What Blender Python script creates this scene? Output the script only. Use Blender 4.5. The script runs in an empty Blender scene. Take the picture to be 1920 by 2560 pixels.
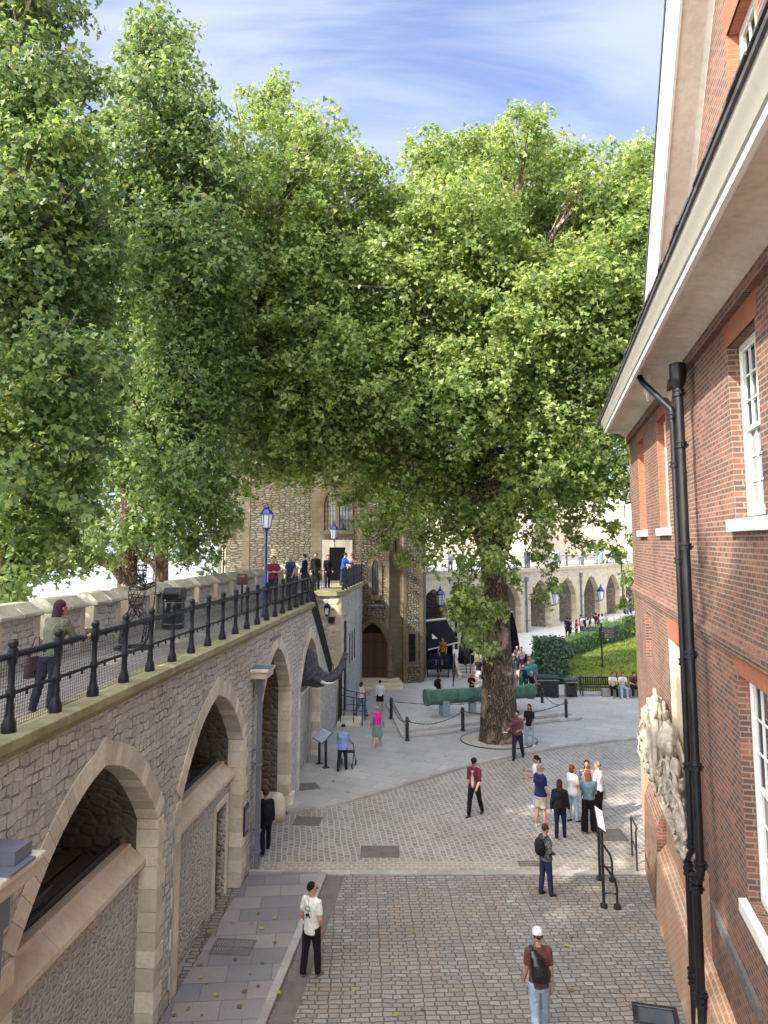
import bpy, bmesh, math, random
import numpy as np
from mathutils import Vector, Matrix, Euler
R = math.radians
random.seed(7); RNG = np.random.default_rng(11)
C = bpy.context.scene.collection
SC = bpy.context.scene

# ------------------------------------------------------------------ camera
EYE, FPX, CYP, PITCH = 8.4, 1900.0, 1135.0, math.atan(219/1900.)
cd = bpy.data.cameras.new('camera'); cam = bpy.data.objects.new('camera', cd); C.objects.link(cam)
cam.location = (0, 0, EYE); cam.rotation_euler = (R(90)+PITCH, 0, 0)
cd.sensor_fit = 'VERTICAL'; cd.sensor_height = 36; cd.lens = 36*FPX/2560
cd.shift_y = -(1280-CYP)/2560; cd.clip_start = .1; cd.clip_end = 6000
SC.camera = cam
# ------------------------------------------------------------------ world, sun, exposure
SUN_EL, SUN_DIR = 36.0, (-0.80, -0.60)
SKY_STRENGTH, SUN_STRENGTH, EXPOSURE = 0.15, 4.0, 1.42
world = bpy.data.worlds.new('World'); SC.world = world; world.use_nodes = True
wn = world.node_tree; wn.nodes.clear()
W = lambda t: wn.nodes.new(t)
sky = W('ShaderNodeTexSky'); sky.sky_type = 'NISHITA'; sky.sun_disc = False
sky.sun_elevation = R(SUN_EL); sky.sun_rotation = math.atan2(SUN_DIR[0], SUN_DIR[1]); sky.ozone_density = 1.6; sky.air_density = 1.0; sky.dust_density = .6
tc = W('ShaderNodeTexCoord'); sp = W('ShaderNodeSeparateXYZ'); wn.links.new(tc.outputs['Generated'], sp.inputs[0])
mz = W('ShaderNodeMath'); mz.operation = 'MAXIMUM'; wn.links.new(sp.outputs[2], mz.inputs[0]); mz.inputs[1].default_value = .03
dv = W('ShaderNodeVectorMath'); dv.operation = 'SCALE'
iv = W('ShaderNodeMath'); iv.operation = 'DIVIDE'; iv.inputs[0].default_value = 1; wn.links.new(mz.outputs[0], iv.inputs[1])
wn.links.new(tc.outputs['Generated'], dv.inputs[0]); wn.links.new(iv.outputs[0], dv.inputs['Scale'])
mp = W('ShaderNodeMapping'); mp.inputs['Rotation'].default_value = (0, 0, R(64)); mp.inputs['Scale'].default_value = (.7, 1.7, 1)
wn.links.new(dv.outputs[0], mp.inputs[0])
n1 = W('ShaderNodeTexNoise'); n1.inputs['Scale'].default_value = 1.1; n1.inputs['Detail'].default_value = 9; n1.inputs['Roughness'].default_value = .58; n1.inputs['Distortion'].default_value = 1.3
wn.links.new(mp.outputs[0], n1.inputs['Vector'])
n2 = W('ShaderNodeTexNoise'); n2.inputs['Scale'].default_value = .55; n2.inputs['Detail'].default_value = 3
wn.links.new(dv.outputs[0], n2.inputs['Vector'])
ad = W('ShaderNodeMath'); ad.operation = 'ADD'; wn.links.new(n1.outputs[0], ad.inputs[0]); wn.links.new(n2.outputs[0], ad.inputs[1])
cr = W('ShaderNodeMapRange'); cr.interpolation_type = 'SMOOTHSTEP'; cr.inputs[1].default_value = .90; cr.inputs[2].default_value = 1.30; cr.inputs[3].default_value = .10; cr.inputs[4].default_value = .95
wn.links.new(ad.outputs[0], cr.inputs[0])
mx = W('ShaderNodeMix'); mx.data_type = 'RGBA'; wn.links.new(cr.outputs[0], mx.inputs[0])
tint = W('ShaderNodeMix'); tint.data_type = 'RGBA'; tint.blend_type = 'MULTIPLY'; tint.inputs[0].default_value = 1
wn.links.new(sky.outputs[0], tint.inputs[6]); tint.inputs[7].default_value = (.62, .62, .77, 1)
wn.links.new(tint.outputs[2], mx.inputs[6]); mx.inputs[7].default_value = (1.95, 2.2, 2.8, 1)
# unseen bright glow added around the sun as soft fill light
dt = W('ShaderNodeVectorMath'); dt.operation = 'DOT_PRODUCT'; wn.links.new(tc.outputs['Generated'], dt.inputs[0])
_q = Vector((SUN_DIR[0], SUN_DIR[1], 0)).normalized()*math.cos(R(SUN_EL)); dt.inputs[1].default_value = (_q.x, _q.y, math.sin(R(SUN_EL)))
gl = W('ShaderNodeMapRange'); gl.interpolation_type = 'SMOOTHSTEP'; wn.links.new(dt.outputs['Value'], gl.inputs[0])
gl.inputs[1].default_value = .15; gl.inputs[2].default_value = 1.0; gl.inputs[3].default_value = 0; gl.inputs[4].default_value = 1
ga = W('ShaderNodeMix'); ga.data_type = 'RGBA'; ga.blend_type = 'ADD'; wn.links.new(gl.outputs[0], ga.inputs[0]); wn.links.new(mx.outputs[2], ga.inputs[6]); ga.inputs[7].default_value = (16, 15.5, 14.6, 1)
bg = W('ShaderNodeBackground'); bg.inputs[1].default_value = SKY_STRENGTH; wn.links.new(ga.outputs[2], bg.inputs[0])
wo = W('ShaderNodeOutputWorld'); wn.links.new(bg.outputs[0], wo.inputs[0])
sd = bpy.data.lights.new('sun', 'SUN'); sun = bpy.data.objects.new('sun', sd); C.objects.link(sun)
sd.energy = SUN_STRENGTH; sd.angle = R(.53); sd.color = (1, .93, .82)
_h = math.hypot(*SUN_DIR); _c = math.cos(R(SUN_EL))
sun.rotation_euler = Vector((SUN_DIR[0]/_h*_c, SUN_DIR[1]/_h*_c, math.sin(R(SUN_EL)))).to_track_quat('Z', 'Y').to_euler()
sun.location = (-60, -25, 60)
vs = SC.view_settings; vs.view_transform = 'Standard'; vs.look = 'None'; vs.exposure = EXPOSURE; vs.gamma = 1; vs.use_curve_mapping = False
SC.display_settings.display_device = 'sRGB'
cy = SC.cycles; cy.max_bounces = 6; cy.diffuse_bounces = 4; cy.glossy_bounces = 3; cy.transmission_bounces = 4; cy.transparent_max_bounces = 6
cy.use_denoising = True; cy.sample_clamp_indirect = 6; cy.caustics_reflective = False; cy.caustics_refractive = False

# ------------------------------------------------------------------ helpers
def at(u, v, z=0.0):
    """point of the photograph (1920x2560) on the level z"""
    x = (u-960)/FPX; y = (CYP-v)/FPX
    d = Vector((x, math.cos(PITCH)-y*math.sin(PITCH), math.sin(PITCH)+y*math.cos(PITCH)))
    return Vector((0, 0, EYE)) + d*((z-EYE)/d.z)
def aty(u, v, Y):
    x = (u-960)/FPX; y = (CYP-v)/FPX
    d = Vector((x, math.cos(PITCH)-y*math.sin(PITCH), math.sin(PITCH)+y*math.cos(PITCH)))
    return Vector((0, 0, EYE)) + d*(Y/d.y)
AL, AR = R(4.782), R(12.214)          # headings of the long walls
def fr(a, x, s, z=0.0): return Vector((x*math.cos(a)+s*math.sin(a), -x*math.sin(a)+s*math.cos(a), z))

class MB:
    """collects shapes; build() links them as ONE mesh object"""
    def __init__(s, o=(0, 0, 0)): s.v = []; s.f = []; s.o = Vector(o)
    def add(s, vs, fs, M=None):
        b = len(s.v)
        for p in vs:
            p = Vector(p)
            if M is not None: p = M @ p
            s.v.append(tuple(p-s.o))
        s.f += [tuple(b+i for i in f) for f in fs]
        return s
    def box(s, x0, x1, y0, y1, z0, z1, M=None):
        if x0 > x1: x0, x1 = x1, x0
        if y0 > y1: y0, y1 = y1, y0
        if z0 > z1: z0, z1 = z1, z0
        v = [(x, y, z) for z in (z0, z1) for y in (y0, y1) for x in (x0, x1)]
        return s.add(v, [(0, 2, 3, 1), (4, 5, 7, 6), (0, 1, 5, 4), (2, 6, 7, 3), (0, 4, 6, 2), (1, 3, 7, 5)], M)
    def cbox(s, x, y, z, dx, dy, dz, M=None): return s.box(x-dx/2, x+dx/2, y-dy/2, y+dy/2, z-dz/2, z+dz/2, M)
    def prism(s, poly, z0, z1, M=None):
        n = len(poly); v = [(p[0], p[1], z0) for p in poly]+[(p[0], p[1], z1) for p in poly]
        return s.add(v, [tuple(range(n-1, -1, -1)), tuple(range(n, 2*n))]+[(i, (i+1) % n, n+(i+1) % n, n+i) for i in range(n)], M)
    def sweep(s, prof, a, b, axis='y', M=None):
        """closed profile of (p,q) pairs swept along one axis: y -> (x,z) profile, x -> (y,z) profile"""
        n = len(prof)
        f = (lambda p, t: (p[0], t, p[1])) if axis == 'y' else (lambda p, t: (t, p[0], p[1]))
        v = [f(p, a) for p in prof]+[f(p, b) for p in prof]
        return s.add(v, [tuple(range(n-1, -1, -1)), tuple(range(n, 2*n))]+[(i, (i+1) % n, n+(i+1) % n, n+i) for i in range(n)], M)
    def quad(s, a, b, c, d, M=None): return s.add([a, b, c, d], [(0, 1, 2, 3)], M)
    def tube(s, pts, r, n=8, M=None, caps=True, flat=None):
        pts = [Vector(p) for p in pts]; m = len(pts)
        rr = r if isinstance(r, (list, tuple)) else [r]*m
        up = None; v = []
        for i, p in enumerate(pts):
            t = (pts[min(i+1, m-1)]-pts[max(i-1, 0)])
            if t.length < 1e-9: t = Vector((0, 0, 1))
            t.normalize()
            if up is None:
                a = Vector((0, 0, 1)) if abs(t.z) < .9 else Vector((0, 1, 0))
                up = (a-t*a.dot(t)).normalized()
            else:
                q = up-t*up.dot(t)
                if q.length > 1e-6: up = q.normalized()
            w = t.cross(up)
            ra, rb = rr[i] if isinstance(rr[i], tuple) else (rr[i], rr[i])
            for k in range(n):
                g = 2*math.pi*k/n
                v.append(p+up*math.sin(g)*ra+w*math.cos(g)*rb)
        f = [(i*n+k, i*n+(k+1) % n, (i+1)*n+(k+1) % n, (i+1)*n+k) for i in range(m-1) for k in range(n)]
        if caps: f += [tuple(range(n-1, -1, -1)), tuple(range((m-1)*n, m*n))]
        return s.add(v, f, M)
    def loft(s, rings, n=14, M=None):
        """rings: (center, rx, ry) stacked, section in the XY plane"""
        v = []
        for c, rx, ry in rings:
            for k in range(n):
                g = 2*math.pi*k/n; v.append((c[0]+rx*math.cos(g), c[1]+ry*math.sin(g), c[2]))
        m = len(rings)
        f = [(i*n+k, i*n+(k+1) % n, (i+1)*n+(k+1) % n, (i+1)*n+k) for i in range(m-1) for k in range(n)]
        f += [tuple(range(n-1, -1, -1)), tuple(range((m-1)*n, m*n))]
        return s.add(v, f, M)
    def lathe(s, prof, c=(0, 0, 0), n=12, M=None):
        return s.loft([((c[0], c[1], c[2]+z), max(r, 1e-4), max(r, 1e-4)) for r, z in prof], n, M)
    def ball(s, c, r, n=12, m=8, M=None, rot=None):
        rx, ry, rz = r if isinstance(r, (tuple, list)) else (r, r, r)
        v = [(0, 0, -rz)]
        for i in range(1, m):
            a = math.pi*i/m
            for k in range(n):
                g = 2*math.pi*k/n; v.append((rx*math.sin(a)*math.cos(g), ry*math.sin(a)*math.sin(g), -rz*math.cos(a)))
        v.append((0, 0, rz)); L = len(v)-1
        if rot is not None:
            E = Euler(rot).to_matrix(); v = [E @ Vector(p) for p in v]
        v = [Vector(p)+Vector(c) for p in v]
        f = [(0, 1+(k+1) % n, 1+k) for k in range(n)]
        f += [(1+i*n+k, 1+i*n+(k+1) % n, 1+(i+1)*n+(k+1) % n, 1+(i+1)*n+k) for i in range(m-2) for k in range(n)]
        b = 1+(m-2)*n
        f += [(b+k, b+(k+1) % n, L) for k in range(n)]
        return s.add(v, f, M)
    def mesh(s, name):
        me = bpy.data.meshes.new(name); me.from_pydata(s.v, [], s.f); me.validate(); me.update(); return me
    def build(s, name, mat, parent=None, smooth=False, bevel=0, remesh=0, smooth_it=0):
        me = s.mesh(name)
        if remesh: me = remeshed(me, remesh, smooth_it); smooth = True; me.name = name
        else: fixn(me)
        if mat: me.materials.append(mat)
        o = bpy.data.objects.new(name, me); C.objects.link(o)
        if parent is not None: o.parent = parent
        if smooth:
            me.polygons.foreach_set('use_smooth', [True]*len(me.polygons))
            if smooth == 'auto': me.set_sharp_from_angle(angle=R(38))
        if bevel:
            b = o.modifiers.new('bevel', 'BEVEL'); b.width = bevel; b.segments = 2; b.limit_method = 'ANGLE'; b.angle_limit = R(40)
        return o
def fixn(me):
    bm = bmesh.new(); bm.from_mesh(me); bmesh.ops.recalc_face_normals(bm, faces=bm.faces); bm.to_mesh(me); bm.free()
_tmp = bpy.data.objects.new('tmp', bpy.data.meshes.new('tmp'))
def remeshed(me, voxel, it=2):
    sc2 = _tmpscene
    o = bpy.data.objects.new('tmp', me); sc2.collection.objects.link(o)
    m = o.modifiers.new('r', 'REMESH'); m.mode = 'VOXEL'; m.voxel_size = voxel
    if it:
        k = o.modifiers.new('s', 'SMOOTH'); k.iterations = it; k.factor = .5
    with bpy.context.temp_override(scene=sc2, view_layer=sc2.view_layers[0]): dg = bpy.context.evaluated_depsgraph_get()
    dg.update()
    out = bpy.data.meshes.new_from_object(o.evaluated_get(dg))
    bpy.data.objects.remove(o); return out
_tmpscene = bpy.data.scenes.new('tmp')
bpy.data.objects.remove(_tmp)

def tag(o, label=None, cat=None, group=None, kind=None):
    if label: o['label'] = label
    if cat: o['category'] = cat
    if group: o['group'] = group
    if kind: o['kind'] = kind
    return o
def thing(name, label, cat, loc=(0, 0, 0), rz=0.0, group=None):
    o = bpy.data.objects.new(name, None); C.objects.link(o); o.location = loc; o.rotation_euler = (0, 0, rz)
    o.empty_display_size = .2
    return tag(o, label, cat, group)
KIDS = {}
def dup(root, loc=None, rz=None, label=None, scale=None, group=None):
    r = root.copy(); C.objects.link(r)
    if loc is not None: r.location = loc
    if rz is not None: r.rotation_euler = (0, 0, rz)
    if label: r['label'] = label
    if group: r['group'] = group
    if scale: r.scale = scale if isinstance(scale, tuple) else (scale,)*3
    def rec(a, b):
        for ch in KIDS.get(a.name) or [x for x in C.objects if x.parent == a]:
            c = ch.copy(); C.objects.link(c); c.parent = b; rec(ch, c)
    rec(root, r); return r
def snap(root):
    """remember the children of a thing that will be copied often"""
    for a in [root]+[x for x in C.objects if x.parent == root]:
        KIDS[a.name] = [x for x in C.objects if x.parent == a]

# ------------------------------------------------------------------ materials
class NT:
    def __init__(s, name):
        s.m = bpy.data.materials.new(name); s.m.use_nodes = True; s.t = s.m.node_tree; s.t.nodes.clear()
        s.out = s.n('ShaderNodeOutputMaterial'); s.p = s.n('ShaderNodeBsdfPrincipled'); s.l(s.p.outputs[0], s.out.inputs[0])
    def n(s, t, **k):
        x = s.t.nodes.new(t)
        for a, b in k.items(): setattr(x, a, b)
        return x
    def l(s, a, b): s.t.links.new(a, b)
    def put(s, sock, v):
        if hasattr(v, 'is_output'): s.l(v, sock)
        else: sock.default_value = (*v, 1) if isinstance(v, tuple) and len(v) == 3 and sock.type == 'RGBA' else v
    def math(s, op, a, b=0.0, c=0.0):
        x = s.n('ShaderNodeMath', operation=op)
        for i, q in enumerate((a, b, c)): s.put(x.inputs[i], q)
        return x.outputs[0]
    def noise(s, vec, scale, detail=4, rough=.55, dist=0.0):
        x = s.n('ShaderNodeTexNoise'); s.l(vec, x.inputs['Vector'])
        x.inputs['Scale'].default_value = scale; x.inputs['Detail'].default_value = detail; x.inputs['Roughness'].default_value = rough; x.inputs['Distortion'].default_value = dist
        return x
    def mix(s, f, a, b, blend='MIX'):
        x = s.n('ShaderNodeMix', data_type='RGBA', blend_type=blend); s.put(x.inputs[0], f); s.put(x.inputs[6], a); s.put(x.inputs[7], b); return x.outputs[2]
    def ramp(s, f, pts, interp='LINEAR'):
        x = s.n('ShaderNodeValToRGB'); s.l(f, x.inputs[0]); e = x.color_ramp; e.interpolation = interp
        while len(e.elements) < len(pts): e.elements.new(.5)
        for q, (p, c) in zip(e.elements, pts): q.position = p; q.color = (*c, 1) if len(c) == 3 else c
        return x.outputs[0]
    def rng(s, f, a, b, c=0.0, d=1.0):
        x = s.n('ShaderNodeMapRange', interpolation_type='SMOOTHSTEP'); s.l(f, x.inputs[0])
        for i, q in enumerate((a, b, c, d)): x.inputs[i+1].default_value = q
        return x.outputs[0]
    def bump(s, h, strength=.5, dist=.02):
        x = s.n('ShaderNodeBump'); x.inputs['Strength'].default_value = strength; x.inputs['Distance'].default_value = dist; s.l(h, x.inputs['Height'])
        s.l(x.outputs[0], s.p.inputs['Normal']); return x
    def obj(s): return s.n('ShaderNodeTexCoord').outputs['Object']
    def boxmap(s, curved=False):
        t = s.n('ShaderNodeTexCoord'); a = s.n('ShaderNodeSeparateXYZ'); b = s.n('ShaderNodeSeparateXYZ')
        s.l(t.outputs['Object'], a.inputs[0]); s.l(t.outputs['Normal'], b.inputs[0])
        az = s.math('GREATER_THAN', s.math('ABSOLUTE', b.outputs[2]), .75)
        ax = s.math('GREATER_THAN', s.math('ABSOLUTE', b.outputs[0]), s.math('ABSOLUTE', b.outputs[1]))
        if curved: u = s.math('ADD', a.outputs[0], s.math('MULTIPLY', a.outputs[1], .9)); nz = 1
        else:
            k = s.math('MULTIPLY', ax, s.math('SUBTRACT', 1.0, az))
            u = s.math('ADD', s.math('MULTIPLY', k, a.outputs[1]), s.math('MULTIPLY', s.math('SUBTRACT', 1.0, k), a.outputs[0]))
        v = s.math('ADD', s.math('MULTIPLY', az, a.outputs[1]), s.math('MULTIPLY', s.math('SUBTRACT', 1.0, az), a.outputs[2]))
        c = s.n('ShaderNodeCombineXYZ'); s.l(u, c.inputs[0]); s.l(v, c.inputs[1]); return c.outputs[0]
    def fin(s, col, rough=.8, spec=.3, metal=0.0):
        s.put(s.p.inputs['Base Color'], col); s.put(s.p.inputs['Roughness'], rough); s.p.inputs['Specular IOR Level'].default_value = spec; s.p.inputs['Metallic'].default_value = metal
        return s.m
def sc3(c, k): return tuple(min(1, x*k) for x in c)
def warp(t, vec, amt, scale):
    n = t.noise(vec, scale, 2); d = t.n('ShaderNodeVectorMath', operation='SUBTRACT'); t.l(n.outputs['Color'], d.inputs[0]); d.inputs[1].default_value = (.5, .5, .5)
    e = t.n('ShaderNodeVectorMath', operation='SCALE'); t.l(d.outputs[0], e.inputs[0]); e.inputs['Scale'].default_value = amt
    f = t.n('ShaderNodeVectorMath', operation='ADD'); t.l(vec, f.inputs[0]); t.l(e.outputs[0], f.inputs[1]); return f.outputs[0]
def scalev(t, vec, sc, rot=0.0):
    m = t.n('ShaderNodeMapping'); t.l(vec, m.inputs[0]); m.inputs['Scale'].default_value = sc; m.inputs['Rotation'].default_value = (0, 0, rot); return m.outputs[0]

def mat_rubble(name, cols, mortar, w=.27, h=.17, mw=.10, bump=.9, dist=.04, curved=False, stain=(.55, .5, .42), stain_f=.5):
    t = NT(name); b = t.boxmap(curved); v = warp(t, b, .14, 2.6); v = warp(t, v, .045, 9)
    v = scalev(t, v, (1/w, 1/h, 1))
    e = t.n('ShaderNodeTexVoronoi', feature='DISTANCE_TO_EDGE', voronoi_dimensions='2D'); t.l(v, e.inputs['Vector']); e.inputs['Scale'].default_value = 1; e.inputs['Randomness'].default_value = .7
    g = t.n('ShaderNodeTexVoronoi', feature='F1', voronoi_dimensions='2D'); t.l(v, g.inputs['Vector']); g.inputs['Scale'].default_value = 1; g.inputs['Randomness'].default_value = .7
    s1 = t.n('ShaderNodeSeparateColor'); t.l(g.outputs['Color'], s1.inputs[0])
    n = len(cols); col = t.ramp(s1.outputs[0], [(i/(n-1), c) for i, c in enumerate(cols)])
    fine = t.noise(t.obj(), 14, 6, .65); big = t.noise(t.obj(), .45, 4, .6)
    col = t.mix(t.rng(fine.outputs[0], .3, .72, 0, .45), col, sc3(mortar, .75))
    fac = t.rng(e.outputs['Distance'], mw*.35, mw)
    wob = t.math('ADD', e.outputs['Distance'], t.math('MULTIPLY', t.math('SUBTRACT', fine.outputs[0], .5), .09)); fac = t.rng(wob, mw*.3, mw*1.1)
    col = t.mix(fac, mortar, col)
    col = t.mix(t.rng(big.outputs[0], .42, .72, 0, stain_f), col, stain, 'MULTIPLY')
    hgt = t.math('ADD', t.math('ADD', t.rng(wob, 0, .3, 0, .8), t.math('MULTIPLY', fine.outputs[0], .5)), t.math('MULTIPLY', s1.outputs[1], .35))
    t.bump(hgt, bump, dist); return t.fin(col, .9, .2)
def mat_brick(name, w, h, c1, c2, mortar, ms=.01, rot=0.0, wrp=.004, wsc=3, bump=.5, dist=.008, off=.5, vary=.35, tint=(.7, .6, .55), tint_f=.4, rough=.85, spec=.25, sq=1.0, flat=None, smooth=.1, big=.5, patch=None):
    t = NT(name); b = t.obj() if flat else t.boxmap()
    v = warp(t, b, wrp, wsc); v = scalev(t, v, (1, 1, 1), rot)
    k = t.n('ShaderNodeTexBrick', offset=off, squash=sq); t.l(v, k.inputs['Vector']); k.inputs['Scale'].default_value = 1
    k.inputs['Brick Width'].default_value = w; k.inputs['Row Height'].default_value = h; k.inputs['Mortar Size'].default_value = ms; k.inputs['Mortar Smooth'].default_value = smooth
    k.inputs['Color1'].default_value = (0, 0, 0, 1); k.inputs['Color2'].default_value = (1, 1, 1, 1); k.inputs['Mortar'].default_value = (.5, .5, .5, 1)
    s1 = t.n('ShaderNodeSeparateColor'); t.l(k.outputs['Color'], s1.inputs[0])
    cols = [c1, sc3(c1, .8), sc3(c2, 1.1), c2]
    col = t.ramp(s1.outputs[0], [(i/3, c) for i, c in enumerate(cols)])
    fine = t.noise(t.obj(), 22, 5, .65); bg_ = t.noise(t.obj(), big, 5, .6)
    col = t.mix(t.rng(fine.outputs[0], .3, .75, 0, vary), col, sc3(mortar, .8))
    if patch: col = t.mix(t.rng(t.noise(t.obj(), patch[1], 4, .6, .6).outputs[0], patch[2], patch[3], 0, patch[4]), col, patch[0])
    fac = k.outputs['Fac']; fac2 = t.rng(t.math('ADD', fac, t.math('MULTIPLY', t.math('SUBTRACT', fine.outputs[0], .5), .5)), .3, .75)
    col = t.mix(fac2, col, mortar)
    col = t.mix(t.rng(bg_.outputs[0], .45, .7, 0, tint_f), col, tint, 'MULTIPLY')
    hgt = t.math('ADD', t.math('SUBTRACT', 1.0, fac2), t.math('ADD', t.math('MULTIPLY', fine.outputs[0], .35), t.math('MULTIPLY', s1.outputs[0], .35)))
    t.bump(hgt, bump, dist); return t.fin(col, rough, spec)
def mat_stone(name, col, col2, scale=3, bump=.4, dist=.01, rough=.85, isl=.25, streak=None):
    t = NT(name); o = t.obj(); a = t.noise(o, scale, 6, .6, .3); f = t.noise(o, scale*9, 5, .65)
    c = t.mix(t.rng(a.outputs[0], .35, .68), col, col2)
    if isl:
        g = t.n('ShaderNodeNewGeometry'); r = t.rng(g.outputs['Random Per Island'], 0, 1, 1-isl, 1+isl*.5)
        m = t.n('ShaderNodeVectorMath', operation='SCALE'); t.l(c, m.inputs[0]); t.l(r, m.inputs['Scale']); c = m.outputs[0]
    c = t.mix(t.rng(f.outputs[0], .35, .75, 0, .35), c, sc3(col2, .55))
    if streak:
        st = t.noise(scalev(t, o, (2.2, 2.2, .25)), 2.0, 4, .6); c = t.mix(t.rng(st.outputs[0], .52, .72, 0, .8), c, streak)
    t.bump(t.math('ADD', f.outputs[0], t.math('MULTIPLY', a.outputs[0], .7)), bump, dist); return t.fin(c, rough, .25)
def mat_paint(name, col, rough=.4, spec=.5, metal=0.0, wear=.2, wcol=None, bump=.05):
    t = NT(name); o = t.obj(); a = t.noise(o, 6, 5, .6)
    c = t.mix(t.rng(a.outputs[0], .45, .75, 0, wear), col, wcol or sc3(col, .6))
    t.bump(t.noise(o, 40, 3).outputs[0], bump, .003); return t.fin(c, t.rng(a.outputs[0], .3, .8, rough*.8, min(1, rough*1.3)), spec, metal)
def mat_cloth(name, col, rough=.9, pat=None):
    t = NT(name); o = t.obj(); a = t.noise(o, 7, 4, .6, .4); f = t.noise(o, 60, 2)
    c = t.mix(t.rng(a.outputs[0], .35, .7, 0, .35), col, sc3(col, .6))
    if pat: c = t.mix(t.rng(t.noise(o, 22, 3, .7, 1).outputs[0], .48, .56), c, pat)
    fo = t.noise(scalev(t, warp(t, o, .3, 3), (9, 9, 3.2)), 1.0, 4, .6, 1.2)
    t.bump(t.math('ADD', t.math('ADD', a.outputs[0], t.math('MULTIPLY', fo.outputs[0], 1.6)), t.math('MULTIPLY', f.outputs[0], .12)), .9, .035)
    return t.fin(c, rough, .15)
def mat_leaf(name, cols, trans=.35):
    t = NT(name); g = t.n('ShaderNodeNewGeometry'); c = t.ramp(g.outputs['Random Per Island'], cols)
    big = t.noise(t.obj(), .35, 3); c = t.mix(t.rng(big.outputs[0], .35, .7, 0, .5), c, (1.10, 1.04, .80), 'MULTIPLY')
    t.fin(c, .42, .45); tr = t.n('ShaderNodeBsdfTranslucent')
    hs = t.n('ShaderNodeHueSaturation'); hs.inputs['Value'].default_value = 1.5; hs.inputs['Hue'].default_value = .49; hs.inputs['Saturation'].default_value = 1.1; t.l(c, hs.inputs['Color']); t.l(hs.outputs[0], tr.inputs[0])
    ms = t.n('ShaderNodeMixShader'); ms.inputs[0].default_value = trans; t.l(t.p.outputs[0], ms.inputs[1]); t.l(tr.outputs[0], ms.inputs[2]); t.l(ms.outputs[0], t.out.inputs[0]); return t.m

M = {}
M['rubble'] = mat_rubble('rubble', [(.44, .41, .36), (.54, .50, .44), (.34, .31, .28), (.60, .56, .48), (.42, .40, .38), (.50, .45, .37)], (.40, .37, .32), .225, .145, .09, 1.0, .05, stain=(.74, .70, .62))
def mat_coursed(name, cols, mortar, w=.24, h=.15, bump=1.0, dist=.05, stain=(.74, .70, .62), ms=.016, crv=.32):
    t = NT(name); b = t.boxmap(); v = warp(t, b, .24, 1.9); v = warp(t, v, .07, 7)
    k = t.n('ShaderNodeTexBrick', offset=.45, offset_frequency=2, squash=.62, squash_frequency=3); t.l(v, k.inputs['Vector']); k.inputs['Scale'].default_value = 1
    k.inputs['Brick Width'].default_value = w; k.inputs['Row Height'].default_value = h; k.inputs['Mortar Size'].default_value = ms; k.inputs['Mortar Smooth'].default_value = .9
    k.inputs['Color1'].default_value = (0, 0, 0, 1); k.inputs['Color2'].default_value = (1, 1, 1, 1); k.inputs['Mortar'].default_value = (.5, .5, .5, 1)
    s1 = t.n('ShaderNodeSeparateColor'); t.l(k.outputs['Color'], s1.inputs[0]); n = len(cols)
    col = t.ramp(s1.outputs[0], [(i/(n-1), c) for i, c in enumerate(cols)])
    fine = t.noise(t.obj(), 13, 6, .7); mid_ = t.noise(t.obj(), 4.5, 4, .6); big = t.noise(t.obj(), .4, 4, .6)
    col = t.mix(t.rng(fine.outputs[0], .3, .72, 0, .5), col, sc3(mortar, .62)); col = t.mix(t.rng(mid_.outputs[0], .4, .7, 0, .35), col, (.62, .58, .50))
    fac = t.rng(t.math('ADD', k.outputs['Fac'], t.math('MULTIPLY', t.math('SUBTRACT', fine.outputs[0], .5), .8)), .35, .95)
    col = t.mix(fac, col, mortar); crev = t.math('MULTIPLY', t.rng(t.noise(t.obj(), 3.1, 3, .6).outputs[0], .45, .6), fac); col = t.mix(crev, col, sc3(mortar, crv))
    col = t.mix(t.rng(big.outputs[0], .42, .7, 0, .55), col, stain, 'MULTIPLY')
    hgt = t.math('ADD', t.math('SUBTRACT', 1.0, fac), t.math('ADD', t.math('MULTIPLY', fine.outputs[0], .9), t.math('MULTIPLY', s1.outputs[0], .55)))
    t.bump(hgt, bump, dist); return t.fin(col, .92, .15)
M['rubble'] = mat_coursed('coursed_rubble', [(.54, .53, .47), (.69, .67, .60), (.41, .40, .36), (.73, .71, .64), (.51, .50, .465), (.63, .59, .50)], (.56, .54, .475), .23, .15, ms=.024, crv=.45)
M['arcade_shade'] = mat_coursed('arcade_shade', [(.25, .21, .16), (.32, .27, .20), (.20, .17, .13)], (.22, .19, .14), .3, .18)  # arcade stone darkened: shade inside the far arches put into the colour
M['rubble_infill'] = mat_rubble('infill_rubble', [(.42, .405, .36), (.51, .49, .44), (.35, .34, .31), (.55, .52, .45)], (.60, .58, .52), .17, .11, .20, 1.0, .05, stain=(.8, .76, .68))
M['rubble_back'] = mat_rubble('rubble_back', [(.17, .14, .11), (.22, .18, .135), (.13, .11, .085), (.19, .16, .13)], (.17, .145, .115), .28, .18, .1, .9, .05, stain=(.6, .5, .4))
M['tower'] = mat_rubble('tower_rubble', [(.26, .225, .16), (.33, .29, .215), (.18, .155, .11), (.37, .33, .25), (.22, .19, .14)], (.085, .068, .045), .22, .14, .15, 1.0, .06, curved=True, stain=(.72, .6, .42), stain_f=.6)
M['arcade'] = mat_rubble('arcade_rubble', [(.54, .47, .34), (.61, .54, .40), (.47, .41, .30)], (.60, .53, .39), .35, .2, .09, .6, .04, stain=(.75, .7, .6))
M['pale_building'] = mat_rubble('pale_building', [(.50, .44, .33), (.56, .49, .38), (.46, .40, .30)], (.52, .46, .35), .6, .3, .06, .3, .02, stain=(.85, .8, .72))
M['ashlar'] = mat_stone('ashlar', (.67, .615, .50), (.57, .50, .385), 1.6, .35, .01, isl=.22)
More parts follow.
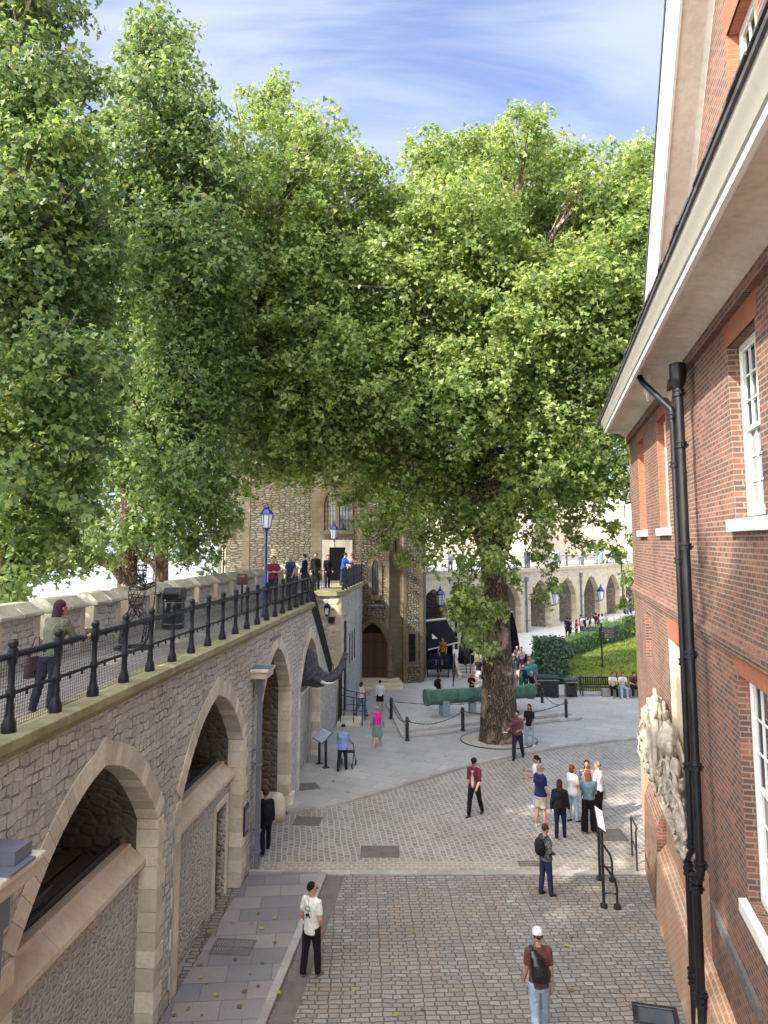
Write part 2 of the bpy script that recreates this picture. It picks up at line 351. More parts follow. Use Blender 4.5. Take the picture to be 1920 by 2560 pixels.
M['sill'] = mat_stone('sill_stone', (.66, .575, .43), (.56, .47, .345), .9, .2, .008, isl=.06)
M['pale_ashlar'] = mat_stone('pale_ashlar', (.62, .54, .39), (.52, .44, .31), 1.6, .35, .01, isl=.2)
M['quoin'] = mat_brick('quoin', .55, .30, (.225, .18, .115), (.175, .14, .088), (.11, .085, .052), .010, wrp=.01, bump=.5, dist=.02, vary=.3, tint=(.6, .5, .38), tint_f=.7)
M['coping'] = mat_stone('coping', (.34, .32, .19), (.24, .22, .12), 2.2, .6, .02, isl=.12)
M['cap'] = mat_stone('merlon_cap', (.43, .40, .30), (.32, .30, .22), 1.8, .6, .02, isl=.15)
M['brick'] = mat_brick('brick', .225, .075, (.26, .105, .068), (.115, .056, .047), (.27, .215, .165), .010, bump=.9, dist=.012, vary=.30, tint=(.55, .5, .52), tint_f=.5, wrp=.01, patch=((.11, .065, .05), .9, .50, .68, .8))
M['brick_low'] = mat_brick('brick_lower', .225, .075, (.25, .10, .062), (.095, .052, .045), (.27, .21, .16), .010, bump=.9, dist=.012, vary=.3, tint=(.6, .5, .45), tint_f=.4, wrp=.01, patch=((.40, .15, .08), 1.6, .55, .72, .6))
M['brick_orange'] = mat_brick('brick_orange', .225, .075, (.38, .145, .075), (.29, .105, .055), (.42, .2, .12), .004, bump=.3, dist=.006, vary=.2, tint=(.7, .6, .5), tint_f=.4)
M['lintel'] = mat_brick('gauged_brick', .07, .42, (.36, .14, .075), (.28, .105, .058), (.36, .14, .08), .003, bump=.3, dist=.004, off=0, vary=.15, tint=(.7, .55, .5), tint_f=.3)
M['limewash'] = mat_brick('limewash', .225, .075, (.50, .29, .18), (.40, .19, .11), (.58, .46, .33), .011, bump=.4, dist=.008, vary=.5, tint=(.75, .6, .5), tint_f=.5, patch=((.50, .19, .08), .8, .5, .62, .8))
M['cream_paint'] = mat_stone('cream_paint', (.68, .60, .44), (.60, .50, .36), 2, .2, .006, isl=0)
M['white_stone'] = mat_stone('white_stone', (.45, .40, .32), (.30, .25, .19), 5, .8, .02, isl=0)
M['setts'] = mat_brick('setts_near', .25, .135, (.345, .33, .305), (.215, .208, .20), (.10, .09, .078), .017, rot=R(-2), wrp=.13, wsc=1.9, bump=1.0, dist=.03, vary=.45, tint=(.62, .58, .53), tint_f=.75, flat=True, smooth=.5, rough=.6, spec=.4, patch=((.27, .22, .17), .45, .46, .62, .7), big=.22, sq=.78)
M['setts_far'] = mat_brick('setts_far', .21, .165, (.28, .27, .25), (.165, .16, .155), (.42, .39, .33), .020, rot=R(84), wrp=.16, wsc=.9, bump=.9, dist=.025, vary=.35, tint=(.7, .66, .6), tint_f=.6, flat=True, smooth=.4, rough=.62, spec=.4)
M['setts_band'] = mat_brick('setts_band', .24, .16, (.34, .31, .27), (.26, .24, .22), (.42, .38, .31), .016, bump=.9, dist=.02, flat=True, wrp=.02, vary=.3)
M['plaza'] = mat_brick('plaza_flags', 1.15, .72, (.40, .395, .37), (.33, .325, .305), (.19, .185, .165), .010, rot=R(27), bump=.25, dist=.006, vary=.2, tint=(.78, .77, .74), tint_f=.6, flat=True, wrp=.006, rough=.6, spec=.4, patch=((.30, .30, .30), .55, .62, .7, .4))
M['flags'] = mat_brick('dark_flags', .85, .58, (.215, .215, .22), (.25, .235, .225), (.13, .125, .12), .010, rot=R(-4.8), bump=.35, dist=.008, vary=.25, tint=(.72, .7, .7), tint_f=.5, flat=True, wrp=.008, rough=.6, spec=.4)
M['walk'] = mat_brick('walk_paving', .34, .14, (.29, .27, .25), (.23, .215, .205), (.14, .13, .12), .01, rot=R(0), bump=.4, dist=.01, flat=True, vary=.25, rough=.7)
M['kerb'] = mat_stone('kerb', (.38, .365, .33), (.31, .295, .265), 2, .3, .01, isl=.2)
M['asphalt'] = mat_stone('channel', (.155, .14, .13), (.12, .11, .10), 3, .4, .006, isl=0)
M['ground'] = mat_stone('ground', (.40, .38, .33), (.34, .32, .28), .2, .1, .01, isl=0)
M['wharf'] = mat_stone('wharf', (.66, .64, .60), (.60, .58, .54), .3, .1, .01, isl=0)
M['water'] = mat_paint('water', (.30, .33, .33), .15, .6, bump=.3)
M['iron'] = mat_paint('iron_paint', (.008, .012, .018), .42, .3, wear=.25, wcol=(.03, .035, .04))
M['black'] = mat_paint('black_paint', (.010, .010, .012), .3, .6, wear=.3, wcol=(.025, .024, .024))
M['pipe'] = mat_paint('pipe_paint', (.008, .009, .013), .4, .45, wear=.35, wcol=(.028, .027, .027))
M['grey_pipe'] = mat_paint('grey_pipe', (.13, .15, .19), .5, .4, wear=.5, wcol=(.20, .21, .23))
M['blue'] = mat_paint('blue_paint', (.008, .018, .17), .35, .5, wear=.25)
M['white'] = mat_paint('white_paint', (.74, .73, .67), .45, .4, wear=.25, wcol=(.60, .57, .50))
M['soffit'] = mat_stone('soffit', (.74, .68, .57), (.64, .57, .47), .8, .25, .02, isl=0)  # bounced light under the eaves put into a paler tone
M['fascia_shade'] = mat_paint('fascia_shade', (.36, .34, .29), .5, .4, wear=.4, wcol=(.28, .265, .23))  # lower cornice fascia, its shade put into a darker grey
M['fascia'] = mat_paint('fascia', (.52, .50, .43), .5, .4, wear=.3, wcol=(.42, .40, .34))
M['lead'] = mat_paint('lead', (.06, .06, .065), .6, .4, wear=.6, wcol=(.14, .14, .14))
M['tiles'] = mat_brick('roof_tiles', .2, .14, (.16, .09, .07), (.10, .07, .06), (.04, .03, .03), .01, bump=.8, dist=.02)
def mk_glass():
    t = NT('window_glass'); o = t.obj(); t.fin((.05, .065, .075), .06, .7); t.bump(t.noise(o, 2.5, 2).outputs[0], .12, .02); return t.m
M['glass'] = mk_glass()
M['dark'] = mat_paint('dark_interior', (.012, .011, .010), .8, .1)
M['dark_cover'] = mat_paint('dark_cover', (.045, .045, .045), .6, .3, wear=.6, wcol=(.08, .078, .072))
M['grey_board'] = mat_paint('grey_board', (.22, .21, .20), .6, .3, wear=.5, wcol=(.15, .145, .14))
M['wood'] = mat_brick('door_wood', .16, 3.0, (.12, .055, .032), (.075, .036, .022), (.03, .012, .008), .006, off=0, bump=.4, dist=.01, vary=.1)
M['bronze'] = mat_stone('green_bronze', (.085, .18, .125), (.045, .105, .075), 3.5, .6, .02, rough=.45, isl=0, streak=(.10, .21, .14))
M['support'] = mat_paint('support', (.20, .25, .27), .5, .4, wear=.4)
def mk_bark(name, c1, c2, vs=7):
    t = NT(name); o = t.obj(); v = scalev(t, warp(t, o, .35, 3), (vs*1.6, vs*1.6, 1.3)); a = t.noise(v, 1.4, 6, .65, .8)
    r = t.n('ShaderNodeTexVoronoi', feature='DISTANCE_TO_EDGE'); t.l(v, r.inputs['Vector']); r.inputs['Scale'].default_value = 1.0
    e = t.rng(r.outputs['Distance'], 0, .25); b = t.noise(o, 1.2, 4, .6, .5)
    c = t.mix(t.math('MULTIPLY', e, a.outputs[0]), c1, c2); c = t.mix(t.rng(b.outputs[0], .5, .65, 0, .75), c, sc3(c2, 1.5))
    t.bump(t.math('ADD', e, a.outputs[0]), 1.0, .06); return t.fin(c, .9, .2)
M['bark'] = mk_bark('bark', (.055, .038, .028), (.30, .215, .15))
M['bark_pale'] = mk_bark('bark_pale', (.12, .085, .06), (.33, .26, .19), 3)
M['leaf_sun'] = mat_leaf('leaf_sun', [(0, (.08, .13, .035)), (.25, (.145, .22, .062)), (.6, (.225, .30, .085)), (.9, (.33, .39, .13)), (.985, (.37, .41, .16)), (1, (.40, .33, .09))], .5)  # plane leaves with direct sun put into a brighter yellow-green
M['leaf_shade'] = mat_leaf('leaf_shade', [(0, (.05, .095, .035)), (.35, (.11, .175, .058)), (.75, (.18, .25, .075)), (.93, (.25, .31, .11)), (.985, (.28, .32, .12)), (1, (.34, .27, .08))], .46)  # same plane leaves, shade of the left crowns put into a darker green
M['leaf_hedge'] = mat_leaf('leaf_hedge', [(0, (.018, .05, .025)), (.5, (.03, .085, .04)), (1, (.055, .12, .05))], .1)
M['leaf_box'] = mat_leaf('leaf_box', [(0, (.05, .10, .015)), (.5, (.085, .16, .02)), (1, (.13, .21, .03))], .25)
def mk_grass():
    t = NT('grass'); o = t.obj(); a = t.noise(scalev(t, o, (1, 1.6, 1)), .5, 5, .6, .4); f = t.noise(o, 30, 3)
    c = t.mix(t.rng(a.outputs[0], .38, .66), (.085, .125, .018), (.16, .18, .035)); c = t.mix(t.rng(f.outputs[0], .35, .7, 0, .4), c, (.05, .09, .012)); t.bump(f.outputs[0], .6, .03); return t.fin(c, .9, .1)
M['grass'] = mk_grass()
M['elephant'] = mat_stone('elephant_hide', (.12, .122, .135), (.05, .053, .062), 7, 1.0, .06, rough=.6, isl=0)
M['ivory'] = mat_paint('ivory', (.5, .48, .43), .5)
M['skin'] = mat_cloth('skin', (.50, .27, .19), .55); M['skin_dark'] = mat_cloth('skin_dark', (.17, .085, .055), .5); M['skin_tan'] = mat_cloth('skin_tan', (.34, .18, .12), .5)
def cloth(c, pat=None, _c={}):
    k = (c, pat)
    if k not in _c: _c[k] = mat_cloth('cloth_%d' % (len(_c)+1), c, pat=pat)
    return _c[k]
# ================================================================== GROUND
def sheet(name, pts, z, mat, th=.0):
    mb = MB()
    if th: mb.prism([(p[0], p[1]) for p in pts], z-th, z)
    else: mb.add([(p[0], p[1], z) for p in pts], [tuple(range(len(pts)))])
    o = mb.build(name, mat); bm = bmesh.new(); bm.from_mesh(o.data); bmesh.ops.triangulate(bm, faces=[f for f in bm.faces if len(f.verts) > 4]); bm.to_mesh(o.data); bm.free()
    if not th:
        for p in o.data.polygons:
            if p.normal.z < 0: o.data.flip_normals(); break
    tag(o, kind='structure'); return o
PZ = .10   # level of the raised plaza and pavement
sheet('ground', [(-12, -40), (300, -40), (300, 500), (-12, 500)], -.03, M['ground'])
sheet('wharf', [(-26, -60), (-9.2, -60), (-9.2, 500), (-26, 500)], 1.6, M['wharf'])
sheet('river', [(-3000, -800), (-26, -800), (-26, 4000), (-3000, 4000)], .9, M['water'])
sheet('far_bank', [(-12, 500), (3000, 500), (3000, 4000), (-12, 4000)], .5, M['ground'])
sheet('road', [(-4, -4), (9, -4), (9, 20.35), (-4, 20.35)], 0.0, M['setts'])
curb = [(-3.05, 24.72), (-1.42, 25.62), (0.55, 27.44), (2.84, 29.54), (5.41, 31.42), (8.16, 32.80), (11.3, 33.95)]
sheet('cobbled_square', [(-4.5, 20.75), (9, 20.75), (11.5, 34.2)]+curb[::-1]+[(-4.5, 24.7)], 0.004, M['setts_far'])
sheet('sett_band', [(-3.4, 20.62), (9, 20.62), (9, 21.25), (-3.4, 21.15)], .008, M['setts_band'])
mb = MB()
for i in range(14):
    x = -3.4+i*.85; mb.box(x, x+.843, 20.36, 20.62, -.05, .022)
tag(mb.build('stone_line', M['kerb'], bevel=.006), kind='structure')
# raised plaza with its kerb
pl = curb+[(11.6, 34.1), (60, 52), (60, 120), (-4.0, 120), (-4.0, 24.4)]
sheet('plaza', pl, PZ, M['plaza'])
def kerb(name, pts, w, h, z0=-.05, step=.9, gap=.008):
    mb = MB(); P = [Vector((p[0], p[1])) for p in pts]
    for a, b in zip(P, P[1:]):
        L = (b-a).length; n = max(1, round(L/step)); d = (b-a)/n; t = d.normalized(); q = Vector((t.y, -t.x))
        for i in range(n):
            s = a+d*i+t*gap/2; e = a+d*(i+1)-t*gap/2
            mb.prism([s+q*w, e+q*w, e, s], z0, h)
    return tag(mb.build(name, M['kerb'], bevel=.012), kind='structure')
kerb('plaza_kerb', curb, .17, PZ+.003)
# pavement at the foot of the left wall
kA, kB = Vector((-1.60, 20.31)), Vector((-2.62, 10.4))
kd = (kA-kB).normalized(); kC = kA-kd*24
wl = lambda s, x=-5.13: fr(AL, x, s)
a0, a1 = wl(-3), wl(20.6)
sheet('pavement', [(a0.x, a0.y), (kC.x, kC.y), (kA.x, kA.y), (a1.x, 20.33)], PZ, M['flags'], th=.12)
kerb('pavement_kerb', [kA, kC], -.17, PZ+.012, step=1.1)
kerb('pavement_end_kerb', [(kA.x, kA.y+.02), (a1.x-.05, 20.35)], .14, PZ-.01)
g1, g2 = kA+Vector((.19, 0)), kC+Vector((.19, 0))
sheet('gutter_channel', [(g2.x, g2.y), (g2.x+.42, g2.y), (g1.x+.42, g1.y), (g1.x, g1.y)], .006, M['asphalt'])
# iron covers
def cover(name, c, sx, sy, rz, label, z, grate=False):
    t = thing(name, label, 'drain grate' if grate else 'manhole cover', (c[0], c[1], z), rz)
    f = MB()
    for a, b, cc, d in ((-sx/2, sx/2, -sy/2, -sy/2+.03), (-sx/2, sx/2, sy/2-.03, sy/2), (-sx/2, -sx/2+.03, -sy/2+.03, sy/2-.03), (sx/2-.03, sx/2, -sy/2+.03, sy/2-.03)): f.box(a, b, cc, d, -.02, .010)
    f.build('frame', M['asphalt'], t)
    p = MB()
    if grate:
        n = int(sx/.055)
        for i in range(n): x = -sx/2+.03+(sx-.06)*(i+.5)/n; p.box(x-.012, x+.012, -sy/2+.03, sy/2-.03, -.015, .008)
        p.box(-sx/2+.03, sx/2-.03, -.012, .012, -.015, .0075); MB().box(-sx/2+.03, sx/2-.03, -sy/2+.03, sy/2-.03, -.03, -.017).build('pit', M['dark'], t)
    else:
        p.box(-sx/2+.03, sx/2-.03, -sy/2+.03, sy/2-.03, -.02, .006)
        for i in range(int(sx/.09)):
            for j in range(int(sy/.09)): p.cbox(-sx/2+.08+i*.09, -sy/2+.08+j*.09, .0075, .05, .05, .003)
    p.build('grate' if grate else 'plate', M['asphalt'], t); return t
cover('manhole_cover', at(775, 1995), .95, .85, -.08, 'square iron cover in the setts near the foot of the tall arch', .010)
cover('manhole_cover', at(775, 1990-.0) + Vector((.15, -2.3, 0)), .8, .7, -.08, 'iron cover in the cobbled square between the drainpipe and the pale patch', .010)
cover('manhole_cover', at(950, 2130), 1.05, .75, .0, 'large dark iron cover in the middle of the cobbled square by the stone line', .012)
cover('manhole_cover', at(785, 2004, PZ)+Vector((-.35, 1.5, 0)), .7, .7, .35, 'dark iron cover set in the pale plaza flagstones by the kerb', PZ+.004)
cover('manhole_cover', at(1525, 2088), .85, .85, 0, 'grey metal cover in the setts behind the information board', .010)
cover('drain_grate', at(1322, 2160), .55, .32, 0, 'slotted drain grate in the setts behind the person with a backpack', .012, True)
cover('drain_grate', at(582, 2368, PZ), .85, .62, -.085, 'wide slotted grate in the dark pavement flags below the left wall', PZ+.003, True)
# fallen leaves
mb = MB()
for i in range(85):
    r = random.random()
    if r < .3: u, v, z = random.uniform(430, 700), random.uniform(2230, 2550), PZ
    elif r < .75: u, v, z = random.uniform(720, 1400), random.uniform(1800, 2000), PZ
    else: u, v, z = random.uniform(850, 1550), random.uniform(2050, 2550), 0
    p = at(u, v, z)
    if z == 0 and p.y > 24: continue
    if z == PZ and p.y > 20 and p.y < 30 and p.x > -1: continue
    s_ = random.uniform(.03, .07); a = random.uniform(0, 6)
    mb.add([(p.x+s_*math.cos(a+k*1.257)*(1 if k % 2 else .8), p.y+s_*math.sin(a+k*1.257), z+.012+.02*random.random()) for k in range(5)], [(0, 1, 2, 3, 4)])
tag(mb.build('fallen_leaves', M['leaf_fallen'] if 'leaf_fallen' in M else mat_leaf('leaf_fallen', [(0, (.16, .10, .04)), (.6, (.22, .14, .05)), (1, (.42, .36, .06))], .1)), kind='stuff')

# ================================================================== ARCHES
def aw(t): t = abs(t); return 1-(.30*t+.70*t**2.35)
def arch_pts(sc, hw, sp, ri, n=20, off=0.0):
    P = [(sc+hw*t, sp+ri*aw(t)) for t in [(-1+2*i/n) for i in range(n+1)]]
    if not off: return P
    out = []
    for i, p in enumerate(P):
        a = P[max(i-1, 0)]; b = P[min(i+1, n)]
        if i == n//2: out.append((p[0], p[1]+off*1.25)); continue
        if i < n//2: b = P[i+1]
        dx, dz = b[0]-a[0], b[1]-a[1]; L = math.hypot(dx, dz); out.append((p[0]-dz/L*off, p[1]+dx/L*off))
    return out
def wall_face(mb, xf, s0, s1, top, arches, z0=0.0, depth=.7, nx=1):
    """front face of a wall with arched openings that reach down to z0, and their reveals"""
    cur = s0; tz = top if callable(top) else (lambda s: top)
    def col(a, b):
        k = max(1, int((b-a)/1.5))
        for i in range(k):
            p, q = a+(b-a)*i/k, a+(b-a)*(i+1)/k
            mb.quad((xf, p, z0), (xf, q, z0), (xf, q, tz(q)), (xf, p, tz(p)))
    for (sc, hw, sp, ri) in sorted(arches):
        col(cur, sc-hw); P = arch_pts(sc, hw, sp, ri)
        for a, b in zip(P, P[1:]):
            mb.quad((xf, a[0], a[1]), (xf, b[0], b[1]), (xf, b[0], max(tz(b[0]), b[1]+.02)), (xf, a[0], max(tz(a[0]), a[1]+.02)))
        cur = sc+hw
    col(cur, s1)
def arch_ring(mb, xf, a, w=.33, proud=.018, dep=.38, n=20, sgn=1, per=1):
    sc, hw, sp, ri = a; I = arch_pts(sc, hw, sp, ri, n); O = arch_pts(sc, hw, sp, ri, n, w); g = .004
    for i in range(0, n):
        i0, i1, o0, o1 = [Vector((p[0], p[1])) for p in (I[i], I[i+1], O[i], O[i+1])]
        t = (i1-i0).normalized()*g; t2 = (o1-o0).normalized()*g
        q = [i0+t, i1-t, o1-t2, o0+t2]
        x0, x1 = xf+proud*sgn, xf-dep*sgn
        mb.add([(x0, p.x, p.y) for p in q]+[(x1, p.x, p.y) for p in q], [(0, 1, 2, 3), (7, 6, 5, 4), (0, 4, 5, 1), (1, 5, 6, 2), (2, 6, 7, 3), (3, 7, 4, 0)])
def jambs(mb, xf, a, z0, proud=.018, dep=.38, w=(.26, .40), sides=(-1, 1), h=.33):
    sc, hw, sp, ri = a
    for sd in sides:
        z = z0; k = 0
        while z < sp-.02:
            z2 = min(sp, z+h*random.uniform(.85, 1.15)); ww = w[k % 2]; s_ = sc+sd*hw
            mb.box(xf+proud, xf-dep, s_, s_+sd*ww, z+.003, z2-.003); z = z2; k += 1
def chamber(mb, xf, a, z0, dep, d0=.38, n=16):
    sc, hw, sp, ri = a; P = arch_pts(sc, hw+.012, sp+.008, ri+.012, n); x0, x1 = xf-d0+.02, xf-dep
    for p, q in zip(P, P[1:]): mb.quad((x0, p[0], p[1]), (x0, q[0], q[1]), (x1, q[0], q[1]), (x1, p[0], p[1]))
    for s_ in (sc-hw-.012, sc+hw+.012): mb.quad((x0, s_, z0), (x1, s_, z0), (x1, s_, sp+.01), (x0, s_, sp+.01))
def back(mb, x, a, z0, n=16):
    sc, hw, sp, ri = a; P = arch_pts(sc, hw+.02, sp, ri, n)
    mb.add([(x, sc-hw-.02, z0)]+[(x, p[0], p[1]) for p in P]+[(x, sc+hw+.02, z0)], [tuple(range(len(P)+2))])

# ================================================================== LEFT WALL (local frame: x across, y along, z up)
XF, TOP, WALK = -5.13, 6.15, 6.05
S_ST, S_END = 28.6, 35.3
lw = thing('arcaded_stone_wall', 'long arcaded ragstone wall carrying the raised walkway on the left', 'wall', fr(AL, XF, 8), -AL)
O_L = (XF, 8, 0)
def stair_top(s): return 5.9 if s < S_ST else max(5.9-(s-S_ST)*.69, 1.9)
AR_L = [(11.39, 2.24, 3.55, 1.53), (17.03, 2.22, 3.5, 1.5), (22.95, 1.95, 3.75, 1.5), (28.62, 1.98, 3.3, 1.55)]
mb = MB(O_L); wall_face(mb, XF, -4, S_END, stair_top, AR_L)
mb.quad((XF, S_END, 0), (XF-1.3, S_END, 0), (XF-1.3, S_END, 1.9), (XF, S_END, 1.9))
k = 0
while S_ST+k < S_END-.01:
    a, b = S_ST+k, min(S_ST+k+.5, S_END); mb.quad((XF, a, stair_top(a)), (XF, b, stair_top(b)), (XF-.3, b, stair_top(b)), (XF-.3, a, stair_top(a)))
    mb.quad((XF-.3, a, stair_top(a)), (XF-.3, b, stair_top(b)), (XF-.3, b, stair_top(b)-1.2), (XF-.3, a, stair_top(a)-1.2)); k += .5
mb.build('wall_face', M['rubble'], lw)
mb = MB(O_L); jb = MB(O_L); ch = MB(O_L); bk = MB(O_L)
DEP = [3.4, 3.4, 1.25, 2.4]
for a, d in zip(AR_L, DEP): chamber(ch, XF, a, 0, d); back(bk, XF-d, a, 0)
ch.build('vault', M['rubble_back'], lw); bk.build('back_wall', M['rubble_back'], lw)  # shade of the arch chambers put into the dark stone colour
for a in AR_L:
    r = MB(O_L); arch_ring(r, XF, a, w=.34, n=26); jambs(r, XF, a, 0.0); r.build('arch_surround', M['ashlar'], lw, bevel=.006)
# infill walls, sills and doors
def infill(a, zt, doors=(), name='infill_wall'):
    sc, hw = a[0], a[1]; m = MB(O_L); x0, x1 = XF-.31, XF-.56; cur = sc-hw+.005
    for (d0, d1, dh) in doors:
        m.box(x0, x1, cur, d0, 0, zt); m.box(x0, x1, d0, d1, dh, zt); cur = d1
    m.box(x0, x1, cur, sc+hw-.005, 0, zt); m.build(name, M['rubble_infill'], lw)
def sill(a, z0, z1, mat='sill'):
    sc, hw = a[0], a[1]; m = MB(O_L); n = 3; L = 2*hw-.01
    for i in range(n):
        m.sweep([(XF-.64, z1), (XF-.47, z1), (XF-.45, z1-.06), (XF-.43, z1-.07), (XF-.19, z0+.10), (XF-.19, z0), (XF-.64, z0)], sc-hw+.005+L*i/n+.002, sc-hw+.005+L*(i+1)/n-.002)
    m.build('sill', M[mat], lw, bevel=.01)
infill(AR_L[0], 2.79); sill(AR_L[0], 2.79, 3.14)
infill(AR_L[1], 2.63, [(18.08, 18.92, 2.1)]); sill(AR_L[1], 2.63, 2.98)
infill(AR_L[3], 2.85, [(26.72, 27.4, 2.1)]); sill(AR_L[3], 2.85, 3.05, 'ashlar')
for (d0, d1, dh, lab) in ((18.08, 18.92, 2.15, None), (26.72, 27.4, 2.15, None)):
    d = MB(O_L).box(XF-.54, XF-.50, d0+.03, d1-.03, .05, dh-.03).build('door', M['wood'], lw)
    h = MB(O_L).tube([(XF-.42, d1-.15, 1.0), (XF-.36, d1-.15, 1.05), (XF-.36, d1-.15, 1.15), (XF-.42, d1-.15, 1.2)], .012, 6).build('handle', M['iron'], d); h.parent = d
    m = MB(O_L); m.box(XF-.27, XF-.55, d0-.16, d0-.001, .0, dh+.16); m.box(XF-.27, XF-.55, d1+.001, min(d1+.16, 100), .0, dh+.16); m.box(XF-.27, XF-.55, d0, d1, dh+.001, dh+.16)
    m.build('door_surround', M['ashlar'], lw, bevel=.01)
# inside the first two arches: floor, benches and dark covers
for a, zf in ((AR_L[0], 2.72), (AR_L[1], 2.56)):
    sc, hw = a[0], a[1]
    m = MB(O_L).box(XF-.65, XF-3.4, sc-hw, sc+hw, zf-.1, zf); m.build('floor', M['grey_board'], lw)
    m = MB(O_L)
    for i in range(5): m.box(XF-.62-i*.38, XF-.95-i*.38, sc-hw+1.4, sc+hw-.02, zf+.12+.05*i, zf+.15+.05*i)
    m.build('boarding', M['grey_board'], lw)
    m = MB(O_L)
    m.box(XF-.66, XF-.72, sc-hw+.05, sc+hw-.05, zf+.0, zf+.50); m.build('guard_rail', M['dark_cover'], lw)
    m = MB(O_L); m.box(XF-.75, XF-1.1, sc-hw+.2, sc-hw+2.1, zf+.0, zf+.62); m.box(XF-.72, XF-1.18, sc-hw+.15, sc-hw+2.25, zf+.62, zf+.67); m.box(XF-1.3, XF-1.9, sc-hw+.2, sc-hw+2.0, zf, zf+.8); m.box(XF-1.25, XF-1.95, sc-hw+.15, sc-hw+2.1, zf+.8, zf+.86)
    b_ = m.build('bench', M['dark_cover'], lw, bevel=.01)
# tall arch: plinth stones
mb = MB(O_L); mb.box(XF-.15, XF-1.24, 24.3, 24.88, 0, .5); mb.box(XF-1.0, XF-1.24, 21.1, 24.88, 0, .35); mb.box(XF+.12, XF-.0, 24.9, 25.35, 0, .42)
mb.build('plinth', M['ashlar'], lw, bevel=.03)
# drain channel stains and thin drain pipe beside arch 2
for s_ in (14.45,):
    MB(O_L).tube([(XF+.03, s_, 0), (XF+.03, s_, 3.3)], .02, 6).build('drain_channel', M['kerb'], lw)
MB(O_L).tube([(XF-.2, 29.6, .1), (XF-.2, 29.6, 3.1)], .05, 8).build('waste_pipe', M['kerb'], lw)
# coping of the walkway
mb = MB(O_L); s_ = -4.0
while s_ < S_ST:
    L = random.uniform(.85, 1.15); e = min(s_+L, S_ST)
    j = random.uniform(-.006, .006)
    mb.sweep([(XF+.15+j, TOP-.01), (XF+.15+j, TOP-.13), (XF+.02, TOP-.26), (XF-.38, TOP-.26), (XF-.38, TOP+.0), (XF+.06, TOP+.012)], s_+.003, e-.003); s_ = e
mb.build('coping', M['coping'], lw, bevel=.015)
mb = MB(O_L); mb.box(XF-.381, -7.9, -4, S_ST, 5.6, WALK); mb.box(-6.45, -7.9, S_ST, 48, 5.6, WALK); mb.build('walkway_paving', M['walk'], lw)
# stairs inside the end of the wall
mb = MB(O_L); n = 32
for i in range(n):
    a = S_ST+.1+i*(7.2/n); z = 6.05-(i+1)*(5.95/n); mb.box(XF-.31, -6.44, a, a+7.2/n+.001*i, max(z-.5, -.05), z)
mb.box(-6.45, -6.75, S_ST, 36.6, 0, 6.05)
mb.build('stair', M['ashlar'], lw)
for (s_, lab) in ((24.0, ''),):
    m = MB(O_L).box(XF+.005, XF+.05, 22.0, 23.2, 5.35+.2, 5.62); m.build('stone_tablet', M['grey_pipe'], lw)

# outer parapet of the walkway, each merlon separate but one wall
pw = thing('battlemented_parapet', 'low battlemented stone parapet along the river side of the walkway', 'parapet', fr(AL, -7.9, 8), -AL)
O_P = (-7.9, 8, 0)
MB(O_P).box(-7.9, -8.5, -4, 48, 1.0, 6.50).build('parapet_base', M['rubble'], pw)
notch = [-1.9, -.05, 1.8, 3.6, 5.45, 7.3, 9.1, 10.95, 12.75, 14.6, 16.44, 18.25, 20.07, 21.8, 23.65, 25.6, 27.5, 29.3, 31.1, 33, 34.8, 36.6, 38.4, 40.2, 42]
for a, b in zip(notch, notch[1:]):
    s0, s1 = a+.24, b-.24
    m = MB(O_P).box(-7.898, -8.502, s0, s1, 6.501, 6.98)
    mer = m.build('merlon', M['rubble'], pw)
    for p, q in ((s0-.04, s0+.15), (s1-.15, s1+.04)):
        m = MB(O_P); m.box(-7.88, -8.52, p, q, 6.05, 6.975); m.build('end_stone', M['pale_ashlar'], mer, bevel=.015)
    m = MB(O_P); zc = 6.985; sl = .1
    nb = 2; L = (s1-s0+.1)/nb
    for i in range(nb):
        p, q = s0-.05+i*L+.003, s0-.05+(i+1)*L-.003
        h0 = sl if i == 0 else 0; h1 = sl if i == nb-1 else 0
        m.add([(-7.80, p, zc), (-8.60, p, zc), (-8.60, q, zc), (-7.80, q, zc), (-7.80, p, zc+.07), (-8.57, p, zc+.07), (-8.57, q, zc+.07), (-7.83, q, zc+.07), (-8.06, p+h0, zc+.26), (-8.34, p+h0, zc+.26), (-8.34, q-h1, zc+.26), (-8.06, q-h1, zc+.26)],
              [(3, 2, 1, 0), (0, 1, 5, 4), (1, 2, 6, 5), (2, 3, 7, 6), (3, 0, 4, 7), (4, 5, 9, 8), (5, 6, 10, 9), (6, 7, 11, 10), (7, 4, 8, 11), (8, 9, 10, 11)])
    m.build('coping_stone', M['cap'], mer, bevel=.02)

# stone landing block between the stairs and the tower
bl = thing('landing_block', 'tall stone landing block with mossy coping in front of the tower', 'landing', fr(AL, -5.1, 36.6), -AL)
O_B = (-5.1, 36.6, 0)
MB(O_B).box(-5.1, -6.46, 36.6, 46.5, 0, 5.8).build('wall_face', M['rubble'], bl)
m = MB(O_B)
z = 0
k = 0
while z < 5.7:
    w1 = (.35, .6)[k % 2]; w2 = (.9, .5)[k % 2]; z2 = min(z+.32, 5.795)
    m.box(-5.085, -5.1-w1, 36.585, 36.6+.02, z+.003, z2-.003); m.box(-5.085, -5.115, 36.621, 36.6+w2, z+.003, z2-.003); z = z2; k += 1
for zz in (2.6, 3.8, 4.9): m.box(-5.7, -6.4, 36.57, 36.6, zz, zz+.3)
m.build('corner_stone', M['pale_ashlar'], bl, bevel=.008)
m = MB(O_B); m.box(-4.98, -6.46, 36.46, 46.4, 5.8, 6.05); m.build('coping', M['coping'], bl, bevel=.03)
m = MB(O_B); m.box(-5.03, -5.1, 37.6, 38.0, .3, 4.55); m.build('pipe_chase', M['iron'], bl)
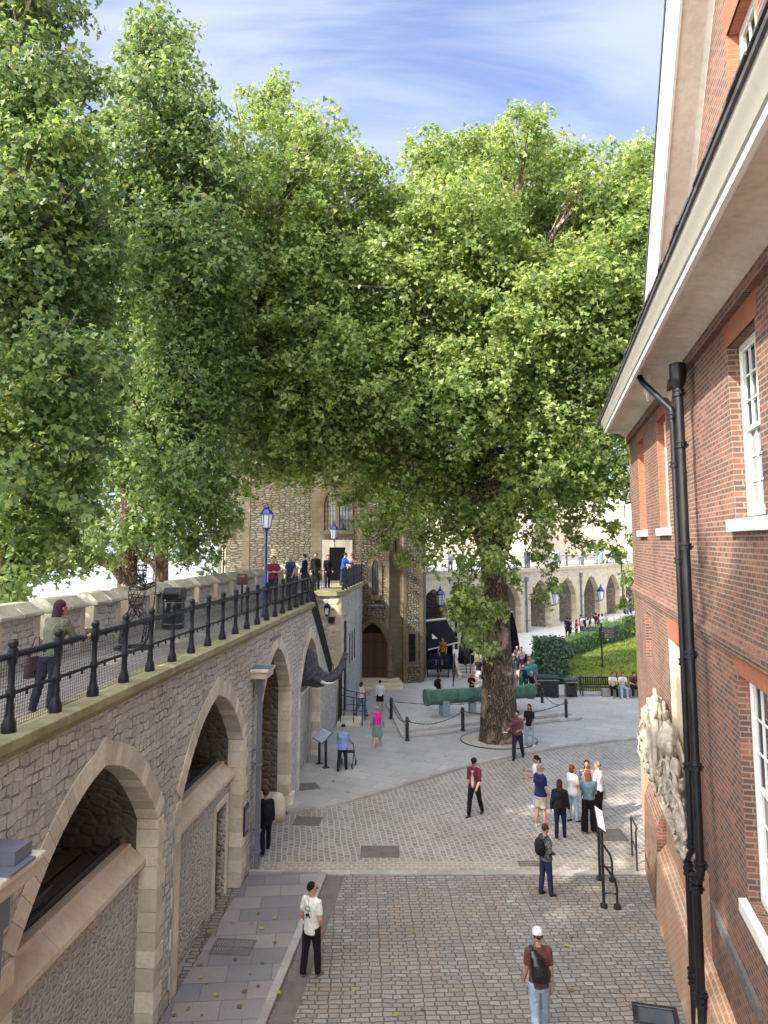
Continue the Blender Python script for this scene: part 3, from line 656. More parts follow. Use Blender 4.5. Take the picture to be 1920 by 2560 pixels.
m = MB(O_B); m.box(-4.86, -5.1, 37.35, 38.3, 4.56, 4.78); m.build('ledge', M['ashlar'], bl, bevel=.02)
for s_ in (39.6, 40.6, 41.6):
    m = MB(O_B); m.box(-5.07, -5.1, s_, s_+.14, 2.2, 3.7); m.build('slit', M['dark'], bl)

# ================================================================== RAILINGS
def post_mb(x, s, z, h=.95, o=(0, 0, 0), r=1.0):
    m = MB(o)
    m.lathe([(.072*r, 0), (.075*r, .05), (.066*r, .13), (.047*r, .19), (.040*r, .25), (.043*r, .30), (.036*r, .36), (.036*r, .40), (.05*r, .43), (.05*r, .49), (.036*r, .52), (.034*r, h-.16), (.046*r, h-.13), (.052*r, h-.02), (.052*r, h+.03), (.035*r, h+.045), (.052*r, h+.075), (.05*r, h+.115), (.02*r, h+.145), (.001, h+.15)], (x, s, z), 10)
    return m
XR = -5.2
rl = thing('iron_railing', 'dark cast iron railing with wire mesh along the walkway edge', 'railing', fr(AL, XR, 8, TOP), -AL)
O_R = (XR, 8, TOP)
ps = 4.6; posts = []
while ps < S_ST: posts.append(ps); ps += 1.075
first = None
for s_ in posts:
    o = post_mb(XR, s_, TOP-.005, o=(XR, s_, TOP), r=1.18).build('post', M['iron'], None, smooth='auto') if first is None else first.copy()
    if first is None: first = o
    else: C.objects.link(o)
    o.parent = rl; o.location = (0, s_-8, 0)
MB(O_R).tube([(XR, 3, TOP+.90), (XR, S_ST, TOP+.90)], .042, 10).build('handrail', M['iron'], rl, smooth=True)
MB(O_R).tube([(XR, 3, TOP+.45), (XR, S_ST, TOP+.45)], .023, 8).build('middle_rail', M['iron'], rl, smooth=True)
m = MB(O_R)
s_ = 4.0
while s_ < S_ST: m.box(XR-.002-.03, XR+.002-.03, s_-.0022, s_+.0022, TOP+.03, TOP+.87); s_ += .055
z = .04
while z < .87: m.box(XR-.0022-.034, XR+.0022-.034, 3.5, S_ST, TOP+z-.0022, TOP+z+.0022); z += .042
m.build('wire_mesh', M['iron'], rl)
m = MB(O_R)
for s_ in posts:
    for q in (.36, .72):
        for zz in (.38, .83): m.box(XR-.012, XR+.012, s_+q-.012, s_+q+.012, TOP+zz, TOP+zz+.1)
m.build('clips', M['iron'], rl)
# stair railing
sr = thing('stair_railing', 'steep black railing running down the stairs at the end of the walkway', 'railing', fr(AL, XR, S_ST, TOP), -AL)
O_S = (XR, S_ST, TOP)
st = lambda s: stair_top(s)+.05
for i in range(14):
    s_ = S_ST+.3+i*.45
    MB(O_S).tube([(XR, s_, st(s_)-.1), (XR, s_, st(s_)+.98)], .018, 6).build('baluster', M['iron'], sr)
for dz, r in ((.98, .035), (.5, .018), (.12, .018)):
    MB(O_S).tube([(XR, S_ST, 6.1+dz), (XR, 34.4, st(34.4)+dz)], r, 8).build('rail', M['iron'], sr)
m = MB(O_S); s_ = S_ST
while s_ < 34.4: m.box(XR-.01, XR+.01, s_-.008, s_+.008, st(s_)+.1, st(s_)+.95); s_ += .11
m.build('infill_bars', M['iron'], sr)
# railing on the landing
lr = thing('landing_railing', 'black railing round the top of the landing block by the tower door', 'railing', fr(AL, -5.15, 36.7, 6.05), -AL)
O_Q = (-5.15, 36.7, 6.05)
for s_ in [37.2+i*1.1 for i in range(9)]: post_mb(-5.12, s_, 6.05, .95, O_Q, 1.0).build('post', M['iron'], lr)
for x_ in (-6.4, -5.12):
    if x_ < -6: post_mb(x_, 36.7, 6.05, .95, O_Q, 1.0).build('post', M['iron'], lr)
for dz in (.95, .5, .12): MB(O_Q).tube([(-5.12, 37.2, 6.05+dz), (-5.12, 46, 6.05+dz)], .025, 6).build('rail', M['iron'], lr)
for dz in (.95, .12): MB(O_Q).tube([(-6.4, 36.7, 6.05+dz), (-5.12, 37.2, 6.05+dz)], .018, 6).build('rail', M['iron'], lr)
m = MB(O_Q)
for i in range(11): t_ = (i+.5)/11; m.tube([(-6.4+1.28*t_, 36.7+.5*t_, 6.1), (-6.4+1.28*t_, 36.7+.5*t_, 7.0)], .009, 5)
for i in range(80): s_ = 37.2+i*.11; m.tube([(-5.12, s_, 6.1), (-5.12, s_, 7.0)], .009, 4)
m.build('bars', M['iron'], lr)

# ================================================================== DOWNPIPES ON THE LEFT WALL
def wallpipe(s_, ztop, label, flip=False):
    t = thing('drainpipe', label, 'drainpipe', fr(AL, XF+.16, s_, 0), -AL)
    o = (XF+.16, s_, 0); x = XF+.16
    m = MB(o); m.tube([(x, s_, .1), (x, s_, ztop)], .062, 4); m.box(x-.06, x+.06, s_-.07, s_+.07, .1, ztop-.02); m.build('pipe', M['grey_pipe'], t, bevel=.01)
    m = MB(o); m.box(x-.09, x+.10, s_-.12, s_+.12, ztop-.42, ztop); m.build('hopper', M['grey_pipe'], t, bevel=.015)
    m = MB(o)
    for z in (.45, .95, 2.6, 2.95): m.box(x-.15, x+.08, s_-.105, s_+.105, z, z+.05)
    m.box(x+.062, x+.07, s_-.05, s_+.05, 2.65, 2.95)
    m.build('bracket', M['grey_pipe'], t)
    return t
wallpipe(20.25, 4.85, 'grey square drainpipe between the second arch and the tall arch')
wallpipe(8.45, 4.6, 'grey square drainpipe at the left edge, before the nearest arch')
for s_, z, lab in ((20.25, 4.86, 'weathered stone ledge projecting above the drainpipe beside the tall arch'), (8.45, 4.62, 'stone ledge with lead flashing at the left edge of the picture')):
    t = thing('stone_ledge', lab, 'ledge', fr(AL, XF, s_, z), -AL); o = (XF, s_, z)
    m = MB(o); m.box(XF-.05, XF+.42, s_-.42, s_+.42, z, z+.16); m.box(XF-.05, XF+.46, s_-.46, s_+.46, z+.161, z+.24); m.build('slab', M['ashlar'], t, bevel=.02)
    m = MB(o); m.box(XF+.0, XF+.48, s_-.3, s_+.2, z+.241, z+.27); m.build('flashing', M['grey_pipe'], t)
    if s_ < 10: m = MB(o); m.box(XF+.0, XF+.40, s_-.1, s_+.25, z+.271, z+.42); m.build('box_gutter', M['grey_pipe'], t)
t = thing('wall_notice', 'small black notice case on the wall beside the drainpipe', 'notice', fr(AL, XF+.03, 19.55, 1.45), -AL); o = (XF+.03, 19.55, 1.45)
MB(o).box(XF+.005, XF+.06, 19.35, 19.75, 1.15, 1.85).build('case', M['black'], t, bevel=.01); MB(o).box(XF+.061, XF+.064, 19.4, 19.7, 1.25, 1.75).build('sheet', M['grey_board'], t)
t = thing('bollard_stone', 'rounded weathered guard stone at the foot of the tall arch', 'guard stone', at(693, 2050), 0)
MB(tuple(t.location)).loft([((t.location.x, t.location.y, z), r, r) for z, r in ((0, .26), (.3, .25), (.6, .22), (.75, .15), (.8, .03))], 14).build('stone', M['ashlar'], t, smooth=True)
# ================================================================== BRICK HOUSE ON THE RIGHT (local frame like the wall's)
XB = 2.45; S_FAR, S_NEAR = 24.25, -3.0
bh = thing('brick_house', 'tall red brick house with white sash windows and a deep moulded cornice on the right', 'house', fr(AR, XB, 10), -AR)
O_H = (XB, 10, 0)
def rect_face(mb, x, s0, s1, z0, z1, holes):
    S = sorted({s0, s1, *[h[0] for h in holes], *[h[1] for h in holes]}); Z = sorted({z0, z1, *[h[2] for h in holes], *[h[3] for h in holes]})
    S = [q for q in S if s0 <= q <= s1]; Z = [q for q in Z if z0 <= q <= z1]
    for a, b in zip(S, S[1:]):
        for c, d in zip(Z, Z[1:]):
            if any(h[0] <= (a+b)/2 <= h[1] and h[2] <= (c+d)/2 <= h[3] for h in holes): continue
            mb.quad((x, a, c), (x, b, c), (x, b, d), (x, a, d))
def reveal(mb, x, h, dep):
    a, b, c, d = h[:4]; y = x+dep
    mb.quad((x, a, c), (y, a, c), (y, a, d), (x, a, d)); mb.quad((x, b, c), (y, b, c), (y, b, d), (x, b, d)); mb.quad((x, a, d), (x, b, d), (y, b, d), (y, a, d)); mb.quad((x, a, c), (x, b, c), (y, b, c), (y, a, c))
UP = [(9.55, 11.0, 8.72, 11.05), (16.75, 18.05, 8.72, 11.1), (20.6, 21.9, 8.72, 11.1), (5.0, 6.45, 8.72, 11.05)]
LO = [(9.75, 11.4, 3.7, 6.62), (5.0, 6.5, 3.7, 6.62)]
NICHE = (20.55, 21.75, 5.35, 6.55); PANEL = (15.6, 17.6, 2.9, 6.35)
m = MB(O_H); rect_face(m, XB, S_NEAR, S_FAR, 7.12, 11.6, UP); m.build('upper_wall', M['brick'], bh)
m = MB(O_H); rect_face(m, XB, S_NEAR, 14.2, 0, 6.86, LO)
m.build('lower_wall', M['brick_low'], bh)
m = MB(O_H); rect_face(m, XB, 14.2, S_FAR, 2.9, 6.86, [NICHE, PANEL]); m.build('lower_wall', M['brick'], bh)
m = MB(O_H); rect_face(m, XB, 14.2, S_FAR, 0, 2.9, []); m.build('lower_wall', M['limewash'], bh)
m = MB(O_H); m.quad((XB, S_FAR, 0), (14, S_FAR, 0), (14, S_FAR, 11.6), (XB, S_FAR, 11.6)); m.quad((XB, S_NEAR, 0), (14, S_NEAR, 0), (14, S_NEAR, 11.6), (XB, S_NEAR, 11.6)); m.build('end_wall', M['brick'], bh)
m = MB(O_H); reveal(m, XB, NICHE, .16); m.quad((XB+.16, NICHE[0], NICHE[2]), (XB+.16, NICHE[1], NICHE[2]), (XB+.16, NICHE[1], NICHE[3]), (XB+.16, NICHE[0], NICHE[3])); m.build('blind_window', M['brick_low'], bh)
m = MB(O_H); reveal(m, XB, PANEL, .1); m.quad((XB+.1, PANEL[0], PANEL[2]), (XB+.1, PANEL[1], PANEL[2]), (XB+.1, PANEL[1], PANEL[3]), (XB+.1, PANEL[0], PANEL[3])); m.build('painted_panel', M['cream_paint'], bh)
# orange gauged brick heads
def head(h, parent):
    a, b, c, d = h; m = MB(O_H)
    m.add([(XB-.006, a-.08, d), (XB-.006, b+.08, d), (XB-.006, b+.2, d+.42), (XB-.006, a-.2, d+.42), (XB+.02, a-.08, d), (XB+.02, b+.08, d), (XB+.02, b+.2, d+.42), (XB+.02, a-.2, d+.42)], [(0, 1, 2, 3), (0, 4, 5, 1), (1, 5, 6, 2), (2, 6, 7, 3), (3, 7, 4, 0)])
    m.build('window_head', M['lintel'], parent)
head(PANEL, bh)
# string course
m = MB(O_H); m.sweep([(XB+.02, 6.86), (XB-.05, 6.88), (XB-.05, 6.95), (XB-.09, 6.97), (XB-.09, 7.05), (XB-.05, 7.07), (XB-.03, 7.12), (XB+.02, 7.14)], S_NEAR, S_FAR+.09); m.box(XB, 14, S_FAR, S_FAR+.09, 6.9, 7.08); m.build('string_course', M['brick'], bh)
# plinth: battered brick buttress and base
m = MB(O_H); m.sweep([(XB+.05, 0), (XB-.30, 0), (XB-.22, 1.3), (XB-.01, 1.55), (XB+.05, 1.55)], S_NEAR, 19.2); m.build('plinth', M['limewash'], bh)
m = MB(O_H); m.sweep([(XB+.05, 0), (XB-.26, 0), (XB-.20, 1.9), (XB-.0, 2.35), (XB+.05, 2.35)], 19.2, 21.6); m.build('buttress', M['brick_low'], bh)
m = MB(O_H); m.box(XB-.05, XB+.01, 11.0, 13.9, 2.45, 2.62); [m.box(XB-.065, XB-.05, 11.2+i*.3, 11.24+i*.3, 2.5, 2.56) for i in range(9)]; m.build('iron_strap', M['asphalt'], bh)
# main cornice round the far corner
CP = [(2.46, 11.55), (2.36, 11.58), (2.20, 11.66), (1.98, 11.69), (1.74, 11.69), (1.72, 11.60), (1.66, 11.60), (1.655, 11.68), (1.63, 11.69), (1.60, 11.80), (1.56, 11.86), (1.55, 11.94), (1.53, 11.95), (1.52, 11.985), (2.46, 12.3)]
def cornice(prof, name, mat, ex=0):
    m = MB(O_H); n = len(prof); V = []
    for p, z in prof:
        q = XB-p   # overhang
        V += [(p, S_NEAR, z-.04), (p, S_FAR+.05-q*1.7, z-.04), (14, S_FAR+.06, z-.04)]
    F = []
    for i in range(n-1):
        for j in range(2): F.append((i*3+j, i*3+j+1, (i+1)*3+j+1, (i+1)*3+j))
    m.add(V, F); return m.build(name, M[mat], bh, smooth='auto')
so = cornice(CP[0:5], 'cornice_soffit', 'soffit'); cornice(CP[4:8], 'cornice_fillet', 'white'); cornice(CP[7:12], 'cornice_fascia', 'fascia_shade')
cornice([CP[11], (1.52, 11.945), (1.515, 11.985), (1.54, 12.01), (1.9, 12.13)], 'gutter_edge', 'lead'); cornice([(1.54, 12.028), (2.6, 12.45)], 'cornice_roof', 'tiles')
m = MB(O_H); m.box(XB-.10, XB+.01, S_NEAR, S_FAR+.05, 11.38, 11.56); m.box(XB, 14, S_FAR, S_FAR+.1, 11.38, 11.56); m.build('bed_moulding', M['brick_low'], bh)
m = MB(O_H)
for i in range(90):
    s_ = S_NEAR+i*.31; m.box(1.50+random.uniform(-.012, .012), 1.60, s_, s_+.30, 11.97, 11.99+random.uniform(0, .02))
m.build('edge_tile', M['lead'], bh)
# pediment: brick gable with raking cornice
zr = lambda s: 14.1+(12.78-s)*.9
AP = 4.6
m = MB(O_H)
W1 = (8.75, 10.1, 12.9, 15.05)
top = lambda s: zr(s) if s >= AP else zr(2*AP-s)
S = [15.0, 14, 13, 12, 11, 10.1, 8.75, 7.5, 6, AP, 3, 1, -1, -3]
for b, a in zip(S, S[1:]):
    if abs(a-8.75) < .01:
        m.quad((XB, a, 11.9), (XB, b, 11.9), (XB, b, W1[2]), (XB, a, W1[2])); m.quad((XB, a, W1[3]), (XB, b, W1[3]), (XB, b, top(b)), (XB, a, top(a)))
    else: m.quad((XB, a, 11.9), (XB, b, 11.9), (XB, b, top(b)), (XB, a, top(a)))
m.build('gable_wall', M['brick'], bh)
UPW = UP+[W1]
def rake(prof, name, mat, s0=15.9, s1=AP):
    m = MB(O_H); V = []; F = []
    for s_ in (s0, s1, 2*AP-s0):
        for p, dz in prof: V.append((p, s_, top(s_)+dz))
    n = len(prof)
    for j in range(2):
        for i in range(n-1): F.append((j*n+i, j*n+i+1, (j+1)*n+i+1, (j+1)*n+i))
    m.add(V, F); return m.build(name, M[mat], bh)
rake([(2.46, -.12), (2.38, -.02), (2.03, 0)], 'rake_soffit', 'soffit'); rake([(2.03, 0), (2.025, -.07), (1.985, -.07), (1.98, .03)], 'rake_fillet', 'white')
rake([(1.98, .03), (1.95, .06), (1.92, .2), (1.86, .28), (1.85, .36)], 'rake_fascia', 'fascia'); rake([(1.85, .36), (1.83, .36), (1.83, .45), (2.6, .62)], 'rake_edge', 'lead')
m = MB(O_H)
for s_, e_ in ((15.9, AP), (AP, 2*AP-15.9)): m.quad((1.83, s_, top(s_)+.44), (1.83, e_, top(e_)+.44), (9, e_, top(e_)+.44), (9, s_, top(s_)+.44))
m.quad((2.5, S_FAR, 12.4), (2.5, S_NEAR, 12.4), (9, S_NEAR, 16.5), (9, S_FAR-5, 16.5)); m.build('roof', M['tiles'], bh)
m = MB(O_H); m.box(XB-.11, XB+.0, 10.35, 14.0, 0, 0.001) if False else None
# sash windows
def sash(h, arch=False):
    a, b, c, d = h; x = XB+.20; f = MB(O_H)
    w = .07
    f.box(x-.05, x+.06, a+.002, a+w, c, d); f.box(x-.05, x+.06, b-w, b-.002, c, d); f.box(x-.05, x+.06, a+w, b-w, d-w, d-.002); f.box(x-.05, x+.06, a+w, b-w, c, c+w+.02)
    F = f.build('window', M['white'], bh, bevel=.006)
    mz_ = (c+d)/2
    g = MB(O_H)
    for (z0, z1, xx) in ((c+w+.02, mz_+.02, x+.02), (mz_-.02, d-w, x-.015)):
        g.box(xx-.02, xx+.02, a+w, a+w+.05, z0, z1); g.box(xx-.02, xx+.02, b-w-.05, b-w, z0, z1); g.box(xx-.02, xx+.02, a+w+.05, b-w-.05, z0, z0+.055); g.box(xx-.02, xx+.02, a+w+.05, b-w-.05, z1-.045, z1)
        A, B = a+w+.05, b-w-.05
        for i in range(1, 4): q = A+(B-A)*i/4; g.box(xx-.014, xx+.014, q-.011, q+.011, z0+.055, z1-.045)
        for i in range(1, 3): q = z0+.055+(z1-z0-.1)*i/3; g.box(xx-.012, xx+.012, A, B, q-.011, q+.011)
    g.build('sash', M['white'], F)
    g = MB(O_H); g.quad((x+.03, a+w, c+w), (x+.03, b-w, c+w), (x+.03, b-w, d-w), (x+.03, a+w, d-w)); g.build('pane', M['glass'], F)
    g = MB(O_H); g.box(x+.16, x+.17, a+.1, b-.1, c+.3, d-.1); g.build('blind', M['cream_paint'], F)
    r_ = MB(O_H); reveal(r_, XB, h, .24); r_.build('reveal', M['brick_orange' if b > 15 or c > 12 else 'brick_low'], F); head(h, F)
    for q0, q1 in (((a-.07, a-.001), (b+.001, b+.07)) if b > 15 or c > 12 else ()): MB(O_H).box(XB-.004, XB+.02, q0, q1, c, d-.001).build('jamb_strip', M['brick_orange'], F)
    s_ = MB(O_H); s_.sweep([(XB+.22, c), (XB-.10, c-.03), (XB-.10, c-.19), (XB+.05, c-.19), (XB+.22, c-.1)], a-.14, b+.14); s_.build('sill', M['white'], F, bevel=.01)
for h in UPW+LO: sash(h)
# carved trophy of arms above the hidden door: helmets, shields, scrolls and banners on a sloping ledge
tr = thing('carved_relief', 'cream carved stone trophy of scrolls and shields projecting from the brick facade', 'carving', fr(AR, XB, 18, 3), -AR)
O_T = (XB, 18, 3)
m = MB(O_T); rr = random.Random(5)
def top_z(s): 
    P = [(14.6, 2.95), (15.2, 3.7), (15.8, 4.3), (16.6, 4.75), (17.6, 4.95), (18.8, 4.9), (19.6, 4.6), (20.4, 4.1), (21.2, 3.5), (21.8, 3.1)]
    for (a, z), (b, y) in zip(P, P[1:]):
        if a <= s <= b: return z+(y-z)*(s-a)/(b-a)
    return 2.95
m.ball((XB-.02, 18.1, 3.7), (.10, 2.6, .9), 20, 12)
for i in range(60):
    s_ = rr.uniform(14.9, 21.5); z = rr.uniform(2.95, max(3.0, top_z(s_)-.1)); r = rr.uniform(.07, .19)
    m.ball((XB-.14-rr.random()*.12, s_, z), (r*.55, r*rr.uniform(.7, 1.5), r), 9, 6, rot=(rr.uniform(-1, 1), 0, 0))
for i in range(64):   # curling scrolls
    s_ = rr.uniform(15.0, 21.3); z = rr.uniform(3.0, max(3.1, top_z(s_)-.05)); r0 = rr.uniform(.16, .34); a0 = rr.uniform(0, 6.3); sg = rr.choice((-1, 1)); pts = []
    for k in range(15): a = a0+sg*k*.42; r = r0*(1-k/16); pts.append((XB-.24-.012*k, s_+r*math.cos(a), z+r*math.sin(a)))
    m.tube(pts, [.045*(1-k/22) for k in range(15)], 6)
for (s_, z, ry, rz) in ((18.1, 4.3, .42, .55), (16.4, 3.7, .3, .4), (19.9, 3.7, .3, .4)): m.ball((XB-.22, s_, z), (.12, ry, rz), 14, 9); m.tube([(XB-.3, s_+ry*math.cos(q*.45), z+rz*math.sin(q*.45)) for q in range(15)], .045, 6)
m.ball((XB-.26, 18.1, 3.95), (.14, .50, .70), 20, 12); m.tube([(XB-.36, 18.1+.50*math.cos(q*.314), 3.95+.70*math.sin(q*.314)) for q in range(21)], .06, 6)
for q in range(14): a_ = R(15+150*q/13); m.tube([(XB-.08, 18.1+.4*math.cos(a_), 3.5+.4*math.sin(a_)), (XB-.16, 18.1+2.2*math.cos(a_), 3.35+1.45*math.sin(a_))], [.035, .05], 6); m.ball((XB-.16, 18.1+2.25*math.cos(a_), 3.35+1.5*math.sin(a_)), (.05, .08, .10), 7, 5)
for s_, z in ((18.1, 4.8), (16.7, 4.4), (19.4, 4.35)):   # helmets
    m.ball((XB-.25, s_, z), (.2, .2, .24), 12, 8); m.tube([(XB-.25, s_+.18*math.cos(q*.4-1), z+.2+.13*math.sin(q*.5)) for q in range(9)], .05, 6)
for i in range(12): s_ = rr.uniform(15.3, 21); m.tube([(XB-.1, 18.1+(s_-18.1)*.3, 3.3), (XB-.16, s_, max(3.2, top_z(s_)+.08))], .035, 6)
m.build('carving', M['white_stone'], tr, remesh=.02, smooth_it=0)
m = MB(O_T); m.sweep([(XB, 2.6), (XB-.12, 2.66), (XB-.3, 2.86), (XB-.34, 2.95), (XB, 2.98)], 14.7, 21.7); m.build('ledge', M['white_stone'], tr, bevel=.02)
# two black rainwater pipes
def rwp(s_, x, label, ztop, arm, jog, group):
    t = thing('rainwater_pipe', label, 'rainwater pipe', fr(AR, x, s_, 0), -AR, group); o = (x, s_, 0)
    jx = .0
    pts = [(x, s_, ztop), (x, s_, 3.45), (x, s_, 3.2), (x-.05*jog, s_+.12*jog, 3.0), (x-.05*jog, s_+.12*jog, .15)]
    m = MB(o); m.tube(pts, .052 if arm else .07, 12); m.build('pipe', M['pipe'], t, smooth='auto')
    rp = .052 if arm else .07
    for z in [ztop-.12, ztop-1.0]+[ztop-2.7-1.75*i for i in range(5)]+[3.3, 2.9, 1.2]:
        if z < .3: continue
        q = pts[0] if z > 3.25 else pts[3]; m = MB(o)
        m.lathe([(rp, z-.04), (rp+.03, z-.034), (rp+.03, z-.008), (rp+.012, z+.0), (rp+.012, z+.04), (rp+.03, z+.048), (rp+.03, z+.074), (rp, z+.08)], (q[0], q[1], 0), 14)
        m.box(q[0]-.02, q[0]+.02, q[1]-rp-.06, q[1]+rp+.06, z-.01, z+.04); m.box(q[0], q[0]+.12, q[1]-.02, q[1]+.02, z-.005, z+.035)
        m.build('collar', M['pipe'], t, smooth='auto')
    if arm: m = MB(o); m.tube([(1.80, s_+1.1, 11.66), (1.85, s_+1.0, 11.5), (x, s_+.03, ztop+.02), (x, s_, ztop-.2)], .06, 10); m.build('swan_neck', M['pipe'], t, smooth='auto')
    else: m = MB(o); m.lathe([(.075, 0), (.12, .12), (.14, .2), (.14, .42), (.10, .44)], (x, s_, ztop-.02), 10); m.build('hopper_head', M['pipe'], t, smooth='auto')
    return t
rwp(14.35, 2.22, 'thinner black rainwater pipe with a slanting neck up to the cornice', 10.75, True, .0+1, None)
rwp(13.45, 2.20, 'thicker black rainwater pipe with a hopper head, nearer of the pair on the brick facade', 11.0, False, 1, None)
# floodlight near the camera
p = aty(1640, 2560, 7.8)
fl = thing('floodlight', 'black box floodlight on a post at the bottom right corner', 'floodlight', (p.x, p.y, 0), R(-14)); z = p.z+.03
m = MB(); m.box(-.20, .20, -.17, .17, z-.30, z+.02); m.build('housing', M['black'], fl, bevel=.02)
m = MB(); m.box(-.21, .21, -.18, -.13, z+.021, z+.05); m.box(-.21, .21, .13, .18, z+.021, z+.05); m.box(-.21, -.16, -.13, .13, z+.021, z+.05); m.box(.16, .21, -.13, .13, z+.021, z+.05); m.build('frame', M['black'], fl, bevel=.008)
MB().box(-.16, .16, -.13, .13, z+.021, z+.03).build('glass', M['glass'], fl); MB().box(-.13, .13, -.1, .1, z+.0205, z+.0235).build('reflector', M['fascia'], fl)
m = MB(); m.box(-.205, .205, -.185, -.175, z-.20, z-.17); m.build('trim', M['fascia'], fl)
m = MB(); m.tube([(0, 0, 0), (0, 0, z-.3)], .05, 8); m.box(-.12, .12, -.12, .12, 0, .02); m.build('post', M['black'], fl)

# ================================================================== TOWER
tw = thing('stone_tower', 'broad medieval rubble stone tower with quoins behind the plane trees', 'tower', (0, 48, 0))
O_W = (0, 48, 0)
def gp(u, Y): return ((u-960)/FPX*(Y*math.cos(PITCH)), Y)
def tp(u, Y):
    p = aty(u, 1354, Y); return Vector((p.x, p.y))
PL = [tp(548, 60), tp(546, 55), tp(556, 52.5), tp(580, 50.8), tp(608, 50), tp(625, 49.6), tp(700, 48.2), tp(778, 47.4), tp(812, 46.9), tp(893, 46.5), tp(899, 45.9), tp(973, 45.8), tp(976, 46.2), tp(1004, 46.3), tp(1008, 46.0), tp(1056, 46.4), tp(1064, 49), tp(1062, 60)]
H_T = 21.5
m = MB(O_W)
for a, b in zip(PL, PL[1:]): m.quad((a.x, a.y, 0), (b.x, b.y, 0), (b.x, b.y, H_T), (a.x, a.y, H_T))
m.add([(p.x, p.y, H_T) for p in PL], [tuple(range(len(PL)))])
m.build('wall', M['tower'], tw)
def on(i, f): return PL[i]+(PL[i+1]-PL[i])*f
def strip(mb, a, b, z0, z1, out=.03, th=.1):
    t = (b-a).normalized(); n = Vector((t.y, -t.x)); mb.prism([a+n*out, b+n*out, b-n*th, a-n*th], z0, z1)
m = MB(O_W)
strip(m, PL[4]-(PL[5]-PL[4])*.1, PL[5], 0, H_T-.3, .05); strip(m, PL[7], PL[8], 0, H_T-.3, .03)
strip(m, on(8, .0), on(8, .14), 6, H_T-.3, .035)
strip(m, on(10, .86), PL[11], 0, H_T-.3, .02); strip(m, PL[12], PL[13], 0, H_T-.3, .01); strip(m, PL[14], on(14, .16), 0, H_T-.3, .02)
strip(m, on(14, .84), PL[15], 0, H_T-.3, .03); strip(m, PL[10], on(10, .07), 0, H_T-.3, .02)
m.build('quoin', M['quoin'], tw)
# face frames: (origin on the wall, along, outward)
def face_m(i, f=0.0):
    a, b = PL[i], PL[i+1]; t = (b-a).normalized(); n = Vector((t.y, -t.x)); o = a+(b-a)*f
    return Matrix(((t.x, n.x, 0, o.x), (t.y, n.y, 0, o.y), (0, 0, 1, 0), (0, 0, 0, 1)))
def lancet(mb, cx, z0, w, zs, ri, out0, out1, ring, M4, n=12):
    """pointed opening surround: jamb boxes and arch blocks (x along, y outward)"""
    hw = w/2
    mb.box(cx-hw-ring, cx-hw, out0, out1, z0, zs, M4); mb.box(cx+hw, cx+hw+ring, out0, out1, z0, zs, M4)
    A = [(cx+hw*t, zs+ri*(1-(.3*abs(t)+.7*abs(t)**2.6))) for t in [-1+2*i/n for i in range(n+1)]]
    B = [(cx+(hw+ring)*t, zs+(ri+ring*1.2)*(1-(.3*abs(t)+.7*abs(t)**2.6))) for t in [-1+2*i/n for i in range(n+1)]]
    for i in range(n):
        q = [A[i], A[i+1], B[i+1], B[i]]
        mb.add([(p[0], out0, p[1]) for p in q]+[(p[0], out1, p[1]) for p in q], [(0, 3, 2, 1), (4, 5, 6, 7), (0, 1, 5, 4), (1, 2, 6, 5), (2, 3, 7, 6), (3, 0, 4, 7)], M4)
    return A
def lancet_fill(mb, cx, z0, w, zs, ri, y, M4, n=12):
    hw = w/2; A = [(cx+hw*t, zs+ri*(1-(.3*abs(t)+.7*abs(t)**2.6))) for t in [-1+2*i/n for i in range(n+1)]]
    mb.add([(cx-hw, y, z0)]+[(a[0], y, a[1]) for a in A]+[(cx+hw, y, z0)], [tuple(range(len(A)+2))], M4)
# big twin window + upper door on face 8
F8 = face_m(8); L8 = (PL[9]-PL[8]).length
wx = L8*.40
m = MB(O_W); m.box(wx-.8, wx+1.9, -.05, .02, 8.6, 11.8, F8)
for dx in (-.48, .48): lancet(m, wx+dx, 9.1, .72, 10.7, .75, .021, .14, .14, F8)
m.box(wx-1.05, wx+1.05, .02, .2, 8.85, 9.09, F8); W_ = m.build('twin_window_surround', M['quoin'], tw)
m = MB(O_W)
for dx in (-.48, .48): lancet_fill(m, wx+dx, 9.1, .72, 10.7, .75, .03, F8)
m.build('pane', M['glass'], W_)
m = MB(O_W)
for dx in (-.48, .48):
    for q in (-.18, 0, .18): m.box(wx+dx+q-.014, wx+dx+q+.014, .035, .06, 9.1, 11.1, F8)
    for zz in range(6): m.box(wx+dx-.36, wx+dx+.36, .036, .055, 9.35+zz*.3, 9.375+zz*.3, F8)
m.build('glazing_bar', M['iron'], W_)
m = MB(O_W); m.box(wx-.95, wx-.5, -.02, .10, 6.05, 8.5, F8); m.box(wx+.5, wx+.95, -.02, .10, 6.05, 8.5, F8); m.box(wx-.499, wx+.499, -.02, .10, 8.05, 8.5, F8); D_ = m.build('upper_door_surround', M['ashlar'], tw, bevel=.02)
m = MB(O_W); m.box(wx-.5, wx+.5, .0, .02, 6.05, 8.04, F8); m.build('upper_door', M['dark'], D_)
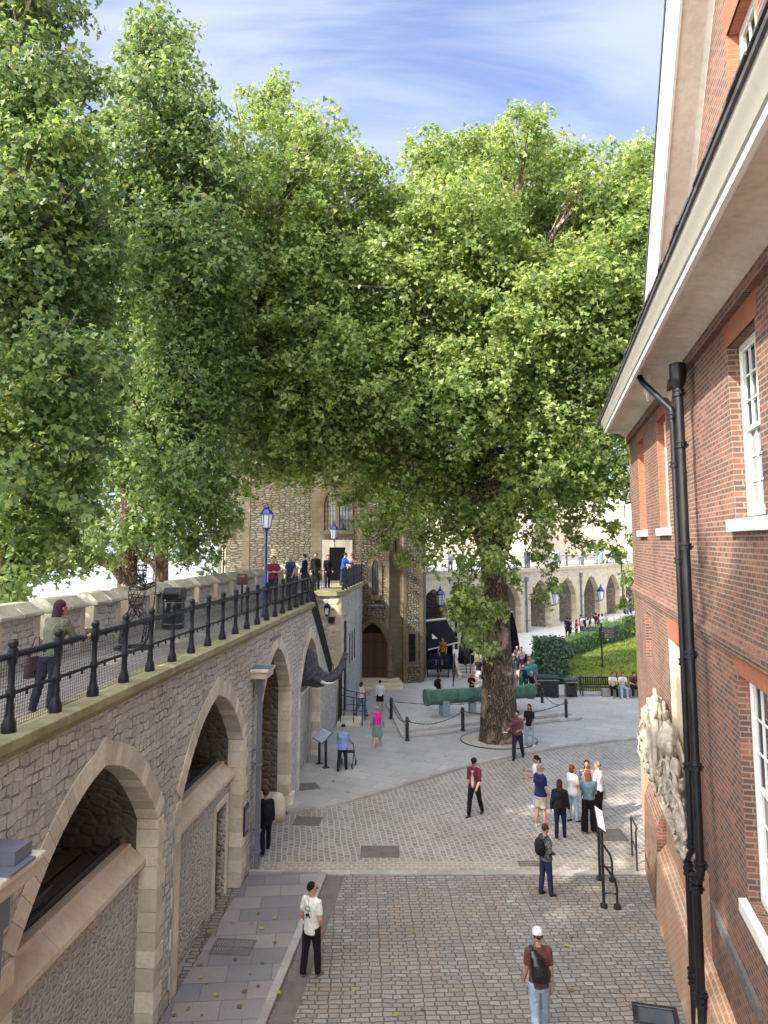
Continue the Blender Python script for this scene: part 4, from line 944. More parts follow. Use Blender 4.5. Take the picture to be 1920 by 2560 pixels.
# lower pointed doorway on face 10
F10 = face_m(10); L10 = (PL[11]-PL[10]).length; cx = L10*.50-.1
m = MB(O_W); lancet(m, cx, .5, 2.0, 2.45, 1.25, .0, .45, .16, F10); lancet(m, cx, .5, 1.75, 2.45, 1.15, .0, .30, .14, F10, 14) ; lancet(m, cx, .5, 2.32, 2.45, 1.45, .0, .22, .16, F10)
D_ = m.build('door_surround', M['quoin'], tw)
m = MB(O_W); lancet_fill(m, cx, .5, 1.75, 2.45, 1.15, .03, F10); m.build('door_void', M['dark'], D_)
m = MB(O_W)
for i in range(8): m.box(cx-.86+i*.216, cx-.86+i*.216+.206, .06, .12, .52, 3.05, F10)
dd = m.build('door', M['wood'], tw)
m = MB(O_W)
for zz in (1.0, 2.5): m.box(cx-.84, cx-.1, .12, .14, zz, zz+.07, F10); m.box(cx+.1, cx+.84, .12, .14, zz, zz+.07, F10)
m.box(cx-.02, cx+.02, .12, .13, .52, 3.05, F10); m.build('hinge', M['iron'], dd)
m = MB(O_W)
for i in range(3): m.box(cx-1.6-.12*i, cx+1.6+.12*i, 0, .45+.42*(i+1), .42-.14*(i+1)+.08, .56-.14*i-.08+.02*(0), F10)
m.build('door_step', M['pale_ashlar'], tw, bevel=.02)
# name tablet, lancet, slits, small square window
m = MB(O_W); m.box(cx-.35, cx+.75, .0, .06, 4.5, 4.78, F10); tb = m.build('name_tablet', M['black'], tw)
m = MB(O_W); m.box(cx-.25, cx+.65, .061, .064, 4.6, 4.68, F10); m.build('lettering', M['grey_board'], tb)
lx = cx+.15
m = MB(O_W); lancet(m, lx, 5.25, .42, 6.9, .45, .0, .08, .2, F10); m.box(lx-.3, lx+.3, .0, .16, 4.98, 5.24, F10); L_ = m.build('lancet_surround', M['quoin'], tw)
m = MB(O_W); lancet_fill(m, lx, 5.25, .42, 6.9, .45, .012, F10); m.build('pane', M['glass'], L_)
m = MB(O_W)
for q in (-.12, .0, .12): m.box(lx+q-.012, lx+q+.012, .015, .03, 5.25, 7.0, F10)
m.build('bar', M['iron'], L_)
F12 = face_m(12); m = MB(O_W); m.box(.28, .36, .0, .03, 7.35, 8.6, F12); m.build('arrow_slit', M['dark'], tw)
F14 = face_m(14); m = MB(O_W); m.box(.12, .9, .0, .07, 1.2, 3.15, F14); m.box(.1, .92, .0, .14, 1.05, 1.2, F14); q = m.build('small_window_surround', M['quoin'], tw)
m = MB(O_W); m.box(.3, .72, .071, .08, 1.35, 2.95, F14); m.build('pane', M['dark'], q)
m = MB(O_W); [m.box(.3+k*.1, .32+k*.1, .08, .095, 1.35, 2.95, F14) for k in range(5)]; [m.box(.3, .72, .08, .1, 1.55+k*.35, 1.57+k*.35, F14) for k in range(4)]; m.build('bar', M['iron'], q)
m = MB(O_W); m.box(.35, .8, .0, .05, 10.9, 12.4, F14); m.box(.2, .95, .0, .14, 10.6, 10.9, F14); m.build('slit_window', M['pale_ashlar'], tw); m = MB(O_W); m.box(.48, .66, .051, .06, 11, 12.2, F14); m.build('slit_window_pane', M['dark'], tw)
F5 = face_m(5); m = MB(O_W); m.box(.15, 1.0, .0, .1, 14.0, 14.25, F5); m.box(.2, .95, .0, .05, 14.25, 16, F5); q = m.build('upper_window', M['pale_ashlar'], tw); MB(O_W).box(.35, .8, .051, .06, 14.3, 15.9, F5).build('pane', M['dark'], q)
F2 = face_m(2); m = MB(O_W); lancet(m, 0.5, 6.3, .4, 8.0, .5, 0, .06, .15, F2); q = m.build('narrow_window', M['pale_ashlar'], tw); m = MB(O_W); lancet_fill(m, .5, 6.3, .4, 8, .5, .02, F2); m.build('pane', M['dark'], q)
# battlements
m = MB(O_W)
for i in range(4, 15):
    a, b = PL[i], PL[i+1]
    if (b-a).length > 1.4:
        n = max(1, int((b-a).length/2.2))
        for k in range(n): p0 = a+(b-a)*((k+.2)/n); p1 = a+(b-a)*((k+.8)/n); strip(m, p0, p1, H_T, H_T+1.2, .02, .6)
m.build('battlement', M['tower'], tw)

# ================================================================== ARCADED WALL BEHIND THE SQUARE
P1, P2 = Vector((2.4, 55.1)), Vector((30.0, 90.3)); AA = math.atan2(P2.x-P1.x, P2.y-P1.y)
aw_t = thing('far_arcade_wall', 'pale stone wall of pointed arches with drainpipes closing the square', 'wall', (P1.x, P1.y, 0), -AA)
LEN = 52; AT = 6.0; PER = 5.75
ARC = [(1.9+PER*i, 1.95, 3.2, 1.75) for i in range(9)]
m = MB(); wall_face(m, 0, -3.0, LEN, AT-.3, ARC); m.build('wall_face', M['arcade'], aw_t)
m = MB(); c2 = MB(); b2 = MB()
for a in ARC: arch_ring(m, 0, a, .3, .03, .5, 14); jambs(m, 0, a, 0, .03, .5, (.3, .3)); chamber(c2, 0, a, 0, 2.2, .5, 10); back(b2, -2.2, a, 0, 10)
m.build('arch_surround', M['pale_ashlar'], aw_t); c2.build('vault', M['arcade_shade'], aw_t); b2.build('back_wall', M['arcade_shade'], aw_t)
m = MB(); m.box(.12, -3, -3, LEN, AT-.3, AT); m.build('coping', M['pale_ashlar'], aw_t, bevel=.02)
MB().box(-2.3, -14, -3, LEN, AT-1, AT-.02).build('wall_walk', M['wharf'], aw_t)
for k, s_ in enumerate((4.85, 16.3, 27.9, 39.2)):
    m = MB(); m.tube([(.12, s_, .1), (.12, s_, 5.1)], .09, 8); m.box(.02, .28, s_-.16, s_+.16, 4.9, 5.3)
    for z in (1.5, 3, 4.4): m.box(0, .26, s_-.14, s_+.14, z, z+.08)
    m.build('drainpipe', M['iron' if k == 0 else 'grey_pipe'], aw_t)
a = ARC[6]; m = MB(); m.box(-2.15, -2.19, a[0]-1.6, a[0]-.7, 0, 2.1); m.build('door', M['dark'], aw_t)
fr2 = thing('far_railing', 'grey railing along the top of the far arcaded wall', 'railing', (P1.x, P1.y, AT), -AA)
for dz in (1.05, .15): MB().tube([(-.2, -3, dz), (-.2, LEN, dz)], .03, 5).build('rail', M['grey_pipe'], fr2)
m = MB(); s_ = -3.0
while s_ < LEN: m.box(-.215, -.185, s_-.012, s_+.012, 0, 1.05); s_ += .22
m.build('bars', M['grey_pipe'], fr2)
s_ = -3.0
while s_ < LEN: MB().tube([(-.2, s_, 0), (-.2, s_, 1.15)], .035, 5).build('standard', M['grey_pipe'], fr2); s_ += 2.2
# pale sunlit buildings behind
def pale(name, label, x0, x1, y0, y1, z1, wins=(), tur=False):
    t = thing(name, label, 'building', ((x0+x1)/2, y0, 0)); o = ((x0+x1)/2, y0, 0)
    MB(o).box(x0, x1, y0, y1, 0, z1).build('wall', M['pale_building'], t)
    m = MB(o); m.box(x0-.2, x1+.2, y0-.15, y1, z1, z1+.35); k = x0
    while k < x1-1: m.box(k, k+1.4, y0-.1, y0+.6, z1+.351, z1+1.3); k += 2.5
    m.build('battlement', M['pale_building'], t)
    for (wx_, wz, w_, h_) in wins:
        q = MB(o).box(wx_-w_/2-.2, wx_+w_/2+.2, y0-.12, y0, wz-.2, wz+h_+.2).build('window_surround', M['pale_ashlar'], t); MB(o).box(wx_-w_/2, wx_+w_/2, y0-.14, y0-.121, wz, wz+h_).build('pane', M['dark'], q)
    return t
pale('pale_stone_range', 'long pale sunlit stone range rising behind the far arcade', 12.0, 62, 100, 112, 13.0, [(18+6*i, 9.4, .7, 1.6) for i in range(7)])
pale('pale_corner_turret', 'pale square stone turret just right of the big trunk beyond the wall walk', 13.5, 17.0, 88, 98, 15.5, [(15.2, 11.5, .5, 1.4)])
pale('pale_low_building', 'pale stone building seen through leaves between tower and trunk', 4.5, 11.5, 92, 104, 11.5, [(7, 8, .6, 1.3), (9.5, 8, .6, 1.3)])
# ================================================================== TREES
def leafmesh(name, P, Nrm, size, mat, parent=None, lobes=3, org=(0, 0, 0)):
    n = len(P); rg = RNG
    N = Nrm/np.linalg.norm(Nrm, axis=1, keepdims=True)
    a = rg.normal(size=(n, 3)); T = a-(a*N).sum(1, keepdims=True)*N; T /= np.linalg.norm(T, axis=1, keepdims=True); B = np.cross(N, T)
    s = (size*rg.uniform(.5, 1.3, n))[:, None]
    P = P-np.array(org)
    # one leaf: base point + lobes as kites
    if lobes == 3: defs = [(-62, .62, .22), (0, 1.0, .30), (62, .62, .22)]
    elif lobes == 5: defs = [(-100, .5, .18), (-48, .85, .22), (0, 1.0, .24), (48, .85, .22), (100, .5, .18)]
    else: defs = [(0, 1.0, .45)]
    V = [P-T*s*.25]; F = []; idx = 1
    for ang, L, w in defs:
        c, si = math.cos(R(ang)), math.sin(R(ang)); D = T*c+B*si; Q = T*-si+B*c
        base = P-T*s*.25
        V += [base+D*s*L*.5-Q*s*w+N*s*.03, base+D*s*L-N*s*.12, base+D*s*L*.5+Q*s*w+N*s*.03]
        F.append((0, idx, idx+1, idx+2)); idx += 3
    k = len(V); V = np.stack(V, 1).reshape(-1, 3)
    F = (np.array(F)[None]+(np.arange(n)*k)[:, None, None]).reshape(-1, 4)
    me = bpy.data.meshes.new(name); me.vertices.add(len(V)); me.vertices.foreach_set('co', V.astype(np.float32).ravel())
    me.loops.add(F.size); me.loops.foreach_set('vertex_index', F.astype(np.int32).ravel())
    me.polygons.add(len(F)); me.polygons.foreach_set('loop_start', np.arange(0, F.size, 4, dtype=np.int32)); me.polygons.foreach_set('loop_total', np.full(len(F), 4, np.int32))
    me.update(calc_edges=True); me.materials.append(mat)
    o = bpy.data.objects.new(name, me); C.objects.link(o); o.parent = parent; return o
def sph(n):
    v = RNG.normal(size=(n, 3)); return v/np.linalg.norm(v, axis=1, keepdims=True)
LD_N = 60
def crown_points(lobes, dens=1.0, inner=.15, hang=.0):
    PP, NN = [], []
    for (c, Rr) in lobes:
        c = np.array(c); k = max(4, int(6.5*Rr*Rr*dens))
        d = sph(k); rr = Rr*RNG.uniform(.5, 1.15, k)**.7; sub = c+d*rr[:, None]*np.array([1, 1, .92])
        rad = RNG.uniform(.25, .95, k)*min(1, .5+.42*Rr)
        for q, r, dd in zip(sub, rad, d):
            m = max(8, int(LD_N*r*r/.36)); e = sph(m)*(RNG.uniform(.05, 1, m)**.5)[:, None]*r
            ax = dd*.8+RNG.normal(size=3)*.5; ax[2] -= .25; ax /= np.linalg.norm(ax)
            t_ = (e@ax)[:, None]*ax; e = t_*1.35+(e-t_)*np.array([.7, .7, .5])
            e[:, 2] -= .3*(e[:, 0]**2+e[:, 1]**2)/max(r, .3)
            PP.append(q+e); NN.append(e*.3/r+dd*.45+np.array([0, 0, .55])+RNG.normal(size=(m, 3))*.62)
        m = int(150*Rr**2*dens); d = sph(m); wv = 1+.12*np.sin(d[:, 0]*7+c[0])*np.sin(d[:, 2]*8+c[2]*3)
        PP.append(c+d*(Rr*RNG.uniform(.35, 1.10, m)**.8*wv)[:, None]*np.array([1, 1, .93])); NN.append(RNG.normal(size=(m, 3))*.75+d*.5+np.array([0, 0, .45]))
    return np.concatenate(PP), np.concatenate(NN)
def branchy(mb, a, b, r0, r1, rnd, wob=.12, n=7):
    a, b = Vector(a), Vector(b); L = (b-a).length; pts = []; off = Vector((0, 0, 0))
    for i in range(n+1):
        t = i/n; off += Vector((rnd.uniform(-1, 1), rnd.uniform(-1, 1), rnd.uniform(-.5, .5)))*L*wob/n
        pts.append(a.lerp(b, t)+off*(1 if i else 0)+Vector((0, 0, math.sin(t*math.pi)*L*.06)))
    mb.tube(pts, [r0+(r1-r0)*(i/n) for i in range(n+1)], 8); return pts
def trunk_mesh(mb, pts, rad, n=28, seed=1, flute=.10):
    rnd = random.Random(seed); ph = [rnd.uniform(0, 6.3) for _ in range(6)]; fr_ = [3, 5, 7, 11, 2, 9]
    P = []; Rr = []
    # resample
    for i in range(len(pts)-1):
        for k in range(5): t = k/5; P.append(Vector(pts[i]).lerp(Vector(pts[i+1]), t)); Rr.append(rad[i]+(rad[i+1]-rad[i])*t)
    P.append(Vector(pts[-1])); Rr.append(rad[-1]); V = []
    for i, (p, r) in enumerate(zip(P, Rr)):
        for k in range(n):
            g = 2*math.pi*k/n; fl = 1+sum(flute*.35*math.sin(f*g+q+i*.22*(j % 3-1)) for j, (f, q) in enumerate(zip(fr_, ph)))*(1 if r > .3 else .5)+rnd.uniform(-.02, .02)
            V.append((p.x+r*fl*math.cos(g), p.y+r*fl*math.sin(g), p.z))
    m = len(P); F = [(i*n+k, i*n+(k+1) % n, (i+1)*n+(k+1) % n, (i+1)*n+k) for i in range(m-1) for k in range(n)]
    mb.add(V, F+[tuple(range((m-1)*n, m*n))])
def px_lobes(L, Y0, sp=2.0, seed=3):
    rnd = random.Random(seed); out = []
    for (u, v, r, *dy) in L:
        Y = Y0+(dy[0] if dy else rnd.uniform(-sp, sp)); p = aty(u, v, Y); out.append((tuple(p), r))
    return out
def tree(label, base, tpts, trad, lobes, dens, leaf, mat, bark, seed, nl=3, limbs=None):
    t = thing('plane_tree', label, 'tree', base, 0, None); o = base; rnd = random.Random(seed)
    m = MB(o); trunk_mesh(m, tpts, trad, seed=seed); m.build('trunk', M[bark], t, smooth=True)
    m = MB(o); top = Vector(tpts[-1])
    for i, (c, r) in enumerate(lobes):
        c = Vector(c); k = max(1, len(tpts)-2)
        if r < 1.15 or c.z < tpts[-3][2]+1.0: 
            up_ = [Vector(q[0]) for q in lobes if q[0][2] > c.z+1.0 and q[1] >= r]
            if up_: q = min(up_, key=lambda w: (w-c).length); branchy(m, q, c, .028, .008, rnd, .25, n=6)
            continue
        st_ = min((Vector(q) for q in tpts[-3:]), key=lambda q: (q-c).length+max(0, (q.z-c.z))*2)
        if (c-st_).length > 13: st_ = st_.lerp(c, .12)
        P = branchy(m, st_, c, min(.28, .05+.022*(c-st_).length), .04, rnd)
        for j in range(4): q = P[3+j]; e = c+Vector((rnd.uniform(-1, 1), rnd.uniform(-1, 1), rnd.uniform(-.6, 1)))*r*.8; branchy(m, q, e, .05, .012, rnd, n=4)
    m.build('limbs', M[bark], t, smooth=True)
    P, N = crown_points(lobes, dens); leafmesh('crown', P, N, leaf, M[mat], t, nl, o)
    return t
# the big tree in the square
LD = [(1040,520,1.7),(1075,430,1.5),(1050,360,.9),(1130,420,1.8),(1190,370,1.2),(1245,350,1.0),(1300,345,1.3),(1300,440,2.2),(1210,480,2.0),(1395,400,1.5),(1400,500,2.1),(1480,470,1.3),(1500,560,2.0),(1560,440,1.4),(1610,400,1.2),(1590,540,2.0),(1680,500,2.0),
      (1060,620,2.2),(1170,610,2.5),(1290,600,2.7),(1400,640,2.6),(1520,680,2.6),(1620,660,2.4),(1030,760,2.3),(1130,780,2.8),(1260,770,3.0),(1390,800,2.9),(1510,820,2.7),(1610,830,2.6),(1700,760,2.6),
      (980,880,2.2),(1080,930,2.6),(1210,940,3.0),(1340,950,2.9),(1460,970,2.6),(1560,980,2.3),(1640,950,2.0),(950,1010,1.9),(1050,1080,2.2),(1170,1100,2.4),(1300,1110,2.4),(1420,1120,2.2),(1520,1120,1.8),
      (880,1080,1.8),(800,1090,1.6),(860,1000,1.8),(920,1090,1.7),(985,1150,1.6),(740,1060,1.5),(700,1100,1.1),(790,1150,.9),(1240,1290,1.1),(1330,1275,1.0),(1410,1270,.8),(1480,1250,.8),(1100,1180,1.6),(1200,1170,1.6),(1330,1170,1.6),(1450,1170,1.4),(1160,540,2.2),(1350,720,2.6),(1180,700,2.6),(1480,760,2.4),(1110,860,2.5),(1440,900,2.5),(1290,860,2.8),(1010,970,2.2),(1140,1020,2.4),(1380,1040,2.4),(1260,1030,2.4),(1560,900,2.2),
      (880,1082,1.2),(900,1235,.7),(870,1250,.5),(935,1300,.7),(960,1350,.45),(1000,1300,.8),(1040,1350,.6),(830,1225,.5),(1300,1330,.6),(1420,1310,.5),(1450,1350,.3),(780,1185,.6),(1120,1270,1.1),(1060,1290,.8),(1010,1400,.35),(860,1165,1.0),(930,1180,1.2),(960,1270,.9,-2),(1010,1210,1.3),(1080,1240,1.3),(1150,1230,1.5),(1290,1215,1.1),(1370,1220,1.0),(1450,1215,.9),(1530,1190,1.0),(1570,1230,.7),
      (1110,1330,1.0),(1170,1310,1.0),(1080,1400,.55),(1150,1430,.6,-1.5),(1225,1390,.75,-1.6),(1270,1420,.7,-1.5),(1220,1300,1.0,-1.2),(1185,1500,.75,-1.5),(1150,1540,.6,-1.5),(1220,1520,.7,-1.6),(1190,1580,.65,-1.5),(1215,1620,.4,-1.5),(1160,1480,.5,-1.5),
      (1370,1290,.6),(1362,1350,.5),(1378,1410,.45),(1385,1470,.3),(1340,1390,.2),(1360,1500,.2),(1490,1290,.5),(1530,1320,.4),(1550,1390,.35),(1570,1440,.4),(1565,1500,.3),(1500,1370,.22),(1440,1290,.4),(1470,1360,.2),(1575,1350,.3),(1580,1550,.2)]
bD = tuple(at(1247, 1850, PZ))
x0, y0 = bD[0], bD[1]
tree('giant plane tree with a thick scarred trunk growing through the paving beside the cannon', bD,
     [(x0, y0, .0), (x0+.0, y0, .35), (x0+.05, y0, 1.2), (x0+.05, y0, 2.6), (x0-.02, y0, 4.4), (x0-.10, y0, 6.2), (x0-.18, y0, 8.2), (x0-.1, y0, 9.8), (x0+.1, y0, 13), (x0+.2, y0, 17)],
     [.93, .79, .71, .65, .56, .51, .50, .40, .31, .2], px_lobes(LD, 33.0, 2.6, 5), 1.2, .185, 'leaf_sun', 'bark', 4)
m = MB(bD); trm = [x for x in C.objects if x.name.startswith('trunk')][0]
rnd = random.Random(2)
trunk_mesh(m, [(x0+.1, y0, 7.6), (x0+.55, y0, 9.2), (x0+.95, y0, 10.9), (x0+1.6, y0, 13.5)], [.40, .34, .28, .2], 16, 3)
trunk_mesh(m, [(x0-.3, y0, 7.6), (x0-.85, y0+.2, 9.2), (x0-1.5, y0+.3, 11.5)], [.32, .25, .17], 16, 8)
m.build('fork', M['bark'], trm.parent, smooth=True)
# kerb ring and soil round the trunk
rg_ = thing('tree_pit', 'round iron edged tree pit at the foot of the giant plane tree', 'tree pit', (x0, y0, PZ))
m = MB(); N_ = 40
for k in range(N_):
    a, b = 2*math.pi*k/N_, 2*math.pi*(k+1)/N_; m.prism([(1.62*math.cos(a), 1.5*math.sin(a)), (1.62*math.cos(b), 1.5*math.sin(b)), (1.58*math.cos(b), 1.46*math.sin(b)), (1.58*math.cos(a), 1.46*math.sin(a))], 0, .03)
m.build('edging', M['iron'], rg_)
m = MB(); m.prism([(1.58*math.cos(2*math.pi*k/N_), 1.46*math.sin(2*math.pi*k/N_)) for k in range(N_)], 0, .02); m.build('gravel', M['ground'], rg_)
# trees beyond the parapet
LC = [(625,275,1.0),(683,262,1.1),(640,350,1.5),(720,330,1.3),(798,335,1.4),(760,420,1.8),(850,410,1.5),(900,450,1.2),(960,500,1.2),(640,470,1.9),(720,500,2.1),(860,520,2.0),(940,600,1.9),(620,600,2.0),(700,620,2.3),(810,640,2.4),(920,710,2.1),(640,740,2.2),(740,770,2.5),(860,800,2.4),(950,840,1.9),(620,880,2.2),(720,910,2.4),(830,930,2.4),(920,950,2.0),(610,1010,1.8),(700,1040,1.9),(790,1030,2.0),(870,1060,1.6),(640,1110,1.0),(720,1130,1.1),(590,1120,.8),(560,800,1.8),(560,950,1.6),(680,560,2.2),(790,570,2.2),(880,660,2.2),(700,700,2.4),(830,720,2.4),(660,820,2.3),(780,850,2.4),(900,880,2.1),(680,970,2.0),(760,960,2.2),(860,1000,1.8),(640,1060,1.5),(560,1130,1.0),(550,1060,1.2),(780,1110,1.1),(600,1180,.7),(660,1185,.5),(700,1170,.6),(740,1160,.6),(560,1220,.6),(620,1230,.35)]
bC = aty(399, 1560, 31)
bc = (bC.x, bC.y, 1.6)
tree('plane tree with a pale slender trunk, bright crown reaching over to the tower', bc, [(bc[0], bc[1], 1.6), (bc[0], bc[1], 5), (bc[0]-.05, bc[1], 8.5), (bc[0]+.0, bc[1], 11), (bc[0]+.6, bc[1], 13.5), (bc[0]+1.8, bc[1], 17)], [.36, .33, .29, .27, .24, .16], px_lobes(LC, 32, 2.2, 9), 1.15, .178, 'leaf_sun', 'bark_pale', 11)
LB = [(390,40,.9),(340,60,.7),(430,110,1.1),(380,150,1.2),(335,150,.6),(450,210,1.2),(400,260,1.5),(320,250,1.1),(285,310,.9),(500,330,1.2),(430,370,1.7),(350,380,1.7),(520,440,1.5),(280,430,1.4),(440,500,1.9),(350,540,1.9),(530,580,1.6),(260,560,1.6),(450,650,2.0),(350,690,2.0),(560,700,1.5),(250,710,1.7),(470,800,2.0),(380,840,2.0),(290,850,1.7),(560,850,1.5),(460,950,1.9),(350,990,1.9),(540,1000,1.4),(260,1000,1.6),(430,1090,1.6),(330,1130,1.5),(520,1120,1.3),(240,1140,1.3),(400,1220,1.3),(480,1230,1.1),(320,1250,1.0),(540,1240,.8),(230,1270,1.0),(500,1320,.9),(420,1330,.6),(545,1330,.6),(350,1350,.5),(470,1390,.5),(520,1395,.5),(270,1340,.9),(330,1320,.8),(400,1300,.9),(440,1350,.7),(220,1360,.7),(300,1390,.5),(180,1320,.9),(500,1270,1.0),(560,1290,.8),(450,440,1.8),(390,600,1.9),(410,720,2.0),(300,620,1.6),(500,720,1.8),(420,880,2.0),(300,940,1.8),(500,920,1.7),(400,1040,1.8),(280,1070,1.5),(480,1150,1.4),(370,1180,1.4)]
bB = aty(312, 1560, 27)
bb = (bB.x, bB.y, 1.6)
tree('tall plane tree with a brown scarred trunk just behind the wire sculpture, crown darker', bb, [(bb[0], bb[1], 1.6), (bb[0]+.05, bb[1], 5), (bb[0]+.02, bb[1], 8), (bb[0]-.05, bb[1], 10.5), (bb[0]+.1, bb[1], 14), (bb[0]+.6, bb[1], 19)], [.40, .36, .31, .28, .24, .12], px_lobes(LB, 27, 2.0, 13), 1.2, .168, 'leaf_shade', 'bark', 21)
LA = [(90,-60,1.5),(30,60,1.4),(130,30,1.1),(60,180,1.5),(150,190,.9),(20,300,1.5),(120,300,1.4),(180,330,.8),(60,430,1.6),(170,440,1.3),(20,560,1.6),(120,570,1.5),(210,590,1.2),(60,700,1.6),(170,720,1.4),(10,830,1.6),(120,850,1.5),(210,870,1.2),(60,980,1.5),(170,1000,1.3),(0,1100,1.4),(110,1120,1.3),(200,1120,1.0),(50,1230,1.1),(150,1250,1.0),(0,1340,.9),(90,1350,.7),(170,1340,.6),(60,1430,.5),(210,1400,.35),(20,1480,.6),(130,1400,.6),(40,1400,.7),(160,1390,.5),(60,640,1.5),(150,640,1.4),(100,780,1.5),(60,920,1.5),(150,930,1.4),(80,1050,1.4),(40,1160,1.2),(120,1180,1.1),(60,1300,.9),(140,1310,.8),(200,1240,.8),(-120,0,1.7),(-120,250,1.8),(-120,520,1.8),(-120,800,1.8),(-120,1060,1.6),(-250,150,1.8),(-250,420,1.8),(-250,700,1.8),(-250,980,1.6)]
bA = aty(-10, 1560, 19)
ba = (bA.x-.1, bA.y, 1.6)
EXA = [((-11.5, 13, 12), 1.7), ((-12.5, 10.5, 15), 1.8), ((-11, 9.5, 11.5), 1.6), ((-13, 13, 18), 1.8), ((-12.5, 7.5, 12.5), 1.8), ((-13.5, 8.5, 17), 1.8), ((-11.5, 6.5, 15), 1.6), ((-14, 5, 14.5), 1.8), ((-12, 4, 12), 1.6), ((-13, 3, 17), 1.6)]
tree('nearest plane tree filling the left edge, with dark foliage hanging over the parapet', ba, [(ba[0], ba[1], 1.6), (ba[0]-.1, ba[1], 5), (ba[0], ba[1], 8), (ba[0]+.2, ba[1], 11), (ba[0]-.3, ba[1], 15), (ba[0]-.3, ba[1], 20)], [.48, .42, .36, .3, .25, .12], px_lobes(LA, 19, 1.6, 17)+EXA, 1.2, .165, 'leaf_shade', 'bark_pale', 31)
LF = [((-12, 0, 13), 2.0), ((-13, 2.0, 16), 2.2), ((-12, -2.5, 16), 2.2), ((-13.5, -.5, 19), 2.4), ((-12, 2, 20), 2.0), ((-12.5, -4.5, 19.5), 2.2), ((-13, 0, 22), 2.0), ((-12, -6, 15), 2.0), ((-11.5, -2, 21), 1.8)]
tree('plane tree just out of the picture whose shade falls on the brick house', (-13, 0, 1.6), [(-13, 0, 1.6), (-13, 0, 6), (-13.1, 0, 11), (-13, .2, 15), (-13, .3, 19), (-13, .3, 24)], [.45, .40, .36, .3, .22, .12], LF, .9, .26, 'leaf_shade', 'bark_pale', 41)
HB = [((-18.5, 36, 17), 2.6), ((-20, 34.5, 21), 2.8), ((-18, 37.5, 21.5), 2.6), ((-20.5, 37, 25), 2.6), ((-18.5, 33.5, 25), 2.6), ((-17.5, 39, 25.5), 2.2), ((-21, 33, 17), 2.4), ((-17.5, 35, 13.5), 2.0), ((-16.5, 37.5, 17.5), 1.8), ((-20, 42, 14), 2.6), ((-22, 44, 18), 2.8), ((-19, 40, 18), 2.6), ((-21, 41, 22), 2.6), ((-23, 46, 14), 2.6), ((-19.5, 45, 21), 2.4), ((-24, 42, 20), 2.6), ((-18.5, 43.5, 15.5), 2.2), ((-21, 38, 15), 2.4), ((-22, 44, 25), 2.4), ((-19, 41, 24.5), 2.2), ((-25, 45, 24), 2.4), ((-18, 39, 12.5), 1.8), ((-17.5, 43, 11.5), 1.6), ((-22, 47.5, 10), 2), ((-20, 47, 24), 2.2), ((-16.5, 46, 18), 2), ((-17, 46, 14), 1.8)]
tree('plane tree farther along the wharf, seen through gaps in the nearer crowns', (-20.5, 43, 1.6), [(-20.5, 43, 1.6), (-20.5, 43, 6), (-20.6, 43, 10), (-20.5, 43, 14), (-20.5, 43, 18), (-20.5, 43, 23)], [.45, .40, .36, .3, .22, .12], HB, .8, .27, 'leaf_shade', 'bark_pale', 51)
# long low boughs crossing above the parapet
def bough(parent, pts, r0, r1):
    m = MB(tuple(parent.location)); n = len(pts)
    m.tube(pts, [r0+(r1-r0)*i/(n-1) for i in range(n)], 10); m.build('bough', M['bark'], parent, smooth=True)
TR = {o['label'][:8]: o for o in C.objects if o.name.startswith('plane_tree')}
bough(TR['tall pla'], [aty(u, v, 26.8) for u, v in ((312, 1450), (285, 1415), (235, 1392), (180, 1390), (130, 1402), (60, 1395), (0, 1375))], .22, .09)
bough(TR['plane tr'], [aty(u, v, 30.5) for u, v in ((399, 1430), (380, 1405), (350, 1390), (322, 1375))], .16, .10)

# ================================================================== LAWN, HEDGE
def lz(x, y):
    f = min(1, max(0, (y-43.8)/4.2)); return .12+1.15*f*f*(3-2*f)*.5+1.15*f*.5+max(0, y-48)*.022
m = MB(); G1, G2 = 24, 20
def lawn_edge(t): # back edge, t 0..1 along the hedge
    K = [(0, Vector((10.45, 43.8))), (.2, Vector((10.9, 47.2))), (.45, Vector((14.8, 53.3))), (1, Vector((24.6, 66.3)))]
    for (a, p), (b, q) in zip(K, K[1:]):
        if t <= b: return p.lerp(q, (t-a)/(b-a))
    return K[-1][1]
V = []; F = []
for j in range(G2+1):
    q = lawn_edge(j/G2)
    for i in range(G1+1):
        x = q.x+(34-q.x)*i/G1; y = q.y
        V.append((x, y, lz(x, y)))
for j in range(G2):
    for i in range(G1): F.append((j*(G1+1)+i, j*(G1+1)+i+1, (j+1)*(G1+1)+i+1, (j+1)*(G1+1)+i))
m.add(V, F); tag(m.build('lawn', M['grass'], smooth=True), kind='structure')
